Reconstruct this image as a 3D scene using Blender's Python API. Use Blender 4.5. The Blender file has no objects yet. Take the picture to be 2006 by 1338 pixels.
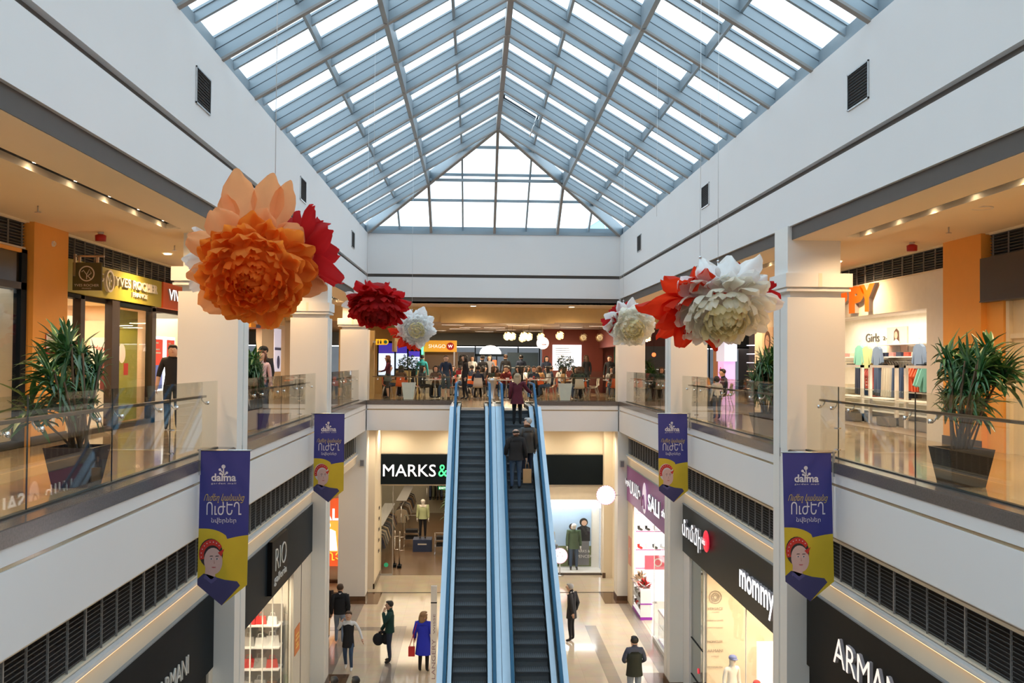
import bpy, bmesh, math, random
from mathutils import Vector, Matrix
from mathutils.geometry import tessellate_polygon
C = bpy.context.scene
COL = C.collection
PI = math.pi
R = math.radians
random.seed(7)

# ---------------------------------------------------------------- camera
FPX, W, H = 1920.0, 2006.0, 1338.0
YAW, PITCH, ROLL = .03757, .02018, .00736
CAM = Vector((-.67, 0.0, 8.65))
cd = bpy.data.cameras.new('camera')
cd.sensor_width = 36.0
cd.lens = 36.0 * FPX / W
cd.clip_start = .05
cd.clip_end = 400
cam = bpy.data.objects.new('camera', cd)
COL.objects.link(cam)
Rz = Matrix.Rotation(-YAW, 3, 'Z')
Rx = Matrix.Rotation(PITCH, 3, 'X')
base = Matrix.Rotation(PI / 2, 3, 'X')
roll = Matrix.Rotation(ROLL, 3, 'Y')
ry = Matrix.Rotation(-ROLL, 3, 'Y')
M3 = Rz @ Rx @ ry @ base
cam.matrix_world = Matrix.Translation(CAM) @ M3.to_4x4()
C.camera = cam

# ---------------------------------------------------------------- world and exposure
w = bpy.data.worlds.new('sky')
C.world = w
w.use_nodes = True
nt = w.node_tree
bg = nt.nodes['Background']
tc = nt.nodes.new('ShaderNodeTexCoord')
sx = nt.nodes.new('ShaderNodeSeparateXYZ')
rp = nt.nodes.new('ShaderNodeValToRGB')
nt.links.new(tc.outputs['Generated'], sx.inputs[0])
nt.links.new(sx.outputs['Z'], rp.inputs[0])
rp.color_ramp.elements[0].position = .05
rp.color_ramp.elements[0].color = (.93, .96, 1, 1)
rp.color_ramp.elements[1].position = .7
rp.color_ramp.elements[1].color = (.70, .86, .97, 1)
nt.links.new(rp.outputs[0], bg.inputs[0])
SKY = 2.7
bg.inputs[1].default_value = SKY
C.view_settings.view_transform = 'Standard'
C.view_settings.look = 'None'
C.view_settings.gamma = 1
C.view_settings.use_curve_mapping = False
C.view_settings.exposure = 0.0
C.cycles.use_denoising = True
C.cycles.max_bounces = 8
C.cycles.diffuse_bounces = 5
C.cycles.glossy_bounces = 3
C.cycles.transparent_max_bounces = 16
C.cycles.transmission_bounces = 3
C.cycles.sample_clamp_indirect = 6
C.cycles.caustics_reflective = False
C.cycles.caustics_refractive = False
C.cycles.use_light_tree = True


def lamp(name, loc, energy, color=(1, .72, .42), kind='SPOT', size=.1, angle=130, rot=(0, 0, 0), sy=None):
    ld = bpy.data.lights.new(name, kind)
    ld.energy = energy
    ld.color = color
    if kind == 'SPOT':
        ld.spot_size = R(angle)
        ld.spot_blend = .8
        ld.shadow_soft_size = size
    elif kind == 'AREA':
        ld.size = size
        if sy:
            ld.shape = 'RECTANGLE'
            ld.size_y = sy
    else:
        ld.shadow_soft_size = size
    o = bpy.data.objects.new(name, ld)
    o.location = loc
    o.rotation_euler = rot
    COL.objects.link(o)
    return o


WARM = (1, .64, .33)
WARM2 = (1, .82, .58)

# ---------------------------------------------------------------- materials
MATS = {}


def mat(name, color=(.8, .8, .8), rough=.6, metal=0, var=.06, vscale=6, bump=0, emit=0, ecol=None, spec=.5):
    if name in MATS:
        return MATS[name]
    m = bpy.data.materials.new(name)
    MATS[name] = m
    m.use_nodes = True
    n = m.node_tree
    b = n.nodes['Principled BSDF']
    b.inputs['Roughness'].default_value = rough
    b.inputs['Metallic'].default_value = metal
    b.inputs['Specular IOR Level'].default_value = spec
    t = n.nodes.new('ShaderNodeTexCoord')
    no = n.nodes.new('ShaderNodeTexNoise')
    no.inputs['Scale'].default_value = vscale
    no.inputs['Detail'].default_value = 2
    n.links.new(t.outputs['Object'], no.inputs['Vector'])
    mx = n.nodes.new('ShaderNodeMix')
    mx.data_type = 'RGBA'
    c = Vector(color[:3])
    mx.inputs[6].default_value = (*[min(1, x * (1 - var)) for x in c], 1)
    mx.inputs[7].default_value = (*[min(1, x * (1 + var)) for x in c], 1)
    n.links.new(no.outputs['Fac'], mx.inputs[0])
    n.links.new(mx.outputs[2], b.inputs['Base Color'])
    if bump:
        bp = n.nodes.new('ShaderNodeBump')
        bp.inputs['Strength'].default_value = bump
        n.links.new(no.outputs['Fac'], bp.inputs['Height'])
        n.links.new(bp.outputs[0], b.inputs['Normal'])
    if emit:
        b.inputs['Emission Color'].default_value = (*(ecol or color)[:3], 1)
        b.inputs['Emission Strength'].default_value = emit
    return m


def glass(name, tint=(.93, .97, .95), refl=1.0, rough=.0):
    if name in MATS:
        return MATS[name]
    m = bpy.data.materials.new(name)
    MATS[name] = m
    m.use_nodes = True
    n = m.node_tree
    n.nodes.clear()
    o = n.nodes.new('ShaderNodeOutputMaterial')
    tr = n.nodes.new('ShaderNodeBsdfTransparent')
    tr.inputs[0].default_value = (*tint, 1)
    gl = n.nodes.new('ShaderNodeBsdfGlossy')
    gl.inputs['Roughness'].default_value = rough
    lwt = n.nodes.new('ShaderNodeLayerWeight')
    lwt.inputs[0].default_value = .5
    fr = n.nodes.new('ShaderNodeMath')
    fr.operation = 'POWER'
    fr.inputs[1].default_value = 4.5
    n.links.new(lwt.outputs['Facing'], fr.inputs[0])
    mu = n.nodes.new('ShaderNodeMath')
    mu.operation = 'MULTIPLY'
    mu.inputs[1].default_value = refl
    mu.use_clamp = True
    no = n.nodes.new('ShaderNodeTexNoise')
    no.inputs['Scale'].default_value = .8
    ad = n.nodes.new('ShaderNodeMath')
    ad.operation = 'MULTIPLY_ADD'
    ad.inputs[1].default_value = .035
    n.links.new(no.outputs['Fac'], ad.inputs[0])
    mx = n.nodes.new('ShaderNodeMixShader')
    n.links.new(fr.outputs[0], mu.inputs[0])
    n.links.new(mu.outputs[0], ad.inputs[2])
    n.links.new(ad.outputs[0], mx.inputs[0])
    n.links.new(tr.outputs[0], mx.inputs[1])
    n.links.new(gl.outputs[0], mx.inputs[2])
    n.links.new(mx.outputs[0], o.inputs[0])
    return m


def tile_mat(name, c1, c2, mortar, size=.6, rough=.12, off=0.0, msize=.006, row=None, coat=.0):
    m = bpy.data.materials.new(name)
    MATS[name] = m
    m.use_nodes = True
    n = m.node_tree
    b = n.nodes['Principled BSDF']
    t = n.nodes.new('ShaderNodeTexCoord')
    br = n.nodes.new('ShaderNodeTexBrick')
    br.offset = off
    br.inputs['Scale'].default_value = 1
    br.inputs['Mortar Size'].default_value = msize
    br.inputs['Brick Width'].default_value = size
    br.inputs['Row Height'].default_value = row or size
    br.inputs['Color1'].default_value = (*c1, 1)
    br.inputs['Color2'].default_value = (*c2, 1)
    br.inputs['Mortar'].default_value = (*mortar, 1)
    n.links.new(t.outputs['Object'], br.inputs['Vector'])
    no = n.nodes.new('ShaderNodeTexNoise')
    no.inputs['Scale'].default_value = 2.3
    no.inputs['Detail'].default_value = 6
    n.links.new(t.outputs['Object'], no.inputs['Vector'])
    mx = n.nodes.new('ShaderNodeMix')
    mx.data_type = 'RGBA'
    mx.blend_type = 'MULTIPLY'
    mx.inputs[0].default_value = .22
    n.links.new(br.outputs[0], mx.inputs[6])
    n.links.new(no.outputs['Color'], mx.inputs[7])
    n.links.new(mx.outputs[2], b.inputs['Base Color'])
    b.inputs['Roughness'].default_value = rough
    return m


white = mat('white_wall_paint', (.78, .77, .77), .7, var=.015, vscale=1.2)
white2 = mat('white_column_paint', (.80, .79, .76), .55, var=.015, vscale=1.5)
cream = mat('cream_wall_paint', (.78, .70, .56), .7, var=.02, vscale=1.5)
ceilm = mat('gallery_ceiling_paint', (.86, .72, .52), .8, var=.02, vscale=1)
brown = mat('brown_reveal_paint', (.10, .085, .075), .7)
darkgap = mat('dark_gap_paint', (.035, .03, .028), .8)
trimm = mat('grey_brown_granite', (.13, .11, .10), .18, var=.35, vscale=40)
roofm = mat('blue_grey_aluminium', (.31, .375, .425), .42, metal=.15, var=.05, vscale=3)
steel = mat('brushed_steel', (.62, .62, .62), .3, metal=1)
chrome = mat('chrome', (.8, .8, .8), .12, metal=1)
blackm = mat('black_panel', (.008, .012, .016), .45, spec=.04)
greyblack = mat('charcoal_panel', (.022, .020, .018), .45, spec=.05)
orange = mat('orange_wall_paint', (.88, .40, .07), .6, var=.03)
louvm = mat('dark_louvre_metal', (.035, .045, .055), .45)
louvf = mat('louvre_mullion_metal', (.30, .29, .28), .5)
lampm = mat('lamp_glow', (1, .9, .75), .5, emit=14, ecol=(1, .85, .62))
coolm = mat('cool_lamp_glow', (1, 1, 1), .5, emit=9, ecol=(.95, .97, 1))
letterw = mat('lit_white_letters', (1, 1, 1), .5, emit=1.5, ecol=(.95, .97, 1))
letterd = mat('pale_grey_letters', (.72, .70, .66), .4)
skin = mat('skin', (.62, .38, .27), .55)
black = mat('black_cloth', (.012, .012, .015), .85)
navy = mat('navy_cloth', (.02, .03, .06), .85)
denim = mat('denim', (.05, .09, .17), .85)
denim2 = mat('pale_denim', (.22, .27, .36), .85)
shoe = mat('black_leather', (.015, .012, .01), .4)
wsh = mat('white_leather', (.75, .75, .75), .5)
leafm = mat('glossy_green_leaf', (.035, .13, .04), .35, var=.4, vscale=9)
leafm2 = mat('yellow_green_leaf', (.10, .22, .05), .4, var=.4, vscale=9)
stemm = mat('brown_stem', (.12, .07, .035), .8)
soil = mat('potting_soil', (.03, .02, .015), 1)
ggl = glass('balustrade_glass', (.94, .965, .94), .9)
sgl = glass('shop_glass', (.96, .975, .97), .55)
rgl = glass('roof_glass', (.87, .94, .965), .5)
floorm = tile_mat('polished_cream_tile', (.61, .53, .42), (.58, .50, .395), (.50, .43, .34), .6, .07, msize=.004)
taupe = tile_mat('polished_taupe_tile', (.33, .28, .24), (.29, .25, .22), (.22, .2, .18), .6, .10)
brownt = tile_mat('polished_brown_marble', (.16, .09, .05), (.13, .07, .04), (.1, .06, .04), .6, .10)
woodf = tile_mat('brown_wood_floor', (.21, .13, .075), (.17, .105, .06), (.1, .06, .04), 1.4, .25, off=.4, row=.2)
upfl = tile_mat('polished_tan_tile', (.50, .38, .24), (.47, .355, .22), (.38, .29, .19), .6, .08, msize=.004)
strip_led = mat('led_strip', (1, .8, .5), .5, emit=3, ecol=(1, .62, .30))
steptm = mat('step_metal', (.045, .055, .065), .38, metal=.6, var=.1)
deckm = mat('brushed_deck_metal', (.36, .44, .52), .33, metal=.75, var=.05)
railb = mat('blue_rubber_handrail', (.02, .10, .21), .55, spec=.15)
bronze = mat('bronze_handrail', (.20, .13, .08), .28, metal=.6)


# ---------------------------------------------------------------- mesh helpers
class MB:
    split = False

    def __init__(s):
        s.v, s.f, s.mi, s.ms, s.sm = [], [], [], [], []

    def mid(s, m):
        if m not in s.ms:
            s.ms.append(m)
        return s.ms.index(m)

    def add(s, vs, fs, m, smooth=False):
        o = len(s.v)
        s.v += [tuple(v) for v in vs]
        k = s.mid(m)
        for f in fs:
            s.f.append([i + o for i in f])
            s.mi.append(k)
            s.sm.append(smooth)
        return s

    def box(s, x0, x1, y0, y1, z0, z1, m, M=None):
        vs = [Vector((x, y, z)) for z in (z0, z1) for y in (y0, y1) for x in (x0, x1)]
        if M is not None:
            vs = [M @ v for v in vs]
        return s.add(vs, [(0, 2, 3, 1), (4, 5, 7, 6), (0, 1, 5, 4), (2, 6, 7, 3), (0, 4, 6, 2), (1, 3, 7, 5)], m)

    def prism(s, pts, ax, a0, a1, m):
        """2d polygon pts extruded along axis ax ('x','y','z') from a0 to a1"""
        def P(p, a):
            return {'x': (a, p[0], p[1]), 'y': (p[0], a, p[1]), 'z': (p[0], p[1], a)}[ax]
        n = len(pts)
        vs = [P(p, a0) for p in pts] + [P(p, a1) for p in pts]
        fs = [list(range(n))[::-1], list(range(n, 2 * n))] + [(i, (i + 1) % n, (i + 1) % n + n, i + n) for i in range(n)]
        return s.add(vs, fs, m)

    def quad(s, a, b, c, d, m):
        return s.add([a, b, c, d], [(0, 1, 2, 3)], m)

    def beam(s, p0, p1, wd, lo, hi, m):
        p0, p1 = Vector(p0), Vector(p1)
        d = p1 - p0
        n = Vector((-d.y, d.x, 0)).normalized() * wd / 2
        z = Vector((0, 0, 1))
        vs = [p0 - n + z * lo, p0 + n + z * lo, p0 + n + z * hi, p0 - n + z * hi,
              p1 - n + z * lo, p1 + n + z * lo, p1 + n + z * hi, p1 - n + z * hi]
        return s.add(vs, [(0, 1, 2, 3), (7, 6, 5, 4), (0, 4, 5, 1), (1, 5, 6, 2), (2, 6, 7, 3), (3, 7, 4, 0)], m)

    def tube(s, pts, r, m, n=8, flat=1.0, cap=True):
        pts = [Vector(p) for p in pts]
        rs = r if isinstance(r, (list, tuple)) else [r] * len(pts)
        vs, fs = [], []
        pv = None
        for i, p in enumerate(pts):
            d = (pts[min(i + 1, len(pts) - 1)] - pts[max(i - 1, 0)])
            d.normalize()
            up = Vector((0, 0, 1)) if abs(d.z) < .95 else Vector((0, 1, 0))
            if pv is not None and abs(d.dot(pv)) < .95:
                up = pv
            a = d.cross(up).normalized()
            b = a.cross(d).normalized()
            pv = b
            for k in range(n):
                t = 2 * PI * k / n
                vs.append(p + a * math.cos(t) * rs[i] + b * math.sin(t) * rs[i] * flat)
        for i in range(len(pts) - 1):
            for k in range(n):
                fs.append((i * n + k, i * n + (k + 1) % n, (i + 1) * n + (k + 1) % n, (i + 1) * n + k))
        if cap:
            fs.append(list(range(n))[::-1])
            fs.append([len(vs) - n + k for k in range(n)])
        return s.add(vs, fs, m, True)

    def lathe(s, prof, c, m, n=20, sx=1, sy=1, smooth=True):
        c = Vector(c)
        vs, fs = [], []
        for r, z in prof:
            for k in range(n):
                t = 2 * PI * k / n
                vs.append(c + Vector((math.cos(t) * r * sx, math.sin(t) * r * sy, z)))
        for i in range(len(prof) - 1):
            for k in range(n):
                fs.append((i * n + k, i * n + (k + 1) % n, (i + 1) * n + (k + 1) % n, (i + 1) * n + k))
        fs.append(list(range(n))[::-1])
        fs.append([len(vs) - n + k for k in range(n)])
        return s.add(vs, fs, m, smooth)

    def ball(s, c, r, m, n=12, k=8, M=None):
        c = Vector(c)
        if not isinstance(r, (list, tuple)):
            r = (r, r, r)
        vs, fs = [], []
        for i in range(k + 1):
            a = PI * i / k
            for j in range(n):
                t = 2 * PI * j / n
                p = Vector((r[0] * math.sin(a) * math.cos(t), r[1] * math.sin(a) * math.sin(t), r[2] * math.cos(a)))
                if M is not None:
                    p = M @ p
                vs.append(c + p)
        for i in range(k):
            for j in range(n):
                fs.append((i * n + j, (i + 1) * n + j, (i + 1) * n + (j + 1) % n, i * n + (j + 1) % n))
        return s.add(vs, fs, m, True)

    def disc(s, c, u, v, r, m, n=24, r0=0, t=.01):
        """flat disc or ring in plane u,v with thickness t along u x v"""
        c, u, v = Vector(c), Vector(u).normalized(), Vector(v).normalized()
        w_ = u.cross(v) * t
        vs, fs = [], []
        for k in range(n):
            a = 2 * PI * k / n
            d = u * math.cos(a) + v * math.sin(a)
            vs += [c + d * r, c + d * r + w_, c + d * r0, c + d * r0 + w_]
        for k in range(n):
            a, b = 4 * k, 4 * ((k + 1) % n)
            fs += [(a, b, b + 1, a + 1), (a + 1, b + 1, b + 3, a + 3), (a + 2, b + 2, b, a)]
            if r0 > 0:
                fs.append((a + 3, b + 3, b + 2, a + 2))
        return s.add(vs, fs, m)

    def mesh(s, name):
        me = bpy.data.meshes.new(name)
        me.from_pydata(s.v, [], s.f)
        for m in s.ms:
            me.materials.append(m)
        me.polygons.foreach_set('material_index', s.mi)
        me.polygons.foreach_set('use_smooth', s.sm)
        me.update()
        return me

    def pieces(s, name):
        """every box of a wall assembly as a wall piece of its own"""
        out = []
        for k in range(len(s.v) // 8):
            q = MB()
            q.v = s.v[8 * k:8 * k + 8]
            q.f = [[i - 8 * k for i in f] for f in s.f[6 * k:6 * k + 6]]
            q.ms = [s.ms[s.mi[6 * k]]]
            q.mi = [0] * 6
            q.sm = [False] * 6
            o = q.obj(name)
            o['kind'] = 'structure'
            out.append(o)
        return out[0]

    def obj(s, name, parent=None, loc=None, rz=0):
        o = bpy.data.objects.new(name, s.mesh(name))
        COL.objects.link(o)
        if parent is not None:
            o.parent = parent
        if loc is not None:
            o.location = loc
        if rz:
            o.rotation_euler = (0, 0, rz)
        return o


def tag(o, label, cat, group=None, kind=None):
    o['label'] = label
    o['category'] = cat
    if group:
        o['group'] = group
    if kind:
        o['kind'] = kind
    return o


def struct(o):
    o['kind'] = 'structure'
    return o


def thing(name, label, cat, loc=(0, 0, 0), rz=0, group=None, kind=None):
    o = bpy.data.objects.new(name, None)
    o.empty_display_size = .1
    COL.objects.link(o)
    o.location = loc
    o.rotation_euler = (0, 0, rz)
    return tag(o, label, cat, group, kind)


def copy_tree(root, loc, rz=None, label=None, group=None, scale=None):
    r = root.copy()
    COL.objects.link(r)
    r.location = loc
    if rz is not None:
        r.rotation_euler = (0, 0, rz)
    if scale:
        r.scale = (scale,) * 3
    if label:
        r['label'] = label
    if group:
        r['group'] = group
    for ch in list(root.children):
        c = ch.copy()
        COL.objects.link(c)
        c.parent = r
        for g in list(ch.children):
            d = g.copy()
            COL.objects.link(d)
            d.parent = c
    return r


TXT = {}


def outline_text(s, bold, space, shear):
    """letters whose contours overlap: every outer contour is filled on its own"""
    cu = bpy.data.curves.new('lettering', 'FONT')
    cu.body = s
    cu.size = 1
    cu.offset = bold
    cu.space_character = space
    cu.shear = shear
    cu.fill_mode = 'NONE'
    cu.resolution_u = 3
    o = bpy.data.objects.new('lettering', cu)
    COL.objects.link(o)
    dg = bpy.context.evaluated_depsgraph_get()
    me = bpy.data.meshes.new_from_object(o.evaluated_get(dg))
    co = [v.co.copy() for v in me.vertices]
    nb = {}
    for e in me.edges:
        a, b = e.vertices
        nb.setdefault(a, []).append(b)
        nb.setdefault(b, []).append(a)
    bpy.data.objects.remove(o)
    bpy.data.curves.remove(cu)
    bpy.data.meshes.remove(me)
    seen, loops = set(), []
    for a in list(nb):
        if a in seen:
            continue
        lp, cur, prev = [], a, None
        while cur not in seen:
            seen.add(cur)
            lp.append(co[cur])
            nx = [q for q in nb[cur] if q != prev and q not in seen]
            if not nx:
                break
            prev, cur = cur, min(nx)
        if len(lp) > 2:
            loops.append(lp)

    def area(l):
        return sum(l[i].x * l[(i + 1) % len(l)].y - l[(i + 1) % len(l)].x * l[i].y for i in range(len(l))) / 2

    def inside(p, l):
        c = False
        for i in range(len(l)):
            a, b = l[i], l[i - 1]
            if (a.y > p.y) != (b.y > p.y) and p.x < (b.x - a.x) * (p.y - a.y) / (b.y - a.y) + a.x:
                c = not c
        return c
    ar = [area(l) for l in loops]
    big = max(range(len(loops)), key=lambda i: abs(ar[i]))
    sg = 1 if ar[big] > 0 else -1
    outer = [l for l, a in zip(loops, ar) if a * sg > 0]
    holes = [l for l, a in zip(loops, ar) if a * sg < 0]
    vs, fs = [], []
    for k, l in enumerate(outer):
        hs = [h for h in holes if inside(h[0], l) and abs(area(h)) < abs(area(l))]
        polys = [l] + hs
        flat = [p for q in polys for p in q]
        tri = tessellate_polygon([[Vector((p.x, p.y, 0)) for p in q] for q in polys])
        o0 = len(vs)
        n = len(flat)
        zz = .0004 * k
        vs += [Vector((p.x, p.y, .5 + zz)) for p in flat] + [Vector((p.x, p.y, -.5)) for p in flat]
        for t_ in tri:
            a, b, c = t_
            if (flat[b] - flat[a]).cross(flat[c] - flat[a]).z < 0:
                b, c = c, b
            fs.append([o0 + a, o0 + b, o0 + c])
        st_ = 0
        for q in polys:
            m_ = len(q)
            for i in range(m_):
                a, b = st_ + i, st_ + (i + 1) % m_
                fs.append([o0 + a, o0 + b, o0 + b + n, o0 + a + n])
            st_ += m_
    return vs, fs


def text_verts(s, bold=0.0, space=1.0, shear=0.0):
    key = (s, bold, space, shear)
    if key not in TXT and any(ord(c) > 0x500 for c in s):
        TXT[key] = outline_text(s, bold, space, shear)
    if key not in TXT:
        cu = bpy.data.curves.new('lettering', 'FONT')
        cu.body = s
        cu.size = 1
        cu.offset = bold
        cu.space_character = space
        cu.shear = shear
        cu.extrude = .5
        cu.resolution_u = 3
        o = bpy.data.objects.new('lettering', cu)
        COL.objects.link(o)
        dg = bpy.context.evaluated_depsgraph_get()
        me = bpy.data.meshes.new_from_object(o.evaluated_get(dg))
        vs = [v.co.copy() for v in me.vertices]
        fs = [list(p.vertices) for p in me.polygons]
        bpy.data.objects.remove(o)
        bpy.data.curves.remove(cu)
        bpy.data.meshes.remove(me)
        TXT[key] = (vs, fs)
    return TXT[key]


def put_text(mb, s, org, u, v, wd=None, ht=None, m=None, depth=.01, bold=0.0, space=1.0, shear=0.0, center=False):
    """lettering mapped on plane u,v from its lower-left corner (or centre)"""
    vs, fs = text_verts(s, bold, space, shear)
    if not vs:
        return
    x0, x1 = min(p.x for p in vs), max(p.x for p in vs)
    y0, y1 = min(p.y for p in vs), max(p.y for p in vs)
    sx_ = wd / (x1 - x0) if wd else None
    sy_ = ht / (y1 - y0) if ht else None
    sx_ = sx_ or sy_
    sy_ = sy_ or sx_
    u, v = Vector(u).normalized(), Vector(v).normalized()
    n = u.cross(v)
    org = Vector(org)
    if center:
        org = org - u * (x1 - x0) * sx_ / 2 - v * (y1 - y0) * sy_ / 2
    out = [org + u * (p.x - x0) * sx_ + v * (p.y - y0) * sy_ + n * (p.z + .5) * depth for p in vs]
    if m.name.startswith('lit_') or m.name.startswith('warm_lit'):
        flat_ = [f for f in fs if max(vs[i].z for i in f) - min(vs[i].z for i in f) < .1]
        edge_ = [f for f in fs if max(vs[i].z for i in f) - min(vs[i].z for i in f) >= .1]
        mb.add(out, flat_, m)
        mb.add(out, edge_, mat('letter_return', (.42, .38, .40), .45))
    else:
        mb.add(out, fs, m)


X_, Y_, Z_ = Vector((1, 0, 0)), Vector((0, 1, 0)), Vector((0, 0, 1))


def at(px, py, X=None, Y=None, Z=None):
    """point of the place on the plane X, Y or Z = value that the photograph shows at a pixel"""
    d = M3 @ Vector(((px - W / 2) / FPX, -(py - H / 2) / FPX, -1))
    if X is not None:
        t = (X - CAM.x) / d.x
    elif Y is not None:
        t = (Y - CAM.y) / d.y
    else:
        t = (Z - CAM.z) / d.z
    return CAM + d * t
# ---------------------------------------------------------------- the shell of the atrium
AX = 4.59          # inner face of the atrium walls
YB = 35.6          # back edge
COLY = [(6.45, 7.2), (16.24, 17.0), (26.01, 26.8), (35.6, 36.4)]
ZF = 7.2           # upper floor

# ground floor
struct(MB().box(-16, 16, -8, YB + 4.2, -.2, 0, floorm).obj('floor'))
st = MB()
for a in (-1, 1):
    st.box(a * 3.0 - .18 + (.18 if a > 0 else 0), a * 3.0 + .18 + (.18 if a > 0 else 0), 12, 32.2, 0, .004, taupe)
    st.box(a * 4.75 - .22, a * 4.75 + .22, 10, YB, 0, .004, taupe)
st.box(-9, -3.18, 31.7, 32.1, 0, .004, taupe)
st.box(-3.18, 3.18, 21.3, 21.6, 0, .004, taupe)
for a in (-1, 1):
    for y0, y1 in COLY:
        st.box(a * 5 - .95, a * 5 + .95, y0 - .5, y1 + .5, 0.0045, .0075, brownt)
st.box(-12, 12, YB + 1.18, YB + 1.24, .008, .011, darkgap)
struct(st.obj('trim_1'))
struct(MB().box(-16, 16, YB + 4.2, 58, -.2, 0.002, woodf).obj('floor_2'))

# upper floor slabs: sides, back and the bridge the camera stands on
sl = MB()
for a in (-1, 1):
    x0, x1 = sorted((a * (AX + .02), a * 16))
    sl.box(x0, x1, -8, YB, 6.75, ZF - .001, upfl)
sl.box(-16, 16, YB + .02, 62, 6.75, ZF - .001, upfl)
sl.box(-AX, AX, -8, .35, 6.75, ZF - .001, upfl)
struct(sl.obj('floor_3'))

# white fascias of the upper floor edge with groove and granite edge
for a, nm in ((-1, 'left'), (1, 'right')):
    f = MB()
    xo, xi = a * AX, a * (AX + .30)
    def bx(za, zb, d, m, y0=-8, y1=YB):
        x0, x1 = sorted((a * (AX + d), a * (AX + .32)))
        f.box(x0, x1, y0, y1, za, zb, m)
    bx(6.12, 6.855, 0, white)
    bx(6.855, 6.9, .03, brown)
    bx(6.9, 7.055, 0, white)
    bx(7.055, ZF + .004, -.015, trimm)
    f.box(*sorted((a * (AX + .005), a * (AX + .30))), -8, YB, ZF, ZF + .012, trimm)
    struct(f.obj('wall_%s' % nm))
f = MB()
for za, zb, d, m in ((6.12, 6.855, 0, white), (6.855, 6.9, .03, brown), (6.9, 7.055, 0, white), (7.055, ZF + .004, -.015, trimm)):
    f.box(-AX, AX, YB + d, YB + .32, za, zb, m)
struct(f.obj('wall_back'))

# upper walls with shadow gap and vents
for a, nm in ((-1, 'upper_left'), (1, 'upper_right')):
    f = MB()
    def bx(za, zb, d, m, y0=-8, y1=YB):
        x0, x1 = sorted((a * (AX + d), a * (AX + .4)))
        f.box(x0, x1, y0, y1, za, zb, m)
    bx(10.95, 11.675, 0, white)
    bx(11.675, 11.79, .09, brown)
    bx(11.79, 13.25, 0, white)
    bx(10.725, 10.95, .05, brown)
    f.box(*sorted((a * (AX + .4), a * (AX + .5))), -8, YB, 10.8, 13.4, white)
    struct(f.obj('wall_%s' % nm))
f = MB()
for za, zb, d, m in ((10.95, 11.675, 0, white), (11.675, 11.79, .09, brown), (11.79, 13.25, 0, white), (10.725, 10.95, .05, brown)):
    f.box(-AX, AX, YB + d, YB + .4, za, zb, m)
struct(f.obj('wall_upper_back'))
struct(MB().box(-16, 16, -8.3, -8, 0, 14, white).obj('wall_front'))


def vent(y, a, lab):
    t = thing('wall_vent', lab, 'vent', (a * AX, y, 12.48), 0, 'small louvred vents high on the white walls')
    b = MB()
    sg = -a
    wv, hv = .37, .26
    for (ya, yb, za, zb) in ((-wv, wv, hv - .02, hv), (-wv, wv, -hv, -hv + .02), (-wv, -wv + .02, -hv, hv), (wv - .02, wv, -hv, hv)):
        b.box(*sorted((0, sg * .02)), ya, yb, za - .0, zb, steel)
    b.obj('frame', t)
    b = MB().box(*sorted((0, sg * .004)), -wv + .02, wv - .02, -hv + .02, hv - .02, darkgap)
    for k in range(11):
        z = -hv + .04 + k * .043
        b.add([(0, -wv + .02, z + .02), (0, wv - .02, z + .02), (sg * .018, wv - .02, z), (sg * .018, -wv + .02, z)], [(0, 1, 2, 3)], louvm)
    b.obj('louvre_slat', t)
    return t


names = {-1: 'wall above the orange flower', 1: 'wall opposite the orange flower'}
pos = ['nearest', 'the middle one', 'farthest']
for a in (-1, 1):
    for k, y in enumerate((13.27 if a > 0 else 14.1, 22.25, 31.3)):
        vent(y, a, 'dark louvred vent in the white %s, %s' % (names[a], pos[k]))

# ---------------------------------------------------------------- columns
for a in (-1, 1):
    side = 'left' if a < 0 else 'right'
    for k, (y0, y1) in enumerate(COLY):
        if k == 0:
            pass
        t = MB()
        xi = AX - .03

        def bx(xa, xb, ya, yb, za, zb, m=white2):
            t.box(*sorted((a * xa, a * xb)), ya, yb, za, zb, m)
        e = 0 if k < 3 else 0
        # lower and upper shaft with a vertical groove on the inner face
        g0, g1 = y0 + .36, y0 + .44
        bx(xi + .04, xi + .98, y0, y1, .16, 9.76)
        if k < 3:
            bx(xi, xi + .04, y0, g0, .16, 9.76)
            bx(xi, xi + .04, g1, y1, .16, 9.76)
        else:
            bx(xi, xi + .04, y0, y1, .16, 9.76)
        bx(xi - .02, xi + 1.0, y0 - .02, y1 + .02, 0, .16, brownt)
        # neck and capital
        bx(xi + .06, xi + .93, y0 + .05, y1 - .05, 9.76, 9.88)
        bx(xi - .03, xi + 1.06, y0 - .05, y1 + .05, 9.86, 9.90)
        bx(xi - .05, xi + 1.08, y0 - .08, y1 + .08, 9.93, 10.16)
        bx(xi - .01, xi + 1.04, y0 - .03, y1 + .03, 9.90, 9.93)
        bx(xi + .01, xi + .91, y0 + .02, y1 - .02, 10.16, 10.96)
        # centre joint of the capital block
        bx(xi + .50, xi + .56, y0 - .085, y0 - .075, 9.93, 10.16, cream)
        struct(t.obj("column"))

# ---------------------------------------------------------------- glazed hipped roof
ZR, ZE, YA, SP = 16.0, 13.25, 30.9, 2.25
SL = (ZR - ZE) / AX
XE = 5.2
DG = .40           # height of the glass over the underside of the deep ribs


def zb(x):
    return ZR - SL * abs(x)


def hipx(y):
    """half width of the main slopes at y beyond the apex"""
    return max(0, (y - YA) * AX / (YB - YA))


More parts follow.
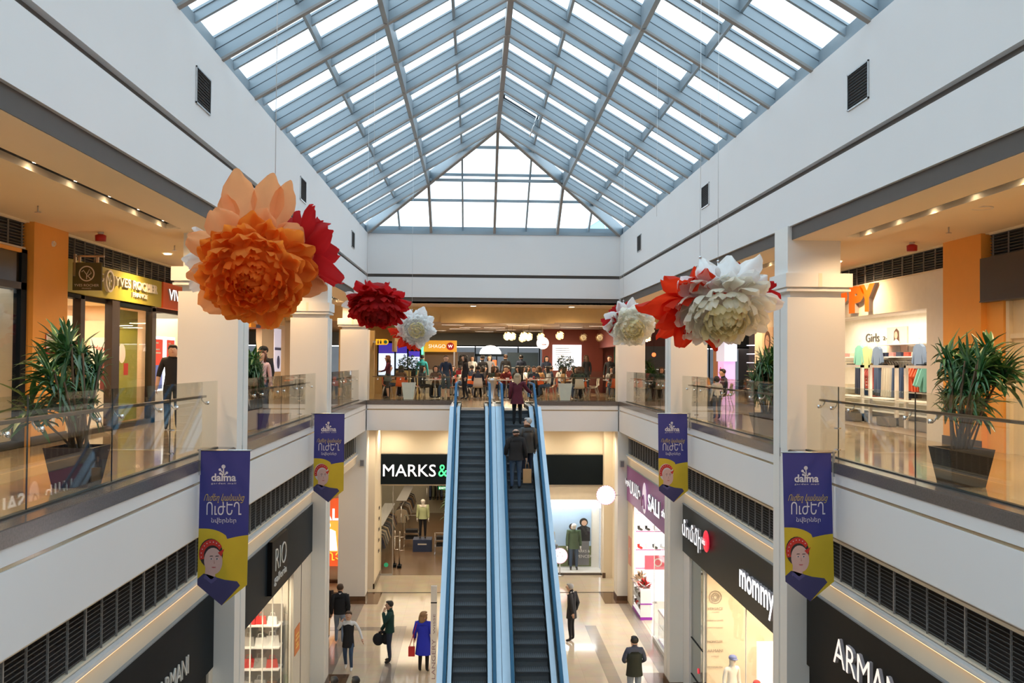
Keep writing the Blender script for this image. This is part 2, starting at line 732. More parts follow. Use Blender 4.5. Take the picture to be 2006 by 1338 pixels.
roof = bpy.data.objects.new('ceiling', None)
COL.objects.link(roof)
struct(roof)
y = YA
ys = []
k = 0
while y > -8:
    ys.append((y, k % 2 == 0))
    y -= SP / 2
    k += 1
for dy, deep in ((1, False), (2, True), (3, False)):
    ys.append((YA + dy * SP / 2, deep))
for y, deep in ys:
    xh = hipx(y)
    for a in (-1, 1):
        lo, hi, wd = (0, DG, .09) if deep else (.24, DG, .07)
        b = MB().beam((a * xh, y, zb(xh)), (a * XE, y, zb(XE)), wd, lo, hi, roofm)
        b.beam((a * xh, y, zb(xh)), (a * XE, y, zb(XE)), wd + .05, DG - .01, DG + .03, roofm)
        if deep:
            b.beam((a * xh, y, zb(xh)), (a * XE, y, zb(XE)), wd + .025, -.015, .03, louvf)
            b.beam((a * xh, y, zb(xh)), (a * XE, y, zb(XE)), wd + .012, .2, .21, louvm)
        b.obj('rafter', roof)
MX = [1.15, 2.3, 3.45]
# purlins run along the hall
for x, deep in ((0, True), (1.15, False), (2.3, True), (3.45, False), (4.75, True)):
    for a in ((1,) if x == 0 else (-1, 1)):
        yend = YA + x * (YB - YA) / AX if x < AX else YB + .3
        lo, hi, wd = (-.02, DG, .12) if x == 0 else ((0, DG, .09) if deep else (.2, DG, .055))
        if x == 4.75:
            lo, hi, wd = .02, DG, .12
        MB().beam((a * x, -8, zb(x)), (a * x, yend, zb(x)), wd, lo, hi, roofm if x else louvf).obj('purlin', roof)
# hip ribs and the end slope
def zh(y):
    return ZE + (ZR - ZE) * (YB - y) / (YB - YA)


for a in (-1, 1):
    b = MB().beam((0, YA, ZR), (a * XE, YA + XE * (YB - YA) / AX, zb(XE)), .12, -.01, DG, roofm)
    b.beam((0, YA, ZR), (a * XE, YA + XE * (YB - YA) / AX, zb(XE)), .14, -.02, .03, louvf)
    b.obj('hip_rib', roof)
for x, deep in ((0, True), (-1.15, False), (1.15, False), (-2.3, True), (2.3, True), (-3.45, False), (3.45, False)):
    y0 = YA + abs(x) * (YB - YA) / AX
    b = MB()
    lo, wd = (.02, .09) if deep else (.22, .06)
    b.beam((x, y0, zh(y0)), (x, YB + .3, zh(YB + .3)), wd, lo, DG, louvf if deep else roofm)
    b.obj('rafter', roof)
for k, deep in ((1, False), (2, True), (3, False)):
    y = YA + k * (YB - YA) / 4
    xh = hipx(y)
    b = MB().beam((-xh, y, zh(y)), (xh, y, zh(y)), .07, .31, DG, roofm)
    if deep:
        b.beam((-xh, y - .16, zh(y - .16)), (xh, y - .16, zh(y - .16)), .10, .0, .09, roofm)
    b.obj('purlin', roof)
MB().box(-AX, AX, YB - .02, YB + .1, ZE, ZE + .12, roofm).box(-AX, AX, YB + .2, YB + .34, ZE + .14, ZE + .3, roofm).obj('sill_beam', roof)
# panes
g = MB()
for a in (-1, 1):
    g.add([(0, -8, ZR + DG), (a * XE, -8, zb(XE) + DG), (a * XE, YA + XE * (YB - YA) / AX, zb(XE) + DG), (0, YA, ZR + DG)], [(0, 1, 2, 3)], rgl)
yh = YA + XE * (YB - YA) / AX
g.add([(0, YA, ZR + DG), (-XE, yh, zb(XE) + DG), (XE, yh, zb(XE) + DG)], [(0, 1, 2)], rgl)
g.obj('glazing', roof)
# open sash near the ridge
b = MB()
p0, p1 = Vector((.12, YA - 3.35, zb(.12) + DG + .12)), Vector((1.1, YA - 3.35, zb(1.1) + DG + .12))
b.beam(p0, p1, .05, 0, .05, blackm)
b.beam(p0 + Y_ * 1.05 - Z_ * .1, p1 + Y_ * 1.05 - Z_ * .1, .05, 0, .05, blackm)
b.beam(p0, p0 + Y_ * 1.05 - Z_ * .1, .05, 0, .05, blackm)
b.beam(p1, p1 + Y_ * 1.05 - Z_ * .1, .05, 0, .05, blackm)
b.tube([p1 + Y_ * .5, p1 + Y_ * .5 + Vector((-.25, 0, -.75))], .015, chrome)
b.obj('vent_sash', roof)

# neighbouring roof seen through the end glazing
t = thing('roof_lantern', 'pale blue pyramid roof lantern with white ribs outside beyond the end glazing', 'roof lantern', (7.4, 62, 16.2))
b = MB()
for k in range(4):
    a0, a1 = PI / 4 + k * PI / 2, PI / 4 + (k + 1) * PI / 2
    b.add([(3.3 * math.cos(a0), 3.3 * math.sin(a0), 0), (3.3 * math.cos(a1), 3.3 * math.sin(a1), 0), (0, 0, 1.6)], [(0, 1, 2)],
          mat('pale_blue_lantern_glass', (.35, .5, .6), .25))
b.obj('pyramid', t)
b = MB()
for k in range(8):
    a0 = k * PI / 4
    r = 3.3 if k % 2 else 2.34
    b.tube([(r * math.cos(a0), r * math.sin(a0), .02), (0, 0, 1.63)], .04, white2, 5)
b.obj('rib', t)
MB().box(-3, 3, -3, 3, -2.9, 0, white2).obj('base', t)
struct(MB().box(-60, 60, YB + 5, 110, 12.9, 13.3, mat('flat_roof_membrane', (.5, .5, .5), .9)).obj('roof'))
t = thing('exhaust_cowl', 'round pale exhaust cowl on the roof outside, beside the glass pyramid', 'roof vent', (10.6, 62, 16.2))
MB().lathe([(1.0, -2.9), (1.0, .55)], (0, 0, 0), white2, 24).obj('base', t)
MB().lathe([(1.35, .55), (1.35, .8), (.2, .95)], (0, 0, 0), white2, 24).obj('cap', t)

# ---------------------------------------------------------------- gallery ceilings
ce = MB()
for a in (-1, 1):
    def bx(xa, xb, ya, yb, za, zb_, m=ceilm):
        ce.box(*sorted((a * xa, a * xb)), ya, yb, za, zb_, m)
    # dropped strip with a slot over every bay
    bays = [(-8, 6.2), (7.4, 15.75), (17.6, 25.5), (27.4, 35.2)]
    bx(AX + .06, 5.36, -8, 37.6, 10.72, 10.80)
    bx(5.60, 5.93, -8, 37.6, 10.72, 10.80)
    for (y0, y1) in [(6.2, 7.4), (15.75, 17.6), (25.5, 27.4), (35.2, 37.6)]:
        bx(5.36, 5.60, y0, y1, 10.72, 10.80)
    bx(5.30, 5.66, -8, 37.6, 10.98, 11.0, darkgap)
    bx(5.32, 5.36, -8, 37.6, 10.80, 10.98, brown)
    bx(5.60, 5.64, -8, 37.6, 10.80, 10.98, brown)
    bx(5.93, 5.97, -8, 37.6, 10.80, 10.92)
    bx(5.93, 8.6, -8, 37.6, 10.88, 10.98)
ce.box(-16, 16, 37.6, 38.0, 10.86, 10.9, ceilm)
ce.box(-AX - .5, AX + .5, YB + .05, 38, 10.72, 10.8, ceilm)
ce.box(-16, -8, 30, 38, 10.86, 10.98, ceilm)
ce.box(8, 16, 30, 38, 10.86, 10.98, ceilm)
struct(ce.obj('ceiling_2'))
# ground floor soffits at the back
struct(MB().box(-16, 16, YB + .3, 40.0, 6.1, 6.2, ceilm).obj('ceiling_3'))
# ---------------------------------------------------------------- glass balustrades of the upper floor
GX = 4.85
blackj = mat('black_joint', (.01, .02, .02), .4)


def side_balustrade(a, y0, y1, label, joints):
    t = thing('glass_balustrade', label, 'balustrade', (a * GX, (y0 + y1) / 2, ZF))
    c = (y0 + y1) / 2
    e = [y0] + joints + [y1]
    for i in range(len(e) - 1):
        MB().box(-.008, .008, e[i] + .006 - c, e[i + 1] - .006 - c, .014, 1.10, ggl).obj('glass_panel', t)
    j = MB()
    for y in joints:
        j.box(-.006, .006, y - .007 - c, y + .007 - c, .014, 1.10, blackj)
    j.box(-.03, .03, y0 - c, y1 - c, .013, .03, blackj)
    j.obj('joint', t)
    s = -a      # towards the atrium
    xo = a * .11
    MB().box(xo - .035, xo + .035, y0 + .35 - c, y1 - .35 - c, .84, .875, bronze).obj('handrail', t)
    for y in [e[0] + .5] + [q + d for q in joints for d in (-.35, .35)] + [e[-1] - .5]:
        b = MB()
        b.tube([(xo, y - c, .845), (xo, y - c, .81), (xo * .45, y - c - .05, .76), (.0, y - c - .05, .76)], .011, steel, 6)
        b.tube([(-a * .02, y - c - .05, .76), (a * .03, y - c - .05, .76)], .028, chrome, 10)
        b.obj('bracket', t)
    for y in joints[-1:]:
        for z in (.14, .46):
            MB().disc((-a * .012, y - c, z), X_, Y_, .05, chrome, 12, 0, .02).obj('clamp', t)
    return t


J1 = [9.35, 11.5, 13.65]
side_balustrade(-1, 7.25, 16.1, 'long glass balustrade with bronze rail in front of the green Yves Rocher shop', J1)
side_balustrade(1, 7.25, 16.1, 'long glass balustrade with bronze rail before the orange lettered clothing shop', [9.2, 12.1, 14.7])
side_balustrade(-1, 17.1, 25.9, 'glass balustrade before the man in a black shirt and the middle plant', [19.2, 21.4, 23.6])
side_balustrade(1, 17.1, 25.9, 'glass balustrade beside the middle plant, between near and middle columns opposite', [19.2, 21.4, 24.2])
side_balustrade(-1, 26.9, 35.5, 'short looking glass balustrade between the two farthest columns under the red flower', [29.0, 31.2, 33.4])
side_balustrade(1, 26.9, 35.5, 'short looking glass balustrade between the two farthest columns under the cream flower', [29.0, 31.2, 33.4])
for x0, x1, lb in ((-4.5, -1.45, 'clear glass balustrade of the food court, on the toilet sign side of the escalators'),
                   (1.35, 4.5, 'clear glass balustrade of the food court, on the red wall side of the escalators')):
    c = (x0 + x1) / 2
    t = thing('glass_balustrade', lb, 'balustrade', (c, YB + .24, ZF))
    hw = (x1 - x0) / 2
    MB().box(-hw, -.006, -.008, .008, .014, 1.1, ggl).obj('glass_panel', t)
    MB().box(.006, hw, -.008, .008, .014, 1.1, ggl).obj('glass_panel', t)
    MB().box(-hw + .1, hw - .1, .07, .14, .84, .875, bronze).obj('handrail', t)
    for x in (-hw + .3, -.4, .4, hw - .3):
        MB().tube([(x, .1, .84), (x, .1, .8), (x, .05, .76), (x, 0, .76)], .011, steel, 6).tube([(x, -.02, .76), (x, .03, .76)], .028, chrome, 10).obj('bracket', t)
    MB().box(-hw, hw, -.03, .03, .013, .03, blackj).obj('joint', t)

# ---------------------------------------------------------------- escalators
TAN = .577
YT, YB_ = 28.9, 28.9 - 7.2 / .577


def nose(y):
    if y >= YT:
        return 7.2
    if y <= YB_:
        return 0.0
    return 7.2 - (YT - y) * TAN


riserm = mat('riser_metal', (.15, .175, .20), .38, metal=.45, var=.12, vscale=20)
treadm = mat('tread_metal', (.085, .098, .115), .45, metal=.4)
goldt = mat('gold_brown_trim', (.35, .24, .12), .25, metal=.7)
eg = glass('escalator_glass', (.80, .90, .95), 1.2)


def path(off, y0=YB_ - 1.6, y1=31.6):
    """polyline along the escalator at height off above the step line"""
    pts = []
    for y in (y0, YB_ - .6, YB_ - .15, YB_ + .5, YT - .5, YT + .15, YT + .6, y1):
        if y <= YB_ - .1:
            z = 0
        elif y >= YT + .1:
            z = 7.2
        else:
            z = nose(y)
            if y < YB_ + 1:
                z += .0
        pts.append((y, z + off))
    return pts


def strip(mb, x0, x1, o0, o1, m, y0=YB_ - 1.6, y1=31.6):
    """solid strip between x0..x1 and heights o0..o1 along the escalator"""
    A, B = path(o0, y0, y1), path(o1, y0, y1)
    n = len(A)
    vs = []
    for (y, z), (y2, z2) in zip(A, B):
        vs += [(x0, y, z), (x1, y, z), (x1, y2, z2), (x0, y2, z2)]
    fs = [(0, 1, 2, 3), (4 * n - 1, 4 * n - 2, 4 * n - 3, 4 * n - 4)]
    for i in range(n - 1):
        a, b = 4 * i, 4 * i + 4
        for k in range(4):
            fs.append((a + k, b + k, b + (k + 1) % 4, a + (k + 1) % 4))
    mb.add(vs, fs, m)


def escalator(xs0, xs1, outer, inner, rail_o, rail_i, label, side):
    """side: -1 outer edge at lower x, +1 outer edge at higher x"""
    base_y = 22.0
    t = thing('escalator', label, 'escalator', (0, 0, 0))
    run, rise = .33, .33 * TAN
    y, z = YT, 7.2
    # flat top steps
    k = 0
    tops = [(YT + run * i, 7.2) for i in range(4)]
    for i in range(0, 38):
        yy = YT - run * (i + 1)
        zz = 7.2 - rise * (i + 1)
        if zz < .02:
            break
        tops.append((yy, zz))
    for (yy, zz) in tops:
        b = MB()
        b.box(xs0, xs1, yy, yy + run + .05, zz - .03, zz, treadm)
        # curved riser under the front edge
        prof = [(yy + .0, zz), (yy + .012, zz - .02), (yy + .035, zz - rise * .55), (yy + .03, zz - rise - .03), (yy + .06, zz - rise - .03), (yy + .07, zz - .02)]
        b.prism([(p[0], p[1]) for p in prof], 'x', xs0, xs1, riserm)
        n = 16
        for q in range(n):
            x = xs0 + (xs1 - xs0) * (q + .5) / n
            b.box(x - .006, x + .006, yy + .02, yy + run, zz, zz + .008, riserm)
        b.obj('step', t)
    # landing plates
    MB().box(xs0 - .1, xs1 + .1, YT + 1.32, YB + .03, 7.17, 7.206, goldt).box(xs0, xs1, YT + 1.28, YT + 1.38, 7.19, 7.215, steel).obj('landing_plate', t)
    MB().box(xs0 - .1, xs1 + .1, YB_ - 2.2, YB_ - 1.2, .003, .02, steptm).obj('landing_plate', t)
    # black skirt brush gap, skirts, decks
    b = MB()
    strip(b, xs0 - .025, xs0, -.25, .10, blackm)
    strip(b, xs1, xs1 + .025, -.25, .10, blackm)
    b.obj('skirt', t)
    b = MB()
    lo = sorted((xs0 - .025, (rail_o if side < 0 else rail_i) + .035))
    hi = sorted((xs1 + .025, (rail_i if side < 0 else rail_o) - .035))
    strip(b, lo[1] if False else lo[0], xs0 - .02, .05, .115, deckm)
    strip(b, xs1 + .02, hi[1], .05, .115, deckm)
    b.obj('inner_deck', t)
    b = MB()
    if side < 0:
        strip(b, outer, rail_o - .005, .05, .11, deckm, y1=32.2)
        strip(b, rail_i + .005, inner, .05, .11, deckm, y1=32.2)
    else:
        strip(b, inner, rail_i - .005, .05, .11, deckm, y1=32.2)
        strip(b, rail_o + .005, outer, .05, .11, deckm, y1=32.2)
    b.obj('outer_deck', t)
    for x in (rail_o, rail_i):
        b = MB()
        strip(b, x - .005, x + .005, .10, .74, eg, y1=31.5)
        b.obj('glass_panel', t)
        # handrail: flat rubber loop with rounded newels
        pts = [(x, y_, z_) for y_, z_ in path(.78)]
        cy = 31.6
        loop = [(x, cy + .25 * math.sin(q * PI / 6), 7.2 + .78 - .25 + .25 * math.cos(q * PI / 6)) for q in range(1, 6)]
        cb = YB_ - 1.6
        lo_ = [(x, cb - .25 * math.sin(q * PI / 6), .78 - .25 + .25 * math.cos(q * PI / 6)) for q in range(5, 0, -1)]
        allp = lo_ + pts + loop
        b = MB()
        vs, fs = [], []
        for (xx, y_, z_) in allp:
            vs += [(xx - .038, y_, z_ - .02), (xx - .03, y_, z_ + .012), (xx + .03, y_, z_ + .012), (xx + .038, y_, z_ - .02)]
        for i in range(len(allp) - 1):
            for q in range(4):
                fs.append((4 * i + q, 4 * i + 4 + q, 4 * i + 4 + (q + 1) % 4, 4 * i + (q + 1) % 4))
        b.add(vs, fs, railb)
        b.obj('handrail', t)
        b = MB()
        strip(b, x - .025, x + .025, .735, .762, chrome, y1=31.6)
        b.disc((x - .02, cy, 7.73), Y_, Z_, .235, eg, 16, 0, .01)
        b.tube([(x, cy + .22 * math.sin(q * PI / 6), 7.73 + .22 * math.cos(q * PI / 6)) for q in range(0, 7)], .02, chrome, 6)
        b.obj('rail_track', t)
    # truss cladding
    b = MB()
    x0, x1 = sorted((outer, inner))
    strip(b, x0, x1, -.95, -.26, white2, y1=YB + .02)
    strip(b, x0, x0 + .03, -.3, .06, deckm, y1=YB + .02)
    strip(b, x1 - .03, x1, -.3, .06, deckm, y1=YB + .02)
    b.obj('truss_cladding', t)
    for x in (rail_o, rail_i):
        b = MB()
        b.box(x - .12, x + .12, 31.0, 31.9, 7.2, 7.36, goldt)
        b.box(x - .125, x + .125, 31.02, 31.06, 7.2, 7.37, steel)
        b.obj('newel_base', t)
    return t


escalator(-1.08, -.38, -1.40, -.07, -1.22, -.235, 'empty escalator with dark steps and blue handrails, nearer the ampersand sign', -1)
escalator(.21, .91, 1.29, -.06, 1.08, .12, 'escalator carrying two men and a blonde woman upward between blue handrails', 1)
# ---------------------------------------------------------------- ground floor shop fronts
WX = 4.92
SZ0, SZ1 = 3.65, 4.90
panelm = mat('pale_panel', (.72, .66, .56), .5)
for a, nm in ((-1, 'left'), (1, 'right')):
    def bx(xa, xb, ya, yb, za, zb_, m):
        return MB().box(*sorted((a * xa, a * xb)), ya, yb, za, zb_, m)
    struct(bx(WX, WX + .15, -8, YB, 5.95, 6.75, white).obj('wall_lower_%s' % nm))
    q = bx(WX, WX + .15, -8, YB, 4.92, 5.24, cream)
    q.box(*sorted((a * (WX - .07), a * (WX + .15))), -8, YB, 5.24, 5.28, white)
    struct(q.obj('wall_lower_%s' % nm))
    struct(bx(WX + .09, WX + .15, -8, YB, 5.28, 5.95, darkgap).obj('wall_lower_%s' % nm))
    struct(bx(WX + .13, WX + .18, -8, 26.8 if a < 0 else YB, 3.5, 4.92, darkgap).obj('wall_lower_%s' % nm))


def louvre_band(a, X, y0, y1, z0, z1, label, major=1.9, minor=4, sl_m=None):
    c = (y0 + y1) / 2
    t = thing('louvre_panel', label, 'louvre', (a * X, c, z0))
    h = z1 - z0
    L = (y1 - y0) / 2
    b = MB()
    n = max(5, int(h / .05))
    for k in range(n):
        z = h * (k + .5) / n
        b.add([(a * .01, -L, z + .022), (a * .01, L, z + .022), (a * .045, L, z - .012), (a * .045, -L, z - .012)], [(0, 1, 2, 3)], louvm)
        b.add([(a * .01, -L, z + .022), (a * .01, L, z + .022), (a * .01, L, z + .012), (a * .01, -L, z + .012)], [(0, 1, 2, 3)], sl_m or louvf)
    b.obj('slat', t)
    b = MB()
    y = -L
    k = 0
    st_ = major / minor
    while y <= L + .01:
        w_ = .026 if k % minor == 0 else .007
        b.box(*sorted((-a * .005, a * .02)), y - w_ / 2, y + w_ / 2, 0, h, louvf)
        y += st_
        k += 1
    b.box(*sorted((-a * .01, a * .05)), -L, L, h, h + .04, cream)
    b.box(*sorted((-a * .01, a * .05)), -L, L, -.03, 0, cream)
    b.obj('mullion', t)
    return t


louvslat = mat('louvre_slat_edge', (.07, .08, .09), .5)
loc = {(-1, 0): 'above the black Armani sign near the banner', (-1, 1): 'above the Rio sign', (-1, 2): 'over the open passage by the sale poster',
       (1, 0): 'above the charcoal sign with lit Armani letters', (1, 1): 'above the kids shop sign', (1, 2): 'above the purple shoe shop sign'}
for a in (-1, 1):
    for i, (y0, y1) in enumerate(((7.2, 16.24), (17.0, 26.0), (26.8, 35.55))):
        louvre_band(a, WX, y0, y1, 5.33, 5.9, 'long dark louvre strip ' + loc[(a, i)], sl_m=louvslat)


def sign_box(a, y0, y1, z0, z1, m, label, name='shop_sign', X=4.88, depth=.12):
    t = thing(name, label, 'sign', (a * X, (y0 + y1) / 2, z0))
    L = (y1 - y0) / 2
    MB().box(*sorted((0, a * depth)), -L, L, 0, z1 - z0, m).obj('board', t)
    b = MB()
    b.box(*sorted((-a * .012, a * depth)), -L - .01, L + .01, z1 - z0, z1 - z0 + .02, mat('sign_edge', (.2, .24, .28), .4))
    b.obj('edge_trim', t)
    return t


def side_text(t, a, s, ya, z, ht, m, wd=None, depth=.03, bold=0, X0=0.0, space=1.0):
    """lettering on a side wall; ya is the y where the word starts, seen from the hall"""
    u = Y_ if a < 0 else -Y_
    b = MB()
    put_text(b, s, (-a * (.002 + X0), ya, z), u, Z_, wd=wd, ht=ht, m=m, depth=depth, bold=bold, space=space)
    return b.obj('lettering', t)


# black Armani sign
t = sign_box(-1, 7.2, 16.2, SZ0, SZ1, blackm, 'large black sign with pale Armani lettering below the near banner')
side_text(t, -1, 'ARMANI', 13.4 - t.location.y, .36, .27, letterd, wd=1.35, depth=.02, bold=-.015)
# dark Rio sign with raised block
t = sign_box(-1, 17.0, 25.9, SZ0, SZ1, mat('blue_black_panel', (.012, .020, .028), .45, spec=.05), 'dark blue black sign reading Rio galleria above a lit bag shop')
c = t.location.y
MB().box(0, .10, 20.3 - c, 21.95 - c, .16, 1.26, mat('brown_black_panel', (.010, .009, .009), .4, spec=.05)).obj('raised_block', t)
side_text(t, -1, 'RIO', 20.6 - c, .60, .46, letterd, wd=1.15, X0=.10, depth=.015, bold=-.022)
side_text(t, -1, 'galleria', 20.5 - c, .30, .22, letterd, wd=1.3, X0=.10, depth=.015, bold=-.012)
# purple shoe shop
purple = mat('purple_sign', (.33, .10, .30), .4)
t = sign_box(1, 27.1, 35.5, SZ0, SZ1, purple, 'purple sign with white lit Sali letters in two scripts and an oval shoe emblem')
c = t.location.y
side_text(t, 1, 'կոշիկ', 35.45 - c, .56, .24, letterw, wd=.9, bold=.012, depth=.06)
side_text(t, 1, 'ՍԱԼԻ', 34.4 - c, .40, .45, letterw, wd=2.05, bold=.02, depth=.06)
side_text(t, 1, 'SALI', 30.85 - c, .36, .50, letterw, wd=1.9, bold=.02, depth=.06)
side_text(t, 1, 'shoes', 28.6 - c, .50, .24, letterw, wd=1.3, bold=.01, depth=.06)
b = MB().ball((-.06, 31.5 - c, .62), (.03, .36, .50), mat('lilac_emblem', (.75, .62, .72), .4, emit=.5, ecol=(.9, .75, .85)), 20, 10)
b.tube([(-.10, 31.70 - c, .35), (-.10, 31.65 - c, .6), (-.10, 31.45 - c, .72), (-.10, 31.35 - c, .55), (-.10, 31.30 - c, .3)], .025, purple, 6)
b.obj('emblem', t)
# kids shop sign
t = sign_box(1, 17.0, 25.95, SZ0, SZ1, mat('dark_green_grey_panel', (.020, .026, .027), .3, spec=.08), 'dark glossy sign with white lit letters and a red oval above the kids window')
c = t.location.y
side_text(t, 1, 'մոմմի', 25.65 - c, .36, .56, letterw, wd=2.1, bold=.02, depth=.07)
side_text(t, 1, 'mommy', 20.1 - c, .24, .52, letterw, wd=2.35, bold=.02, depth=.07)
b = MB().ball((-.06, 23.05 - c, .78), (.05, .26, .26), mat('red_oval', (.75, .02, .05), .4, emit=.8), 18, 8)
put_text(b, 'kids', (-.12, 23.05 - c, .78), -Y_, Z_, wd=.32, m=letterw, depth=.01, center=True)
b.ball((-.06, 17.3 - c, .62), (.05, .2, .22), mat('red_oval'), 18, 8)
b.obj('emblem', t)
# charcoal Armani sign
t = sign_box(1, 7.2, 16.2, SZ0, SZ1, greyblack, 'charcoal sign with glowing Armani letters under the banner nearest the big plant')
c = t.location.y
lwarm = mat('warm_lit_letters', (1, .9, .85), .5, emit=.7, ecol=(1, .86, .76))
side_text(t, 1, 'ARMANI', 14.85 - c, .46, .40, lwarm, wd=2.55, depth=.05)


# shop rooms on the sides of the ground floor
def room(name, a, x0, x1, y0, y1, z0, z1, wm, fm, cm=None):
    b = MB()
    xa, xb = sorted((a * x0, a * x1))
    q = a * x1
    b.box(*sorted((q, q + a * .1)), y0, y1, z0, z1, wm)
    b.box(xa, xb, y0 - .08, y0, z0, z1, wm)
    b.box(xa, xb, y1, y1 + .08, z0, z1, wm)
    b.box(xa, xb, y0, y1, z1, z1 + .08, cm or ceilm)
    b.box(xa, xb, y0, y1, z0 + .001, z0 + .006, fm)
    return b.pieces(name)


shopw = mat('shop_white_wall', (.82, .78, .70), .6)
room('wall_shop_left', -1, WX + .13, 9, 17.05, 23.5, 0, 3.9, shopw, floorm)
room('wall_shop_right', 1, WX + .13, 8.5, 17.05, 23.9, 0, 3.9, mat('shop_cream_wall', (.82, .70, .52), .6), floorm)
room('wall_shop_shoe', 1, WX + .13, 8.5, 26.9, 35.5, 0, 3.9, shopw, floorm)
# solid pale wall beside the bag shop and black base walls
b = MB()
b.box(-WX - .1, -WX, 23.5, 26.0, 0, 3.7, panelm)
b.box(-WX - .005, -WX + .01, 24.5, 24.52, 0, 3.7, brown)
b.box(-WX - .12, -WX - .02, -8, 16.5, 0, 3.7, greyblack)
b.box(WX + .02, WX + .12, -8, 16.5, 0, 3.7, greyblack)
b.box(WX, WX + .1, 25.3, 26.0, 0, 3.7, white)
b.box(-WX - .02, -WX + .02, 14.0, 14.06, 0, 3.66, panelm)
b.box(-WX - .02, -WX + .02, 16.0, 16.24, 0, 3.66, panelm)
b.pieces('wall_lower_2')
# orange poster on the pale wall
t = thing('wall_poster', 'orange poster on the pale wall beside the lit bag shop', 'poster', (-WX + .004, 24.0, 1.9))
MB().box(0, .01, -.33, .33, -.32, .32, mat('orange_poster', (.72, .22, .05), .5)).obj('sheet', t)
b = MB()
ym = mat('yellow_ink', (.9, .6, .15), .5)
for z, w_ in ((.12, .2), (.02, .24), (-.1, .14), (-.17, .18)):
    b.box(.011, .014, -w_, w_, z - .02, z + .025, ym)
b.obj('print', t)


def shop_window(a, y0, y1, z1, mull, label, m=white, wd=.035, gm=None):
    t = thing('shop_window', label, 'shop window', (a * (WX + .06), (y0 + y1) / 2, 0))
    c = (y0 + y1) / 2
    e = [y0] + mull + [y1]
    for i in range(len(e) - 1):
        MB().box(-.006, .006, e[i] - c, e[i + 1] - c, .12, z1, gm or sgl).obj('pane', t)
    b = MB()
    for y in mull + [y0 + .02, y1 - .02]:
        b.box(-.009, .009, y - wd / 2 - c, y + wd / 2 - c, .12, z1, m)
    b.box(-.04, .04, y0 - c, y1 - c, 0, .12, m)
    b.obj('window_frame', t)
    return t


shop_window(-1, 17.2, 23.45, 3.65, [18.2, 19.3, 20.4, 21.4, 22.4], 'lit glass front of the bag shop with white uprights under the Rio sign', mat('lit_white_upright', (.9, .87, .8), .5, emit=.0, ecol=(1, .9, .7)))
shop_window(1, 17.2, 23.95, 3.65, [20.2], 'frameless glass front of the kids shop')
t = shop_window(1, 24.0, 25.28, 3.65, [], 'narrow green tinted glass panel beside the kids window', steel, gm=glass('green_tinted_glass', (.45, .62, .56), 2))
MB().box(-.02, .02, -.64, .64, 1.55, 1.58, blackm).box(-.02, .02, -.64, .64, .62, .65, blackm).obj('cross_bar', t)
MB().disc((-.015, -.2, .95), -Y_, Z_, .07, mat('red_oval'), 14, 0, .01).obj('red_sticker', t)
shop_window(1, 26.95, 30.6, 3.65, [28.6], 'glass front of the shoe shop beside the open entrance')

# brand list on the end wall of the kids shop
brandm = mat('grey_brown_ink', (.30, .25, .20), .6)
t = thing('brand_list', 'grey brown list of fashion names and a round emblem on the cream shop wall', 'wall lettering', (5.25, 23.88, 1.42))
b = MB()
for s, z, wd_, ht in (('VERSACE', 1.22, .38, None), ('YOUNG', 1.13, .2, .03), ('roberto cavalli', .94, .38, None), ('DOLCE & GABBANA', .76, .38, None),
                      ('MONCLER', .42, .38, None), ('ARMANI', .2, .38, None), ('JUNIOR', .06, .2, .04), ('MONNALISA', -.2, .38, None)):
    put_text(b, s, (0, 0, z), X_, Z_, wd=wd_, ht=ht, m=brandm, depth=.004, center=True)
b.obj('lettering', t)
b = MB().disc((0, 0, 1.5), X_, Z_, .16, brandm, 28, .14, .004)
b.disc((0, 0, 1.5), X_, Z_, .11, brandm, 28, .095, .004)
for k in range(10):
    q = k * PI / 5
    b.disc((.065 * math.cos(q), 0, 1.5 + .065 * math.sin(q)), X_, Z_, .028, brandm, 10, .018, .004)
b.obj('round_emblem', t)
# sale lightbox down the passage
MB().box(-12, -5.0, 38.6, 38.8, 0, 6.1, panelm).box(-12, -5.6, 38.4, 38.62, 0, .12, brownt).box(-12, -11.9, 20, 38.6, 0, 6.1, panelm).pieces('wall_passage')
t = thing('sale_lightbox', 'red and orange sale lightbox with a white figure, seen between two far columns', 'poster', (-6.35, 38.5, 1.95))
redl = mat('lit_red_print', (.85, .12, .03), .5, emit=.75)
MB().box(-.75, .75, -.06, .08, -1.3, 1.3, redl).obj('box', t)
b = MB().box(-.75, .75, -.065, -.06, -.75, .45, mat('lit_orange_print', (1, .35, .05), .5, emit=1.3))
put_text(b, 'SALE', (.12, -.07, .70), X_, Z_, wd=1.3, m=letterw, depth=.01, bold=.02, center=True)
put_text(b, 'ԶԵՂՉ', (0, -.07, -.92), X_, Z_, wd=1.1, m=mat('lit_yellow_print', (1, .7, .05), .5, emit=1.2), depth=.01, bold=.02, center=True)
b.obj('print', t)
b = MB()
fig = mat('lit_white_print', (1, .9, .8), .5, emit=1.4)
b.disc((.0, -.066, .28), X_, Z_, .13, fig, 16, 0, .01)
b.prism([(-.3, -.7), (-.22, .05), (-.05, .13), (.15, .13), (.32, .05), (.4, -.7)], 'y', -.075, -.066, fig)
b.obj('figure', t)

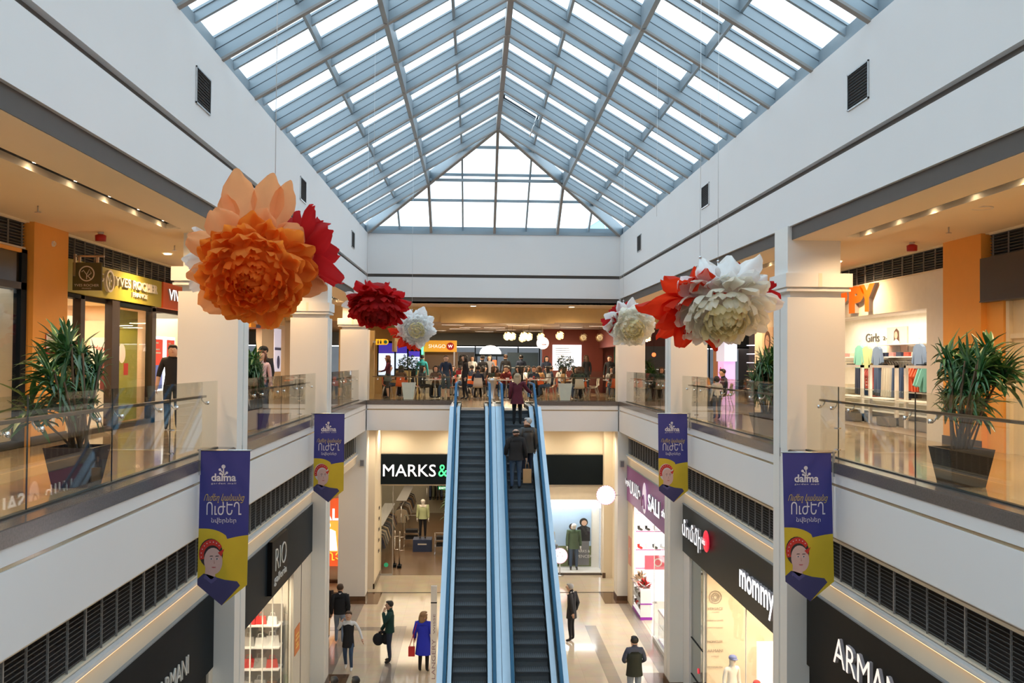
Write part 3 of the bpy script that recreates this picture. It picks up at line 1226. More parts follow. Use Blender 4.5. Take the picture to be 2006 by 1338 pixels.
# ---------------------------------------------------------------- back wall of the ground floor
BY = YB + 4.2
bw = MB()
bw.box(-5.6, 5.6, BY, BY + .15, 4.9, 6.12, cream)
bw.box(-5.6, 5.6, BY + .02, BY + .15, 3.6, 4.9, cream)
bw.box(-5.6, -4.42, BY - .02, BY + .15, 0, 4.9, cream)
bw.box(-5.4, -4.42, YB + 1.8, BY, 0, 6.1, cream)
bw.box(1.0, 1.25, BY, BY + .15, 0, 3.7, cream)
bw.box(1.0, 4.68, BY, BY + .15, 3.05, 3.7, panelm)
bw.box(4.55, 5.6, BY - .5, BY + .15, 0, 6.1, cream)
bw.box(4.9, 5.6, YB + .8, BY, 0, 6.1, cream)
bw.box(-4.46, -4.40, YB + 1.8, BY + .02, 0, .2, brownt)
bw.box(4.5, 4.62, BY - .56, BY - .48, 0, .2, brownt)
bw.pieces('wall_lower_back')
t = thing('shop_sign', 'long black sign with white Marks letters and green ampersand behind the escalators', 'sign', (0, BY, 3.67))
MB().box(-4.56, 4.56, -.14, 0, 0, 1.2, blackm).obj('board', t)
b = MB()
put_text(b, 'MARKS', (at(751, 932, Y=BY).x, -.14, .32), X_, Z_, wd=at(854, 920, Y=BY).x - at(751, 920, Y=BY).x, ht=.48, m=letterw, depth=.04)
put_text(b, 'SPENCER', (-1.0, -.14, .32), X_, Z_, wd=2.6, ht=.48, m=letterw, depth=.04)
b.obj('lettering', t)
b = MB()
put_text(b, '&', (at(859, 932, Y=BY).x, -.14, .32), X_, Z_, wd=at(876, 932, Y=BY).x - at(859, 932, Y=BY).x, ht=.48, m=mat('lit_green_letter', (.05, .8, .2), .5, emit=1.6, ecol=(.05, .9, .25)), depth=.04)
b.obj('ampersand', t)
# hide nothing: the word behind the escalators is short of the dark right half
# department store interior
sh = MB()
sh.box(-9, 1.0, 56, 56.2, 0, 4.2, mat('store_green_grey_wall', (.42, .40, .32), .7))
sh.box(-9.2, -9, BY, 56.2, 0, 4.2, cream)
sh.box(1.0, 1.2, BY, 56, 0, 4.2, cream)
sh.box(-9, 1.0, BY + .15, 56, 4.2, 4.3, ceilm)
sh.box(-9, -4.4, BY + .1, BY + .2, 0, 4.2, cream)
sh.pieces('wall_store')
t = thing('glass_door', 'open glass door leaf with a green sticker at the clothing store entrance', 'glass door', (-4.2, BY, 0))
MB().box(-.22, .28, -.01, .01, .06, 3.6, sgl).obj('pane', t)
MB().box(-.22, .28, -.03, .03, 0, .06, steel).box(.26, .29, -.02, .02, .06, 3.6, louvf).obj('door_frame', t)
MB().disc((.02, -.012, .42), X_, Z_, .09, mat('green_sticker', (.02, .5, .3), .5), 16, 0, .004).obj('green_sticker', t)
for x, y, lb in ((-3.76, 41.3, 'slim anti theft gate nearest the glass door'), (-3.98, 41.5, 'anti theft gate with two short cross bars'), (-1.35, 41.4, 'anti theft gate beside the escalator edge')):
    t = thing('security_gate', lb, 'security gate', (x, y, 0))
    MB().tube([(0, 0, .1), (0, 0, 1.5)], .03, chrome, 10).obj('post', t)
    MB().box(-.08, .08, -.2, .2, 0, .1, blackm).obj('base', t)
    MB().tube([(0, 0, 1.25), (.2, .1, 1.25)], .012, chrome, 6).tube([(0, 0, .7), (.2, .1, .7)], .012, chrome, 6).obj('cross_bar', t)

# display window at the back
MB().box(1.25, 4.55, BY + 1.0, BY + 1.1, 0, 3.1, mat('lit_white_wall', (.9, .88, .84), .6)).box(1.25, 4.55, BY + .02, BY + 1.0, .02, .1, white).box(1.25, 4.55, BY + .05, BY + 1.0, 3.1, 3.14, white).pieces('wall_window')
t = thing('shop_window', 'bright back display window with mannequins before a landscape poster', 'shop window', (2.9, BY + .03, 0))
MB().box(-1.65, .1, -.006, .006, .08, 3.05, sgl).obj('pane', t)
MB().box(.1, 1.65, -.006, .006, .08, 3.05, sgl).obj('pane', t)
MB().box(-1.65, 1.65, -.03, .03, 0, .08, brown).box(1.6, 1.65, -.03, .03, 0, 3.05, white).obj('window_frame', t)
t = thing('landscape_poster', 'large poster of young people under a blue sky inside the back window', 'poster', (2.8, BY + .98, 1.35))
b = MB().box(-1.5, 1.42, -.02, 0, -1.2, 1.2, mat('poster_sky_blue', (.42, .58, .80), .5, var=.15, vscale=1.5))
b.box(-1.5, 1.42, -.021, -.02, -1.2, -.35, mat('poster_grass', (.14, .17, .07), .6, var=.5, vscale=8))
b.obj('landscape_print', t)
b = MB()
for x, hz, s, m1, m2 in ((-.72, .35, 1, denim, black), (-.30, .42, 1, mat('grey_beige_cloth', (.45, .40, .36), .8), denim), (.62, .42, 1, denim2, black), (1.1, .60, 1.35, black, mat('grey_cloth', (.2, .2, .22), .8))):
    dk = mat('dark_hair', (.025, .018, .014), .7)
    b.disc((x, -.022, hz + .03), X_, Z_, .13 * s, dk, 14, 0, .004)
    b.disc((x + .02, -.027, hz), X_, Z_, .085 * s, skin, 14, 0, .004)
    b.prism([(x - .20 * s, hz - .75), (x - .2 * s, hz - .2), (x - .06, hz - .1), (x + .06, hz - .1), (x + .2 * s, hz - .2), (x + .2 * s, hz - .75)], 'y', -.026, -.022, m1)
    b.prism([(x - .17 * s, -1.15), (x - .17 * s, hz - .75), (x + .17 * s, hz - .75), (x + .17 * s, -1.15)], 'y', -.026, -.022, m2)
b.obj('people_print', t)
b = MB()
put_text(b, 'MARKS &', (.75, -.03, -.62), X_, Z_, wd=.62, m=white, depth=.004)
put_text(b, 'SPENCER', (.75, -.03, -.84), X_, Z_, wd=.7, m=white, depth=.004)
b.obj('lettering', t)


def badge(x, y, z, r, label, txt='SALI'):
    t = thing('round_sign', label, 'sign', (x, y, z))
    lit = mat('lit_badge', (1, .97, 1), .5, emit=1.5, ecol=(1, .93, .97))
    MB().disc((0, .04, 0), X_, Z_, r, lit, 36, 0, .08).obj('disc', t)
    b = MB()
    pk = mat('pink_ink', (.6, .25, .4), .5)
    b.disc((0, -.045, 0), X_, Z_, r * .96, pk, 36, r * .92, .004)
    for k in range(9):
        q = PI * (.08 + .84 * k / 8)
        b.disc((-math.cos(q) * r * .78, -.045, math.sin(q) * r * .78), X_, Z_, .035, pk, 8, .02, .004)
    for k in range(24):
        q = 2 * PI * k / 24
        b.disc((math.cos(q) * r * 1.0, -.03, math.sin(q) * r * 1.0), X_, Z_, .025, pk, 6, 0, .01)
    b.obj('ring_print', t)
    return t


p = at(1187, 970, Y=35.5)
t = badge(p.x, 35.5, p.z, .34, 'round white lit sign hanging on the corner column by the purple shop')
MB().box(.3, p.x * 0 + (AX - p.x) + .02, -.02, .02, -.015, .015, steel).obj('bracket', t)
# ---------------------------------------------------------------- upper gallery shop fronts
UX = 8.0
black_fr = mat('dark_brown_frame', (.035, .025, .022), .35)
greenm = mat('olive_green_panel', (.42, .38, .05), .5)
lim = mat('lime_panel', (.45, .45, .06), .4)


def wallbox(name, a, xa, xb, ya, yb, za, zb_, m):
    return struct(MB().box(*sorted((a * xa, a * xb)), ya, yb, za, zb_, m).obj(name))


beige = mat('beige_shop_panel', (.72, .58, .38), .5)
for a, nm in ((-1, 'left'), (1, 'right')):
    # orange piers
    wallbox('wall_gallery_pier', a, UX - .1, UX + .6, 16.3, 17.65, ZF, 10.88, orange)
    wallbox('wall_gallery_pier', a, UX - .1, UX + .6, 6.2, 7.5, ZF, 10.88, orange)
    wallbox('trim_skirting', a, UX - .115, UX - .1, 16.28, 17.67, ZF, ZF + .16, black_fr)
    for y0, y1 in ((7.5, 16.3), (17.65, 25.9)):
        wallbox('wall_gallery_head', a, UX + .09, UX + .2, y0, y1, 9.75, 10.9, darkgap)
louvre_band(-1, UX, 7.55, 16.2, 10.44, 10.84, 'dark louvre strip above the black framed window, gallery side of the orange pier', sl_m=louvslat)
louvre_band(-1, UX, 17.7, 25.9, 10.44, 10.84, 'dark louvre strip above the green Yves Rocher sign', sl_m=louvslat)
louvre_band(1, UX, 7.55, 16.2, 10.44, 10.84, 'dark louvre strip above the blank dark sign board', sl_m=louvslat)
louvre_band(1, UX, 17.7, 25.9, 10.44, 10.84, 'dark louvre strip above the orange lit letters', sl_m=louvslat)
for a in (-1, 1):
    wallbox('trim_cove', a, UX - .02, UX + .1, 7.5, 25.9, 10.86, 10.89, mat('warm_white_edge', (.9, .8, .6), .6))

# near shop, green side: black frames, dark transom, curtained glass
t = thing('shop_window', 'black framed shop window with a dark transom beside the orange pier', 'shop window', (-UX, 11.9, ZF))
b = MB()
for y in (-4.35, -.1, 4.2):
    b.box(-.08, .04, y - .10, y + .10, 0, 3.2, blackm)
b.box(-.08, .04, -4.35, 4.3, 2.55, 2.66, black_fr)
b.box(-.08, .04, -4.35, 4.3, 3.14, 3.2, orange)
b.box(-.08, .04, -4.35, 4.3, 0, .12, blackm)
b.obj('window_frame', t)
MB().box(-.02, 0, -4.35, 4.3, 2.66, 3.14, mat('dark_transom_glass', (.05, .035, .025), .15)).obj('transom', t)
MB().box(-.006, .006, -4.35, 4.3, .12, 2.55, sgl).obj('pane', t)
(MB().box(-UX - .9, -UX - .8, 7, 16.2, ZF, 9.8, mat('cream_curtain', (.72, .60, .44), .8)).box(-UX - .9, -UX, 16.1, 16.2, ZF, 9.8, beige).pieces('wall_window_back'))
t = thing('wall_notice', 'white paper notice with a red footer on the orange pier', 'notice', (-UX + .1, 17.03, 8.88))
MB().box(0, .01, -.26, .26, -.19, .19, mat('red_notice', (.45, .03, .02), .5)).obj('backing', t)
MB().box(.01, .014, -.24, .24, -.10, .18, mat('paper', (.75, .72, .68), .7)).obj('sheet', t)
b = MB()
for k in range(7):
    b.box(.014, .016, -.18, .18 - .05 * (k % 3), .13 - k * .033, .138 - k * .033, brandm)
b.obj('print', t)
t = thing('call_point', 'small red fire call point on the orange pier beside the hanging green sign', 'fire alarm button', (-UX + .1, 17.4, 8.64))
MB().box(0, .05, -.06, .06, -.07, .07, mat('fire_red', (.4, .01, .01), .4)).obj('case', t)
MB().box(.05, .055, -.025, .025, -.02, .03, white).obj('button', t)
t = thing('thermostat', 'small white wall control box on the orange pier below the notice', 'wall control', (-UX + .1, 16.72, 8.62))
MB().box(0, .04, -.05, .05, -.06, .06, white).obj('case', t)
MB().box(.04, .045, -.02, .02, -.01, .03, trimm).obj('display', t)
t = thing('smoke_detector', 'small round white sensor high on the orange pier', 'sensor', (-UX + .1, 17.0, 10.6))
MB().disc((0, 0, 0), Y_, Z_, .05, white, 14, 0, .03).obj('base', t)
MB().disc((.03, 0, 0), Y_, Z_, .03, ceilm, 12, 0, .02).obj('cap', t)
t = thing('wall_socket', 'white socket low on the orange pier behind the glass', 'socket', (-UX + .1, 17.1, 7.55))
MB().box(0, .02, -.06, .06, -.07, .07, white).obj('plate', t)
MB().disc((.02, 0, 0), Y_, Z_, .03, ceilm, 12, 0, .005).obj('outlet', t)

# green Yves Rocher shop
t = thing('shop_sign', 'olive green Yves Rocher sign with raised pale letters and round leaf emblem', 'sign', (-UX, 20.35, 9.84))
MB().box(-.09, .03, -2.7, 2.72, 0, .60, greenm).obj('board', t)
b = MB()
put_text(b, 'YVES ROCHER', (.03, -.35, .28), Y_, Z_, wd=2.65, ht=.19, m=letterd, depth=.05, bold=.02)
put_text(b, 'FRANCE', (.03, .7, .12), Y_, Z_, wd=.95, ht=.10, m=letterd, depth=.04, bold=.02)
put_text(b, 'ՌՈՇԵ', (.03, -1.9, .30), Y_, Z_, wd=.95, ht=.19, m=letterd, depth=.05, bold=.02)
b.obj('lettering', t)
b = MB()
lw_ = letterd
b.disc((.03, -.64, .34), Y_, Z_, .22, lw_, 28, .18, .06)
b.disc((.03, -.64, .34), Y_, Z_, .18, greenm, 28, 0, .02)
for pts in ([(-.64, .19), (-.64, .33)], [(-.64, .33), (-.72, .44), (-.78, .40)], [(-.64, .33), (-.56, .46), (-.53, .36), (-.60, .30)], [(-.62, .31), (-.54, .22)]):
    b.tube([(.055, y, z) for y, z in pts], .017, lw_, 5)
b.obj('emblem', t)
t = thing('hanging_sign', 'square dark green hanging sign with a round leaf emblem on a wall bracket', 'hanging sign', (-UX + .12, 17.9, 9.87))
gr = mat('dark_olive_panel', (.085, .085, .03), .5)
MB().box(-.03, .48, -.025, .025, 0, .5, gr).obj('board', t)
b = MB()
b.disc((.22, -.026, .30), X_, Z_, .14, letterd, 28, .12, .006)
for pts in ([(.22, .20), (.22, .28)], [(.22, .28), (.16, .36), (.13, .33)], [(.22, .28), (.27, .38), (.30, .31), (.24, .26)], [(.235, .26), (.29, .21)]):
    b.tube([(x, -.03, z) for x, z in pts], .008, letterd, 5)
b.obj('emblem', t)
b = MB()
put_text(b, 'YVES ROCHER', (.22, -.026, .09), X_, Z_, wd=.44, ht=.045, m=letterd, depth=.004, center=True)
put_text(b, 'FRANCE', (.22, -.026, .035), X_, Z_, wd=.16, ht=.018, m=letterd, depth=.004, center=True)
b.obj('lettering', t)
MB().box(-.02, .02, -.03, .03, .25, .65, steel).box(0, .52, -.02, .02, .60, .63, steel).box(.06, .10, -.02, .02, .48, .62, steel).box(.38, .42, -.02, .02, .48, .62, steel).obj('bracket', t)
t = thing('shop_window', 'dark framed glass front and door of the green cosmetics shop', 'shop window', (-UX, 20.3, ZF))
b = MB()
for y0, y1 in ((-2.65, -2.55), (-1.88, -1.68), (-.30, .12), (2.15, 2.42)):
    b.box(-.12, .03, y0, y1, 0, 2.62, black_fr)
b.box(-.1, .03, -2.65, -1.7, 2.55, 2.62, blackm)
b.box(-.1, .03, .1, 2.4, 2.52, 2.60, blackm)
b.box(-.1, .03, -2.65, 2.4, 0, .1, black_fr)
b.obj('window_frame', t)
MB().box(-.05, -.04, -2.55, -1.85, .1, 2.55, sgl).obj('pane', t)
MB().box(-.05, -.04, .12, 2.15, .1, 2.52, sgl).obj('pane', t)
MB().box(-UX + 8.0 - .3, -.28, .9, 2.1, .1, 2.5, lim).obj('lime_panel', t)
# interior
iw = mat('peach_shop_wall', (.80, .58, .40), .7)
room('wall_cosmetics', -1, UX + .1, 11.4, 17.7, 22.7, ZF, 9.84, iw, upfl)
t = thing('shelf_unit', 'wall shelves full of bottles inside the green cosmetics shop', 'shelf', (-9.95, 22.45, ZF))
for z in (.5, .85, 1.2, 1.55):
    MB().box(-1.3, 1.2, -.2, .15, z - .02, z, white).obj('shelf', t)
MB().box(-1.3, 1.2, .15, .18, .0, 2.3, iw).obj('back_panel', t)
bcols = [mat('amber_bottle', (.65, .22, .05), .3), mat('red_bottle', (.5, .04, .03), .3), mat('yellow_bottle', (.8, .55, .08), .3), mat('white_bottle', (.8, .75, .7), .3)]
first = {}
for zi, z in enumerate((.5, .85, 1.2, 1.55)):
    for k in range(17):
        x = -11.15 + k * .145 + random.uniform(-.02, .02)
        ci = random.randrange(4)
        h = random.choice((.14, .18, .22))
        if ci not in first:
            b = MB().lathe([(.05, 0), (.055, .02), (.055, .12), (.02, .15), (.02, .18)], (0, 0, 0), bcols[ci], 8)
            o = b.obj('bottle', None)
            first[ci] = o
        else:
            o = first[ci].copy()
            COL.objects.link(o)
        o.location = (x, 22.38, ZF + z)
        o.scale = (1, 1, h / .18 * 1.1)
        tag(o, ['amber', 'red', 'yellow', 'white'][ci] + ' bottle standing on the wall shelves of the green cosmetics shop', 'bottle', ['amber', 'red', 'yellow', 'white'][ci] + ' cosmetics bottles on the wall shelves')
        o['kind'] = 'thing'
for x, cc, lb in ((-10.55, (.55, .15, .08), 'white card with a red round print above the cosmetics shelves'), (-9.75, (.15, .3, .05), 'white card with a green leaf print above the cosmetics shelves')):
    t = thing('display_card', lb, 'display card', (x, 22.57, ZF + 1.95))
    MB().box(-.17, .17, -.03, 0, 0, .46, white).obj('card', t)
    MB().disc((.04, -.031, .22), X_, Z_, .10, mat('print_%d' % int(cc[0] * 100), cc, .5), 14, 0, .003).obj('print', t)
t = thing('standing_banner', 'tall white standing banner with a dark haired face inside the cosmetics shop', 'display banner', (-8.72, 21.5, ZF))
MB().box(-.26, .26, 0, .04, .2, 1.9, mat('paper')).obj('sheet', t)
b = MB()
b.disc((.10, -.002, 1.25), X_, Z_, .15, mat('dark_red_hair', (.12, .02, .02), .6), 18, 0, .004)
b.prism([(-.04, .75), (-.04, 1.25), (.24, 1.25), (.24, .75)], 'y', -.004, 0, mat('dark_red_hair'))
b.disc((.11, -.007, 1.22), X_, Z_, .09, skin, 18, 0, .004)
b.obj('face_print', t)
b = MB()
put_text(b, 'Happy', (-.2, -.001, 1.6), X_, Z_, wd=.36, m=mat('red_notice'), depth=.003, shear=.3)
b.obj('lettering', t)
MB().box(-.25, .25, -.12, .15, 0, .2, white).obj('base', t)
t = thing('window_sticker', 'oval pale sticker with a red flower on the cosmetics shop glass', 'sticker', (-UX - .038, 18.1, ZF + 1.15))
MB().disc((0, 0, 0), Y_, Z_ * 1.0, .24, mat('paper'), 24, 0, .006).obj('sheet', t)
MB().disc((.007, 0, -.04), Y_, Z_, .13, mat('pale_red_print', (.6, .3, .25), .6), 20, 0, .003).obj('flower_print', t)
t = thing('window_sticker', 'round white sticker on the glass door beside the lime panel', 'sticker', (-UX - .038, 20.75, ZF + 1.55))
MB().disc((0, 0, 0), Y_, Z_, .20, mat('paper'), 24, 0, .006).obj('sheet', t)
MB().box(.007, .012, .1, .35, -.45, -.2, mat('red_notice')).obj('red_tag', t)

# orange red VIVA sign and lit adverts beyond
t = thing('shop_sign', 'orange red sign with white lit letters next to the green sign', 'sign', (-UX, 24.5, 9.84))
MB().box(-.09, .06, -1.4, 1.4, 0, .60, mat('orange_red_panel', (.75, .12, .03), .5)).obj('board', t)
b = MB()
put_text(b, 'VIVA', (.06, -1.1, .2), Y_, Z_, wd=1.25, ht=.26, m=letterw, depth=.04, bold=.02)
b.obj('lettering', t)
(MB().box(-UX - 2.6, -UX - 2.5, 22.8, 31, ZF, 9.84, mat('cool_grey_wall', (.5, .5, .48), .6)).box(-UX - 2.6, -UX, 22.72, 22.8, ZF, 9.84, beige)
       .box(-UX - .2, -UX, 25.95, 31, 9.75, 10.88, ceilm).box(-UX - 2.5, -UX - .1, 26.0, 26.2, ZF, 9.84, beige).pieces('wall_gallery'))
t = thing('wall_mural', 'blue and yellow painted panel high in the passage beside the lit adverts', 'wall panel', (-UX - 2.45, 27, 9.3))
MB().box(-.02, .02, -2.5, 2.0, -.35, .35, mat('blue_paint', (.06, .10, .35), .5)).obj('blue_panel', t)
MB().box(-.02, .025, -2.2, 1.8, -.75, -.35, mat('yellow_paint', (.7, .45, .04), .5)).obj('yellow_panel', t)
for k, (y, lb) in enumerate(((23.05, 'lit advertising totem with red and blue print nearest the cosmetics shop'), (23.95, 'lit advertising totem directly behind the man in black'))):
    t = thing('advertising_totem', lb, 'advertising totem', (-UX - .02, y, ZF + .85))
    MB().box(-.12, 0, -.36, .36, -.15, 1.12, mat('lit_frame', (.9, .93, 1), .5, emit=1.6)).obj('frame', t)
    b = MB().box(0, .01, -.29, .29, .45, 1.05, mat('lit_advert_red', (.75, .07, .04), .5, emit=.35))
    b.box(0, .01, -.29, .29, -.10, .45, mat('lit_advert_blue', (.12, .18, .5), .5, emit=.45, var=.5, vscale=6))
    for q, z in enumerate((.95, .8, .72)):
        b.box(.01, .014, -.2, -.02 + .08 * q, z, z + .03, mat('paper'))
    b.obj('print', t)
    MB().box(-.1, 0, -.3, .3, -.85, -.15, white).obj('base', t)

# stripes sign and lit panel seen between near and middle column
t = thing('shop_sign', 'small sign box with orange and blue stripes seen between two columns', 'sign', (-UX, 33.0, 9.7))
for k, cc in enumerate(((.85, .35, .02), (.08, .10, .25), (.75, .18, .02))):
    MB().box(-.4, .1, -1.1 + k * .72, -.38 + k * .72, 0, .75, mat('stripe_%d' % k, cc, .5)).obj('panel', t)
(MB().box(-UX - .2, -UX, 34.0, 36.0, ZF, 10.88, cream).box(-UX - .3, -UX + .02, 38.0, 40, ZF, 10.88, cream).box(-UX - .2, -UX, 36, 38, 9.95, 10.88, ceilm).box(-UX - .2, -UX, 31, 34, 10.3, 10.88, ceilm)
       .box(-UX - 3, -UX - 2.9, 31, 38, ZF, 10.5, mat('dark_restaurant_wall', (.10, .07, .05), .7)).pieces('wall_gallery_2'))
t = thing('lit_menu', 'tall lit white and lilac panel above the middle plant', 'lit panel', (-UX - .05, 37.0, 8.2))
MB().box(-.1, 0, -.6, .6, 0, 1.6, mat('lit_lilac', (.75, .78, 1), .5, emit=.45)).obj('box', t)
MB().box(-.1, 0, -.6, .6, ZF - 8.2, 0, beige).obj('base', t)
b = MB()
b.box(0, .01, -.55, .55, .8, .9, mat('blue_paint'))
b.disc((0, .1, .35), Y_, Z_, .25, mat('blue_paint'), 14, 0, .01)
b.obj('print', t)
t = thing('lit_menu', 'lit round topped white menu panels beside the striped sign', 'lit panel', (-UX - 1.2, 33.4, 8.5))
MB().disc((0, -.5, 0), Y_, Z_, .42, letterw, 20, 0, .03).obj('disc', t)
MB().disc((0, .5, 0), Y_, Z_, .42, letterw, 20, 0, .03).obj('disc', t)
MB().box(-.05, 0, -1.2, 1.2, -.7, -.35, blackm).obj('board', t)
MB().box(-.05, 0, -1.0, 1.0, ZF - 8.5, -.7, blackm).obj('base', t)

# ---------------------------------------------------------------- clothing shop with orange letters
clw = mat('shop_fascia_white', (.80, .76, .68), .35)
wallbox('wall_clothing', 1, UX, UX + .25, 17.65, 18.52, ZF, 10.42, clw)
wallbox('wall_clothing', 1, UX, UX + .25, 18.52, 26.0, 9.73, 10.42, clw)
t = thing('shop_sign', 'big lit orange letters on the white fascia of the clothing shop', 'sign', (UX, 22.9, 9.8))
olet = mat('lit_orange_letter', (.55, .07, .0), .5, emit=.75, ecol=(1, .13, .0))
for ch, yy in (('H', 25.3), ('A', 24.2), ('P', 23.15), ('P', 22.2), ('Y', 21.25 + .35)):
    b = MB()
    put_text(b, ch, (-.003, yy - 22.9, .0), -Y_, Z_, wd=.86, ht=.6, m=olet, depth=.09, bold=.07)
    b.obj('letter', t)
sc_ = mat('shop_bright_wall', (.92, .88, .80), .6)
(MB().box(10.7, 10.8, 18.4, 30, ZF, 9.95, sc_).box(UX + .25, 10.8, 18.32, 18.4, ZF, 9.95, sc_).box(UX + .2, 10.8, 18.4, 30, 9.95, 10.0, mat('shop_soffit', (.55, .48, .42), .6))
       .box(UX + .2, 10.8, 18.4, 30, ZF + .001, ZF + .008, mat('wood_shop_floor', (.30, .22, .15), .35)).box(UX + .2, 10.8, 29.9, 30, ZF, 9.95, sc_).box(UX, UX + .24, 26.0, 27.6, ZF, 10.88, cream).pieces('wall_clothing_inside'))
for k, y in enumerate((20.4, 21.7, 23.0, 24.3)):
    t = thing('downlight', 'round downlight in the clothing shop soffit, number %s from the corner' % ['one', 'two', 'three', 'four'][k], 'downlight', (9.3, y + 1.6, 9.94), 0, 'downlights over the clothing shop')
    t['label'] = 'small round downlight glowing in the soffit behind the orange letters'
    MB().disc((0, 0, -.01), X_, Y_, .09, coolm, 16, 0, .005).obj('lens', t)
    MB().disc((0, 0, -.015), X_, Y_, .12, white, 16, .09, .012).obj('ring', t)
t = thing('wall_lettering', 'dark Girls lettering on the bright back wall of the clothing shop', 'wall lettering', (10.69, 28.1, 9.28))
b = MB()
put_text(b, 'Girls', (0, 0, 0), -Y_, Z_, wd=.95, ht=.24, m=brown, depth=.01)
put_text(b, '2-14 years', (0, -1.2, .0), -Y_, Z_, wd=1.5, ht=.14, m=brown, depth=.01)
b.obj('lettering', t)
t = thing('wall_poster', 'poster of a long haired girl in a pale dress inside the clothing shop', 'poster', (10.66, 25.95, 9.25))
MB().box(0, .03, -.62, .62, -.40, .40, mat('pale_pink_poster', (.80, .62, .50), .6)).obj('sheet', t)
b = MB()
hr = mat('brown_hair', (.10, .035, .015), .6)
b.prism([(-.18, -.15), (-.14, .28), (0, .36), (.14, .28), (.18, -.15)], 'x', -.012, -.002, hr)
b.prism([(-.28, -.4), (-.2, .0), (0, .08), (.2, .0), (.3, -.4)], 'x', -.016, -.012, mat('pale_dress', (.75, .70, .68), .8))
b.disc((-.016, 0, .18), -Y_, Z_, .10, skin, 16, 0, .004)
b.obj('girl_print', t)

# shelving along the back wall and garments
wr = mat('white_rack_metal', (.85, .83, .8), .4)


def garment(mb, kind, m, m2=None, s=1.0):
    """garment hanging in the plane x=0 (seen from -x), centred at the hanger hook (0,0,0) hanging down"""
    if kind == 'jacket':
        prof = [(-.20, -.10), (-.30, -.42), (-.23, -.46), (-.17, -.24), (-.17, -.55), (.17, -.55), (.17, -.24), (.23, -.46), (.30, -.42), (.20, -.10), (.06, -.04), (-.06, -.04)]
    elif kind == 'trousers':
        prof = [(-.13, -.08), (-.15, -.70), (-.03, -.70), (0, -.3), (.03, -.70), (.15, -.70), (.13, -.08)]
    else:
        prof = [(-.17, -.08), (-.24, -.25), (-.17, -.30), (-.15, -.55), (.15, -.55), (.17, -.30), (.24, -.25), (.17, -.08), (.05, -.04), (-.05, -.04)]
    mb.prism([(y * s, z * s) for y, z in prof], 'x', -.035, .035, m)
    if m2:
        for k in range(6):
            z = -.14 - k * .07
            mb.box(-.037, .037, -.15 * s, .15 * s, z * s, (z + .025) * s, m2)
    mb.tube([(0, -.02, .06), (0, .03, .08), (0, .03, .03), (0, 0, 0), (0, 0, -.04)], .006, steel, 5)


gcols = {'mint jacket': ((.22, .55, .45), 'jacket'), 'blue grey jacket': ((.18, .25, .38), 'jacket'), 'navy jeans': ((.02, .035, .08), 'trousers'), 'cream trousers': ((.75, .68, .55), 'trousers'),
         'red striped shirt': ((.55, .12, .10), 'shirt'), 'yellow green jacket': ((.55, .62, .30), 'jacket'), 'orange red shirt': ((.75, .12, .04), 'shirt'), 'denim trousers': ((.06, .10, .20), 'trousers')}
gm = {k: mat('cloth_' + k.replace(' ', '_'), v[0], .85) for k, v in gcols.items()}
for rack_y, lb, items in ((24.9, 'white metal clothes frame nearest the near column, in the clothing shop', ['mint jacket', 'yellow green jacket', 'navy jeans']),
                          (22.9, 'white metal clothes frame in the middle of the clothing shop opening', ['blue grey jacket', 'navy jeans', 'denim trousers']),
                          (20.9, 'white metal clothes frame behind the big plant', ['navy jeans', 'orange red shirt'])):
    t = thing('clothes_rack', lb, 'clothes rack', (9.0, rack_y, ZF))
    b = MB()
    for y in (-.75, .75):
        b.box(-.03, .03, y - .05, y + .05, 0, 1.42, wr)
    b.box(-.03, .03, -.8, .8, 1.36, 1.42, wr)
    b.obj('frame', t)
    MB().box(-.03, .035, -.2, .2, 1.43, 1.45, blackm).obj('sign_holder', t)
    MB().box(-.2, .2, -.8, -.1, .02, .22, mat('grey_shelf_box', (.22, .21, .20), .5)).obj('base_box', t)
    for z in (.42, .62):
        MB().box(-.25, .25, -.75, .75, z, z + .02, wr).obj('shelf', t)
# rail stands at the back with individual garments
t = thing('shelf_unit', 'long white shelf and hanging rail along the back of the clothing shop', 'shelf', (10.45, 25.2, ZF))
MB().box(-.2, .22, -4.5, 4.4, 1.62, 1.65, wr).obj('shelf', t)
MB().box(-.2, .22, -1.6, 1.2, 1.95, 1.98, wr).obj('shelf', t)
MB().tube([(-.05, -4.5, 1.52), (-.05, 4.4, 1.52)], .015, steel, 6).obj('hanging_rail', t)
for z in (.15, .45, .72):
    MB().box(-.2, .22, -4.5, 4.4, z, z + .03, wr).obj('shelf', t)
order = ['denim trousers', 'navy jeans', 'red striped shirt', 'red striped shirt', 'navy jeans', 'cream trousers', 'cream trousers', 'denim trousers', 'denim trousers', 'navy jeans', 'orange red shirt', 'orange red shirt', 'mint jacket', 'denim trousers']
gfirst = {}


def hang(kind, x, y, z, rz, label, group=None, s=1.0):
    if kind not in gfirst:
        b = MB()
        garment(b, gcols[kind][1], gm[kind], mat('white_cotton', (.8, .78, .75), .85) if 'striped' in kind else None)
        o = b.obj('hanging_' + gcols[kind][1], None, (x, y, z))
        gfirst[kind] = o
    else:
        o = gfirst[kind].copy()
        COL.objects.link(o)
        o.location = (x, y, z)
    o.rotation_euler = (0, 0, rz)
    o.scale = (s, s, s)
    tag(o, label, 'clothing', group)
    return o


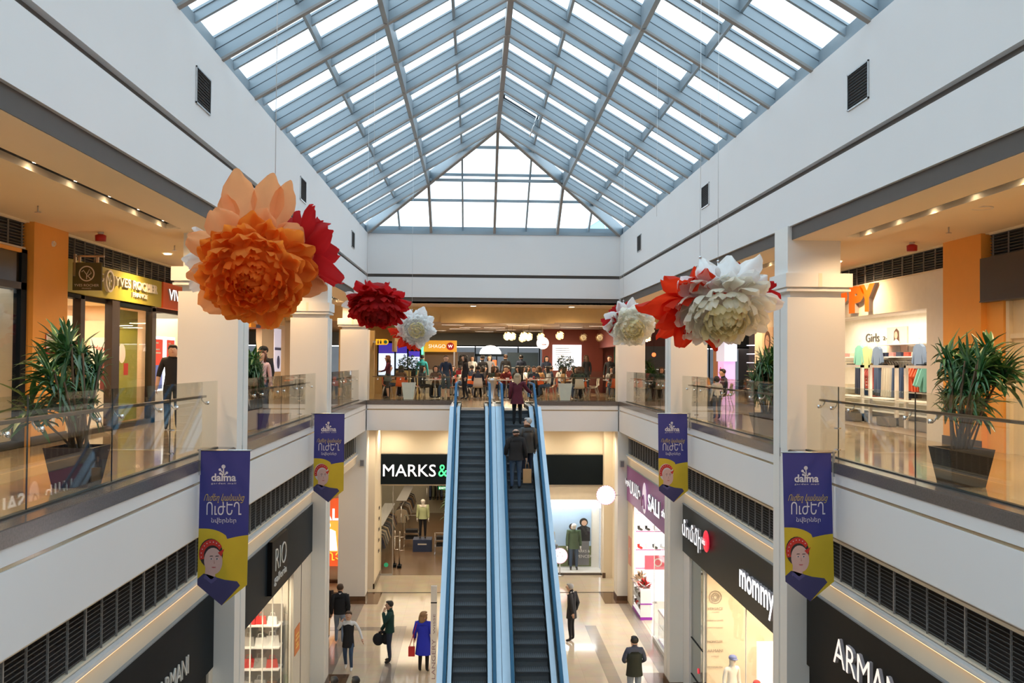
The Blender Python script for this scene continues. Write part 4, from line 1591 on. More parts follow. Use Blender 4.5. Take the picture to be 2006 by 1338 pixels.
y = 27.6
for k in range(30):
    kind = order[(k // 2) % len(order)]
    hang(kind, 10.4, y, ZF + 1.46, R(70 + (k * 37) % 20), kind + ' hanging edge on from the back rail of the clothing shop', kind + ' on the back rail of the clothing shop', 1.25)
    y -= .17
for kind, y, z, s, lb in (('mint jacket', 27.3, 2.02, 1.25, 'mint jacket hung facing out under the Girls lettering'), ('yellow green jacket', 26.8, 1.98, 1.2, 'yellow green jacket hung facing out beside the mint one'),
                       ('blue grey jacket', 26.1, 1.96, 1.1, 'blue grey jacket hung facing out left of the girl poster'), ('navy jeans', 27.4, 1.45, 1.2, 'navy jeans hanging under the mint jacket'),
                       ('denim trousers', 26.1, 1.45, 1.1, 'denim trousers hanging under the blue grey jacket'), ('blue grey jacket', 23.6, 2.0, 1.2, 'dark blue jacket hung facing out next to the shop corner')):
    hang(kind, 10.2, y, ZF + z, 0, lb, None, s)
fold = {}
for k in range(16):
    y = 28.6 - k * .45
    for z in ((1.65,) if k % 2 else (1.65, .75, .48)):
        cc = random.choice(['red', 'cream', 'pink', 'navy'])
        c3 = {'red': (.6, .1, .06), 'cream': (.75, .65, .5), 'pink': (.7, .3, .28), 'navy': (.03, .05, .1)}[cc]
        if cc not in fold:
            b = MB()
            for q in range(3):
                b.box(-.13, .13, -.15 + .005 * q, .15 - .004 * q, q * .035, q * .035 + .03, mat('folded_' + cc, c3, .9))
            fold[cc] = o = b.obj('folded_clothes', None)
        else:
            o = fold[cc].copy()
            COL.objects.link(o)
        o.location = (10.42, y, ZF + z + .005)
        tag(o, cc + ' folded clothes lying on the white shelves of the clothing shop', 'clothing', cc + ' folded clothes on the shelves')

# near front on this side: blank dark board, beige door
t = thing('shop_sign', 'blank dark brown sign board beside the orange pier above the beige shutter', 'sign', (UX, 11.9, 9.72))
MB().box(-.15, .09, -4.4, 4.34, 0, .72, mat('dark_brown_board', (.035, .022, .018), .45)).obj('board', t)
MB().box(-.152, .09, -4.42, 4.36, -.02, 0, black_fr).obj('edge_trim', t)
(MB().box(UX + .1, UX + .2, 7.5, 15.75, ZF, 9.72, mat('beige_shutter', (.78, .62, .36), .45)).box(UX, UX + .2, 15.78, 16.3, ZF, 9.72, orange)
       .box(UX + .03, UX + .1, 15.66, 15.76, ZF, 9.72, mat('beige_frame', (.80, .68, .45), .4)).box(UX + .05, UX + .1, 7.5, 15.7, 9.08, 9.16, mat('beige_frame')).pieces('door_1'))

# cosmetics shop and restaurant seen between the columns
(MB().box(UX, UX + .25, 34.9, 35.4, ZF, 10.88, mat('orange_brown_paint', (.55, .26, .12), .6)).box(UX, UX + .2, 27.6, 30.1, ZF, 10.88, cream).box(UX, UX + .2, 30.1, 34.9, 9.6, 10.88, ceilm)
       .box(UX + 2.4, UX + 2.5, 34.0, 35.4, ZF, 9.7, black_fr).box(UX + 1.2, UX + 1.3, 30.0, 35.0, ZF, 9.7, mat('dark_shop_wall', (.06, .05, .06), .5)).pieces('wall_gallery_3'))
t = thing('wall_poster', 'tall poster of a brown haired woman on the pale wall behind the middle plant', 'poster', (UX - .01, 28.7, 9.2))
MB().box(-.02, 0, -.55, .5, -.6, .5, mat('peach_poster', (.80, .60, .40), .6)).obj('sheet', t)
MB().disc((-.022, -.02, .1), -Y_, Z_, .30, hr, 18, 0, .004).disc((-.027, -.02, .08), -Y_, Z_, .2, skin, 18, 0, .004).obj('face_print', t)
t = thing('cosmetics_shelf', 'brightly lit cosmetics shelves behind the middle plant', 'shelf', (UX + .9, 32.2, ZF))
MB().box(-.1, .3, -1.9, 1.6, 0, .3, black_fr).obj('base', t)
for k in range(6):
    z = .55 + k * .3
    MB().box(-.12, .3, -1.9, 1.6, z, z + .025, mat('lit_shelf_edge', (.9, .92, 1), .5, emit=.8) if k > 2 else mat('lit_warm_shelf', (.9, .6, .35), .5, emit=.5)).obj('shelf', t)
t = thing('pink_column', 'lit pink advertising column beside the cosmetics shelves', 'lit column', (UX + .1, 33.9, ZF))
MB().box(-.2, .2, -.4, .4, 0, 1.5, mat('lit_pink', (.75, .45, .8), .5, emit=.7)).obj('lower_box', t)
MB().box(-.22, .22, -.55, .55, 1.5, 2.25, mat('lit_lilac')).obj('top_box', t)
b = MB()
for z in (.7, .95, 1.2):
    b.disc((-.21, 0, z), -Y_, Z_, .1, mat('pink_print', (.8, .05, .25), .5), 12, .06, .005)
b.obj('print', t)

# ---------------------------------------------------------------- ceiling fixtures in the galleries
lamp_n = 0
for a in (-1, 1):
    sd = 'over the green shop gallery' if a < 0 else 'over the clothing shop gallery'
    for bi, (y0, y1) in enumerate(((8.7, 15.4), (18.3, 25.2), (28.0, 35.0))):
        nn = 7
        for k in range(nn):
            y = y0 + (y1 - y0) * k / (nn - 1)
            t = thing('downlight', 'small round downlight glowing in the dark ceiling slot ' + sd + (', near bay' if bi == 0 else ', middle bay' if bi == 1 else ', far bay'), 'downlight', (a * 5.48, y, 10.8), 0, 'slot downlights %d %d' % (a, bi))
            t['group'] = 'slot downlights ' + sd + [' in the near bay', ' in the middle bay', ' in the far bay'][bi]
            MB().lathe([(.075, .02), (.08, 0), (.07, .0)], (0, 0, 0), steel, 12).obj('housing', t)
            MB().disc((0, 0, -.004), X_, Y_, .068, lampm, 12, 0, .004).obj('lens', t)
            if k % 2 == 0:
                lamp('downlight_beam', (a * 5.48, y, 10.76), 125, WARM, size=.07, angle=150)
rfd = mat('fire_red')
for a, y, lb in ((-1, 17.55, 'red alarm sounder on the ceiling beside the orange pier of the green shop'), (1, 17.6, 'red alarm sounder on the ceiling near the orange letters')):
    t = thing('alarm_sounder', lb, 'alarm', (a * 7.3, y, 10.72))
    MB().lathe([(.09, 0), (.095, .1), (.05, .12)], (0, 0, 0), rfd, 14).obj('case', t)
    MB().lathe([(.05, .12), (.05, .16)], (0, 0, 0), white, 12).obj('base', t)
for x, y, lb in ((-7.1, 14.6, 'ceiling sprinkler head near the black framed window'), (-6.6, 19.5, 'ceiling sprinkler head before the green sign'), (7.0, 15.6, 'ceiling sprinkler head beside the red sounder'), (6.9, 20.6, 'ceiling sprinkler head before the orange letters')):
    t = thing('sprinkler_head', lb, 'sprinkler', (x, y, 10.88))
    MB().tube([(0, 0, 0), (0, 0, -.09)], .012, steel, 6).obj('pipe', t)
    MB().disc((0, 0, -.1), X_, Y_, .045, steel, 10, 0, .008).obj('deflector', t)
for x, y, lb in ((-6.6, 12.0, 'round ceiling speaker grille over the near gallery of the green shop'), (6.5, 13.6, 'round ceiling speaker grille over the near gallery of the clothing shop'), (-6.9, 22.0, 'round ceiling speaker grille over the green shop sign')):
    t = thing('ceiling_speaker', lb, 'speaker', (x, y, 10.88))
    MB().disc((0, 0, -.012), X_, Y_, .13, ceilm, 20, 0, .012).obj('grille', t)
    MB().disc((0, 0, -.016), X_, Y_, .15, white, 20, .13, .016).obj('rim', t)
# wash lights of the gallery walkways (rows of fixtures further in)
for a in (-1, 1):
    for y in (4, 12.0, 21.0, 30.0):
        t = thing('downlight', 'recessed ceiling lamp over the gallery walkway', 'downlight', (a * 7.2, y, 10.87), 0, 'recessed ceiling lamps over the gallery walkways')
        MB().disc((0, 0, -.008), X_, Y_, .08, lampm, 12, 0, .006).obj('lens', t)
        MB().disc((0, 0, -.01), X_, Y_, .1, white, 12, .08, .01).obj('rim', t)
        lamp('downlight_beam', (a * 7.2, y, 10.82), 400, WARM, size=.08, angle=165)
# ---------------------------------------------------------------- paper flowers
def petal(mb, base, out, up, length, width, cup, curl, m, notch=.0, ruffle=.04, n=6, k=6, seed=0):
    """one curved paper petal rooted at base, growing along out, bending towards up"""
    rnd = random.Random(seed)
    out, up = Vector(out).normalized(), Vector(up).normalized()
    side = out.cross(up).normalized()
    up = side.cross(out).normalized()
    vs, fs = [], []
    ph = rnd.uniform(0, 6)
    for i in range(n + 1):
        u = i / n
        w_ = width * (math.sin(PI * min(1, .10 + u * .80)) ** .55) * (.45 + .55 * min(1, u * 2.2))
        if u > .86:
            w_ *= .80
        ang = curl * u
        cx_ = length * (math.sin(ang) / curl if abs(curl) > 1e-3 else u)
        cz_ = length * ((1 - math.cos(ang)) / curl if abs(curl) > 1e-3 else 0)
        for j in range(k + 1):
            v = j / k * 2 - 1
            tip = -notch * length * (1 - abs(v)) * max(0, u - .7) / .3 - .16 * length * v * v * u * u
            h = cup * width * v * v * (1 - .3 * u) + ruffle * length * u * math.sin(v * 5 + ph) * .6
            vs.append(base + out * (cx_ + tip) + up * (cz_ + h) + side * (v * w_ / 2 + rnd.uniform(-1, 1) * .006 * length * u))
    for i in range(n):
        for j in range(k):
            a = i * (k + 1) + j
            fs.append((a, a + 1, a + k + 2, a + k + 1))
    mb.add(vs, fs, m, True)


def paper(name, c, tr=.6):
    m = mat(name, c, .75, var=.10, vscale=7, bump=.15)
    n = m.node_tree
    b = n.nodes['Principled BSDF']
    o = [x for x in n.nodes if x.type == 'OUTPUT_MATERIAL'][0]
    tl = n.nodes.new('ShaderNodeBsdfTranslucent')
    src = b.inputs['Base Color'].links[0].from_socket
    n.links.new(src, tl.inputs[0])
    mx = n.nodes.new('ShaderNodeMixShader')
    mx.inputs[0].default_value = tr
    n.links.new(b.outputs[0], mx.inputs[1])
    n.links.new(tl.outputs[0], mx.inputs[2])
    n.links.new(mx.outputs[0], o.inputs[0])
    return m


p_peach = paper('peach_paper', (.98, .45, .20))
p_orange = paper('orange_paper', (.98, .30, .04))
p_orange2 = paper('deep_orange_paper', (.96, .20, .01))
p_red = paper('red_paper', (.55, .015, .018))
p_red2 = paper('dark_red_paper', (.40, .008, .012))
p_scarlet = paper('scarlet_paper', (.80, .045, .012))
p_white = paper('white_paper', (.97, .95, .92))
p_cream = paper('cream_paper', (1, .92, .80))
p_yel = paper('yellow_cream_paper', (1, .87, .58))


def flower(parent, c, axis, Rad, mo, mm, mi, seed, part, outer=9, full=True, outer_len=.62, mlow=None):
    """peony: outer ring, middle rings and a dense heart; c local to the parent"""
    rnd = random.Random(seed)
    c = Vector(c)
    ax = Vector(axis).normalized()
    t1 = ax.cross(Z_ if abs(ax.z) < .9 else X_).normalized()
    t2 = ax.cross(t1)
    # rings: count, hub radius, height along axis, tilt from axis (deg), length, width, curl, mat
    if full:
        rings = [(outer, .36, -.24, 98, outer_len, .44, .3, mo, 'outer'), (outer + 2, .42, -.16, 86, outer_len * .74, .36, .45, mlow or mo, 'outer'),
                 (12, .44, -.12, 84, .42, .34, .5, mm, 'mid'), (13, .44, -.03, 70, .40, .32, .6, mm, 'mid'), (14, .42, .04, 58, .36, .28, .7, mm, 'mid'),
                 (15, .38, .10, 46, .32, .24, .8, mm, 'mid'), (14, .31, .16, 36, .29, .22, .9, mi, 'mid'), (13, .24, .20, 28, .26, .19, .9, mi, 'heart'), (11, .16, .23, 20, .24, .16, 1.0, mi, 'heart'), (8, .08, .25, 12, .2, .12, 1.0, mi, 'heart')]
    else:
        rings = [(outer, .06, -.05, 82, outer_len, .44, .4, mo, 'outer'), (outer - 1, .06, .0, 64, outer_len * .8, .40, .5, mo, 'outer')]
    mbs = {}
    for ri, (n, hr, hz, tilt, ln, wd, cu, m, grp) in enumerate(rings):
        b = mbs.setdefault(grp, MB())
        off = rnd.uniform(0, 1)
        for k in range(n):
            a = 2 * PI * (k + off) / n + rnd.uniform(-.2, .2)
            rad = t1 * math.cos(a) + t2 * math.sin(a)
            tl = R(tilt + rnd.uniform(-15, 15))
            d = rad * math.sin(tl) + ax * math.cos(tl)
            upv = ax * math.sin(tl) - rad * math.cos(tl)
            L = ln * Rad * rnd.uniform(.78, 1.18)
            petal(b, c + rad * hr * Rad * rnd.uniform(.9, 1.05) + ax * hz * Rad, d, upv, L, wd * Rad * rnd.uniform(.85, 1.15), .22, cu * rnd.uniform(.6, 1.3), m,
                  rnd.choice((0, 0, .12)), .08, 5, 8, seed * 100 + ri * 20 + k)
    fo = None
    for grp in ('mid', 'outer', 'heart'):
        if grp in mbs:
            if fo is None:
                fo = mbs[grp].obj(part, parent)
            else:
                mbs[grp].obj({'outer': 'outer_petal', 'heart': 'flower_heart', 'mid': 'petal'}[grp], fo)
    if full:
        MB().ball(c - ax * .16 * Rad, (.47 * Rad,) * 3, mm, 14, 10).obj('hub', fo)
    return fo


def hanging(name, label, px, py, Y, wires):
    p = at(px, py, Y=Y)
    t = thing(name, label, 'paper flower', p)
    for (dx, dy, z0) in wires:
        top = ZR - SL * abs(p.x + dx) - p.z + .38
        MB().tube([(dx, dy, z0), (dx, dy, top)], .0035, mat('steel_wire', (.7, .72, .74), .4), 4).obj('wire', t)
        MB().tube([(dx, dy, z0 - .1), (dx, dy, z0 + .02)], .012, steel, 6).ball((dx, dy, z0 + .03), .022, steel, 8, 5).obj('hook', t)
    return t


# near orange one
t = hanging('paper_flower', 'huge orange and peach paper peony with red petals behind, hanging nearest', 500, 515, 10.0, [(.16, .15, .66)])
flower(t, (0, -.05, -.10), (.05, -.88, -.48), .77, p_peach, p_orange, p_orange2, 3, 'orange_flower', outer=10, outer_len=.58, mlow=p_orange)
b = MB()
for k, (a, L, w_) in enumerate(((-30, .42, .22), (-15, .66, .36), (14, .62, .34), (31, .56, .26))):
    petal(b, Vector((math.sin(R(a)) * .42, -.02, .30)), (math.sin(R(a)) * .5, .05, 1), (0, -1, .2), L * 1.0, w_, .25, .15, p_peach, 0, .03, 6, 6, 900 + k)
b.obj('upright_petal', t)
flower(t, (.40, .30, .12), (.75, .55, .35), .62, p_red, p_red, p_red2, 5, 'red_flower', outer=9, full=False, outer_len=.95)
flower(t, (-.40, .35, .02), (-.8, .55, .1), .55, p_white, p_white, p_cream, 6, 'white_flower', outer=8, full=False, outer_len=.85)

# cream and scarlet one opposite
t = hanging('paper_flower', 'big cream paper peony backed by scarlet and dark red flowers, near the column', 1405, 600, 14.4, [(.06, .2, .66), (-.20, .25, .72)])
flower(t, (.06, -.12, -.02), (.02, -.62, -.79), .94, p_white, p_cream, p_yel, 11, 'cream_flower', outer=11, outer_len=.56)
flower(t, (-.24, .16, .10), (-.05, -.75, -.66), .86, p_scarlet, p_scarlet, p_red, 12, 'scarlet_flower', outer=13, full=False, outer_len=.98)
flower(t, (.46, .25, .28), (.55, .35, .75), .52, p_red, p_red, p_red2, 14, 'dark_red_flower', outer=9, full=False, outer_len=.95)

# red one, mid distance
t = hanging('paper_flower', 'dark red paper peony with a white flower behind, left of the small white one', 738, 600, 22.0, [(-.24, .2, .35)])
flower(t, (0, 0, 0), (-.06, -.42, -.9), .88, p_red, p_red, p_red2, 21, 'red_flower', outer=11, outer_len=.55)
flower(t, (.0, .2, .24), (.08, -.1, 1), .62, p_red, p_red, p_red2, 22, 'red_flower', outer=7, full=False, outer_len=.85)
flower(t, (-.42, .3, .12), (-.7, .6, .3), .45, p_white, p_white, p_cream, 23, 'white_flower', outer=7, full=False, outer_len=.9)
t['label'] = 'dark red paper peony hanging before the far end beam on the green shop side'
# small white with red
t = hanging('paper_flower', 'small white paper peony with red petals around it, hanging above the potted tree', 815, 645, 27.0, [(-.12, .1, .5)])
flower(t, (.0, -.1, 0), (.12, -.95, -.25), .62, p_white, p_white, p_yel, 31, 'white_flower', outer=10, outer_len=.6)
flower(t, (-.22, .2, -.12), (-.5, .3, -.75), .62, p_scarlet, p_red, p_red2, 32, 'red_flower', outer=9, full=False, outer_len=1.05)
flower(t, (-.1, .2, .22), (0, .3, 1), .4, p_red, p_red, p_red2, 33, 'red_flower', outer=6, full=False, outer_len=1.0)
# far cream with red
t = hanging('paper_flower', 'cream paper peony with dark red petals on one side, in front of the farthest column', 1234, 635, 24.0, [(-.14, .15, .55)])
flower(t, (.02, -.1, -.05), (.12, -.88, -.42), .72, p_white, p_cream, p_yel, 41, 'cream_flower', outer=10, outer_len=.55)
b = MB()
for k, (x, z, a, L) in enumerate(((.0, .18, 8, .5), (.28, .12, 35, .5), (-.15, .14, -18, .35))):
    petal(b, Vector((x, .05, z)), (math.sin(R(a)), .05, math.cos(R(a))), (0, -1, .2), L, .26, .25, .2, p_white, 0, .03, 6, 6, 700 + k)
b.obj('upright_petal', t)
flower(t, (-.34, .12, .08), (-.8, -.1, .35), .52, p_red, p_red, p_red2, 42, 'red_flower', outer=8, full=False, outer_len=.9)
flower(t, (-.12, .25, .30), (0, .3, 1), .36, p_red, p_red, p_red2, 43, 'red_flower', outer=6, full=False, outer_len=.95)

# thin spare wires hanging from the roof
for x, y, z1, lb in ((-2.55, 18.0, 12.0, 'thin bare wire hanging from the roof over the green shop side'), (2.86, 19.0, 11.5, 'thin bare wire hanging from the roof over the clothing shop side')):
    t = thing('hanging_wire', lb, 'wire', (x, y, ZR - SL * abs(x) + .38))
    MB().tube([(0, 0, 0), (0, 0, z1 - t.location.z)], .003, mat('steel_wire'), 4).obj('wire', t)

# ---------------------------------------------------------------- banners
b_blue = mat('banner_blue', (.035, .035, .21), .6, var=.05, vscale=3)
b_yel = mat('banner_yellow', (.60, .42, .02), .6, var=.10, vscale=4)
b_txt = mat('banner_pale_text', (.62, .58, .64), .6)
b_gold = mat('banner_gold_script', (.50, .36, .10), .6)
b_shirt = mat('banner_navy_shirt', (.05, .045, .14), .6)
b_red = mat('banner_red_scarf', (.55, .03, .02), .6)
b_hair = mat('banner_dark_hair', (.03, .02, .02), .6)
b_grey = mat('banner_white_hair', (.62, .58, .58), .6)
b_skin = mat('banner_skin', (.62, .40, .36), .6)
b_lip = mat('banner_lip', (.45, .05, .06), .6)


def banner(TL, TR, BOT, Y, label, old):
    a, b_, c_ = at(*TL, Y=Y), at(*TR, Y=Y), at(*BOT, Y=Y)
    wd = (b_ - a).length
    hh = a.z - c_.z
    t = thing('hanging_banner', label, 'banner', a)
    k = wd / .80
    y0 = -.004
    hs = hh * .868     # side edge length
    dx = (c_.x - (a.x + wd / 2)) * .9
    yw = hh * .47      # where the blue ends
    SH = lambda x, z: (x + dx * (-z / hh), z)
    m = MB()
    pl = [SH(0, 0), SH(wd, 0), SH(wd, -hs), SH(wd / 2, -hh), SH(0, -hs)]
    m.prism(pl[::-1], 'y', 0, .006, b_blue)
    m.obj('cloth', t)
    m = MB()
    crv = [SH(0, -yw * 1.0 - .02 * hh)]
    for q in range(9):
        u = q / 8
        crv.append(SH(wd * .55 * u, -hh * (.505 + .045 * u ** 3)))
    crv.append(SH(wd * .58, -hh * .575))
    for q in range(6):
        u = q / 5
        crv.append(SH(wd * (.58 + .42 * u), -hh * (.572 - .015 * math.sin(u * PI / 2) - .01 * u)))
    m.prism(crv[1:] + [SH(wd, -hs), SH(wd / 2, -hh), SH(0, -hs)], 'y', -.002, 0, b_yel)
    m.obj('yellow_print', t)

    def P(x, z):      # fractions of the width / height
        q = SH(x * wd, -z * hh)
        return (q[0], y0, q[1])
    # lettering
    m = MB()
    u, v = X_, Z_
    put_text(m, 'dalma', P(.48, .175), u, v, wd=.50 * wd, m=b_txt, depth=.002, bold=.025, center=True)
    put_text(m, 'garden mall', P(.48, .215), u, v, wd=.50 * wd, ht=.014 * hh, m=b_txt, depth=.002, space=1.2, center=True)
    put_text(m, 'ՈւԺԵՂ', P(.50, .375), u, v, wd=.70 * wd, ht=.085 * hh, m=b_txt, depth=.002, bold=.04, center=True)
    put_text(m, 'նվերներ', P(.50, .455), u, v, wd=.50 * wd, m=b_txt, depth=.002, bold=.02, center=True)
    m.obj('lettering', t)
    m = MB()
    put_text(m, 'Ուժեղ կանանց', P(.50, .31), u, v, wd=.82 * wd, ht=.06 * hh, m=b_gold, depth=.0025, bold=.008, shear=.45, center=True)
    m.obj('script_lettering', t)
    m = MB()
    for x, z, r_ in ((.47, .105, .030), (.40, .125, .020), (.41, .150, .018), (.54, .145, .020), (.475, .15, .0)):
        if r_:
            m.disc(P(x, z), u, v, r_ * 1.35 * wd, b_txt, 14, 0, .002)
    for p0, p1 in (((.47, .11), (.48, .175)), ((.40, .125), (.475, .148)), ((.41, .150), (.475, .165)), ((.54, .145), (.475, .165))):
        A_, B_ = Vector(P(*p0)), Vector(P(*p1))
        d = (B_ - A_).normalized()
        n_ = Vector((-d.z, 0, d.x)) * .012 * wd
        m.add([A_ - n_, A_ + n_, B_ + n_, B_ - n_], [(0, 1, 2, 3)], b_txt)
    m.obj('tree_logo', t)
    # plain portrait of a woman with a red headscarf
    fx, fz = .22, .70
    m = MB()

    def ell(cx_, cz_, rx, rz_, mt, dep=0, n=22, a0=0, a1=2 * PI, rot=0):
        pts = []
        for q in range(n + (0 if a1 - a0 > 6.2 else 1)):
            an = a0 + (a1 - a0) * q / n
            ex, ez = math.cos(an) * rx, math.sin(an) * rz_
            pts.append(((cx_ + ex * math.cos(rot) - ez * math.sin(rot)) * wd, -cz_ * hh + (ex * math.sin(rot) + ez * math.cos(rot)) * wd))
        pts = [(p[0] + dx * (-p[1] / hh), p[1]) for p in pts]
        m.add([(p[0], -.003 - dep * .0009, p[1]) for p in pts], [list(range(len(pts)))[::-1]], mt)

    def poly(pts, mt, dep=0):
        q = [SH(x * wd, -z * hh) for x, z in pts]
        m.add([(p[0], -.003 - dep * .0009, p[1]) for p in q], [list(range(len(q)))], mt)
    hair = b_grey if old else b_hair
    ell(fx + .04, fz - .035, .24, .30, hair, 1, rot=.1)
    poly([(.16, .74), (.34, .74), (.36, .83), (.14, .83)], b_skin, 2)
    ell(fx + .09, fz + .014, .185, .27, b_skin, 3, rot=.08)
    # scarf: bent band over the hair
    band = []
    for q in range(13):
        an = R(200 - q * 14)
        band.append((fx + .05 + math.cos(an) * .245, fz - .028 - math.sin(an) * .305 * wd / hh))
    for q in range(12, -1, -1):
        an = R(200 - q * 14)
        band.append((fx + .065 + math.cos(an) * .17, fz - .022 - math.sin(an) * .205 * wd / hh))
    poly(band, b_red, 4)
    for q in range(9):
        an = R(190 - q * 18)
        ell(fx + .055 + math.cos(an) * .21, fz - .026 - math.sin(an) * .26 * wd / hh, .010, .010, b_txt, 5, 8)
    poly([(.40, .66), (.53, .635), (.47, .685)], b_red, 7)
    for ex in (.03, .145):
        ell(fx + ex + .02, fz + .0, .030, .014, b_txt, 5, 12)
        ell(fx + ex + .02, fz + .0, .014, .013, b_hair, 6, 10)
        poly([(fx + ex - .02, fz - .014), (fx + ex + .06, fz - .016), (fx + ex + .05, fz - .020), (fx + ex, fz - .020)], hair if not old else b_hair, 6)
    poly([(fx + .105, fz + .002), (fx + .13, fz + .03), (fx + .10, fz + .032)], mat('banner_skin_shade', (.50, .28, .25), .6), 5)
    ell(fx + .105, fz + .052, .045, .018, b_lip, 6, 14, PI, 2 * PI)
    # shirt and shoulders
    poly([(0, .83), (.12, .795), (.20, .80), (.34, .815), (.55, .835), (.80, .845), (.86, hs / hh + .004), (.5, 1.0), (.0, hs / hh)], b_shirt, 2)
    poly([(.16, .80), (.28, .835), (.36, .812), (.40, .83), (.28, .86), (.12, .82)], mat('banner_collar', (.09, .08, .22), .6), 4)
    m.obj('portrait_print', t)
    MB().box(*sorted(((-AX - a.x, -AX - a.x + .03) if a.x < 0 else (AX - a.x - .03, AX - a.x))), -.01, .02, 7.0 - a.z, .02, steel).obj('bracket', t)
    MB().tube([(-.02 if a.x > 0 else -AX - a.x - .02, .003, .0), (wd + .02 if a.x < 0 else AX - a.x + .02, .003, .0)], .012, steel, 6).obj('pole', t)
    return t


banner((393, 882), (490, 887), (434, 1186), 14.15, 'blue and yellow banner with a dark haired woman, hanging by the black Armani sign', False)
banner((1533, 886), (1628, 886), (1588, 1178), 14.15, 'blue and yellow banner with a dark haired woman, above the glowing Armani letters', False)
banner((616, 810), (675, 810), (643, 984), 23.8, 'blue and yellow banner with a white haired woman, above the Rio sign', True)
banner((1289, 810), (1346, 810), (1320, 984), 23.8, 'blue and yellow banner with a white haired woman, between purple and kids signs', True)


# ---------------------------------------------------------------- plants
def leaf(mb, base, d, L, wd, droop, m, seed):
    rnd = random.Random(seed)
    d = Vector(d).normalized()
    side = d.cross(Z_)
    if side.length < .05:
        side = X_.copy()
    side.normalize()
    n = 5
    vs = []
    p = Vector(base)
    dd = d.copy()
    for i in range(n + 1):
        u = i / n
        w_ = wd * math.sin(PI * min(.97, .12 + .86 * u)) ** .8 / 2
        nrm = side.cross(dd).normalized()
        vs += [p - side * w_ + nrm * w_ * .5, p, p + side * w_ + nrm * w_ * .5]
        p = p + dd * L / n
        dd = (dd - Z_ * droop / n).normalized()
    fs = []
    for i in range(n):
        a = 3 * i
        fs += [(a, a + 1, a + 4, a + 3), (a + 1, a + 2, a + 5, a + 4)]
    mb.add(vs, fs, m, True)


def dracaena(label, loc, H_, spread, heads, potc, potw, poth, seed, name='potted_plant'):
    rnd = random.Random(seed)
    t = thing(name, label, 'potted plant', loc)
    b = MB()
    wt, wb = potw / 2, potw / 2 * .72
    vs = [(x * w_, y * w_, z) for z, w_ in ((0, wb), (poth, wt), (poth, wt * .9), (poth - .05, wt * .88)) for x, y in ((-1, -1), (1, -1), (1, 1), (-1, 1))]
    fs = [(3, 2, 1, 0)]
    for i in range(3):
        for k in range(4):
            fs.append((4 * i + k, 4 * i + (k + 1) % 4, 4 * i + 4 + (k + 1) % 4, 4 * i + 4 + k))
    b.add(vs, fs, potc)
    b.obj('pot', t)
    MB().box(-wt * .86, wt * .86, -wt * .86, wt * .86, poth - .08, poth - .04, soil).obj('soil', t)
    b, s_ = MB(), MB()
    for h in range(heads):
        a = h * 2.4
        r0 = potw * .25
        rr = spread * rnd.uniform(.15, .62)
        top = Vector((math.cos(a) * rr, math.sin(a) * rr, poth + (H_ - poth) * rnd.uniform(.35, .86)))
        if abs(loc[0]) < 6 and loc[1] < 30 and loc[2] > 5:      # heads grow away from the glass
            sg_ = math.copysign(1, loc[0])
            top.x = sg_ * max(5.14, min(5.75, (loc[0] + top.x) * sg_)) - loc[0]
            top.y *= 1.9
        bs = Vector((math.cos(a) * r0 * rnd.random(), math.sin(a) * r0 * rnd.random(), poth - .05))
        mid_ = (bs + top) / 2 + Vector((rnd.uniform(-.05, .05), rnd.uniform(-.05, .05), 0))
        s_.tube([bs, mid_, top], .014, stemm, 6)
        for k in range(34):
            az = rnd.uniform(0, 2 * PI)
            el = rnd.uniform(-.45, 1.25)
            d = Vector((math.cos(az) * math.cos(el), math.sin(az) * math.cos(el), math.sin(el)))
            leaf(b, top - Z_ * rnd.uniform(0, .22), d, rnd.uniform(.28, .46) * spread / .6, .062 * spread / .6, rnd.uniform(.3, 1.1), leafm if rnd.random() < .8 else leafm2, seed * 50 + h * 30 + k)
    fol = []
    for v in b.v:           # leaves stay on the gallery side of the glass
        wx = v[0] + loc[0]
        if abs(loc[0]) < 6 and loc[1] < 30 and abs(wx) < 5.18 and loc[2] > 5:
            wx = math.copysign(5.18 - (5.18 - min(5.18, wx * math.copysign(1, loc[0]))) * .24, loc[0])
            v = (wx - loc[0], v[1], v[2])
        fol.append(v)
    b.v = fol
    b.obj('foliage', t)
    s_.obj('stem', t)
    return t


potd = mat('dark_purple_glazed_pot', (.03, .02, .035), .25)
potk = mat('black_glazed_pot', (.015, .014, .014), .25)
potp = mat('violet_pot', (.07, .045, .12), .35)
dracaena('big leafy plant in a dark square pot before the green Yves Rocher shop', (-5.18, 11.35, ZF), 1.80, .66, 13, potd, .55, .45, 1)
dracaena('big leafy plant in a black square pot before the beige shutter', (5.18, 11.6, ZF), 1.86, .62, 17, potk, .55, .45, 2)
dracaena('leafy plant in a violet pot between near and middle column, green shop side', (-5.3, 20.6, ZF), 1.75, .66, 13, potp, .66, .42, 3)
dracaena('leafy yellow green plant between near and middle column, clothing shop side', (5.35, 20.0, ZF), 1.8, .70, 14, potd, .6, .42, 4)


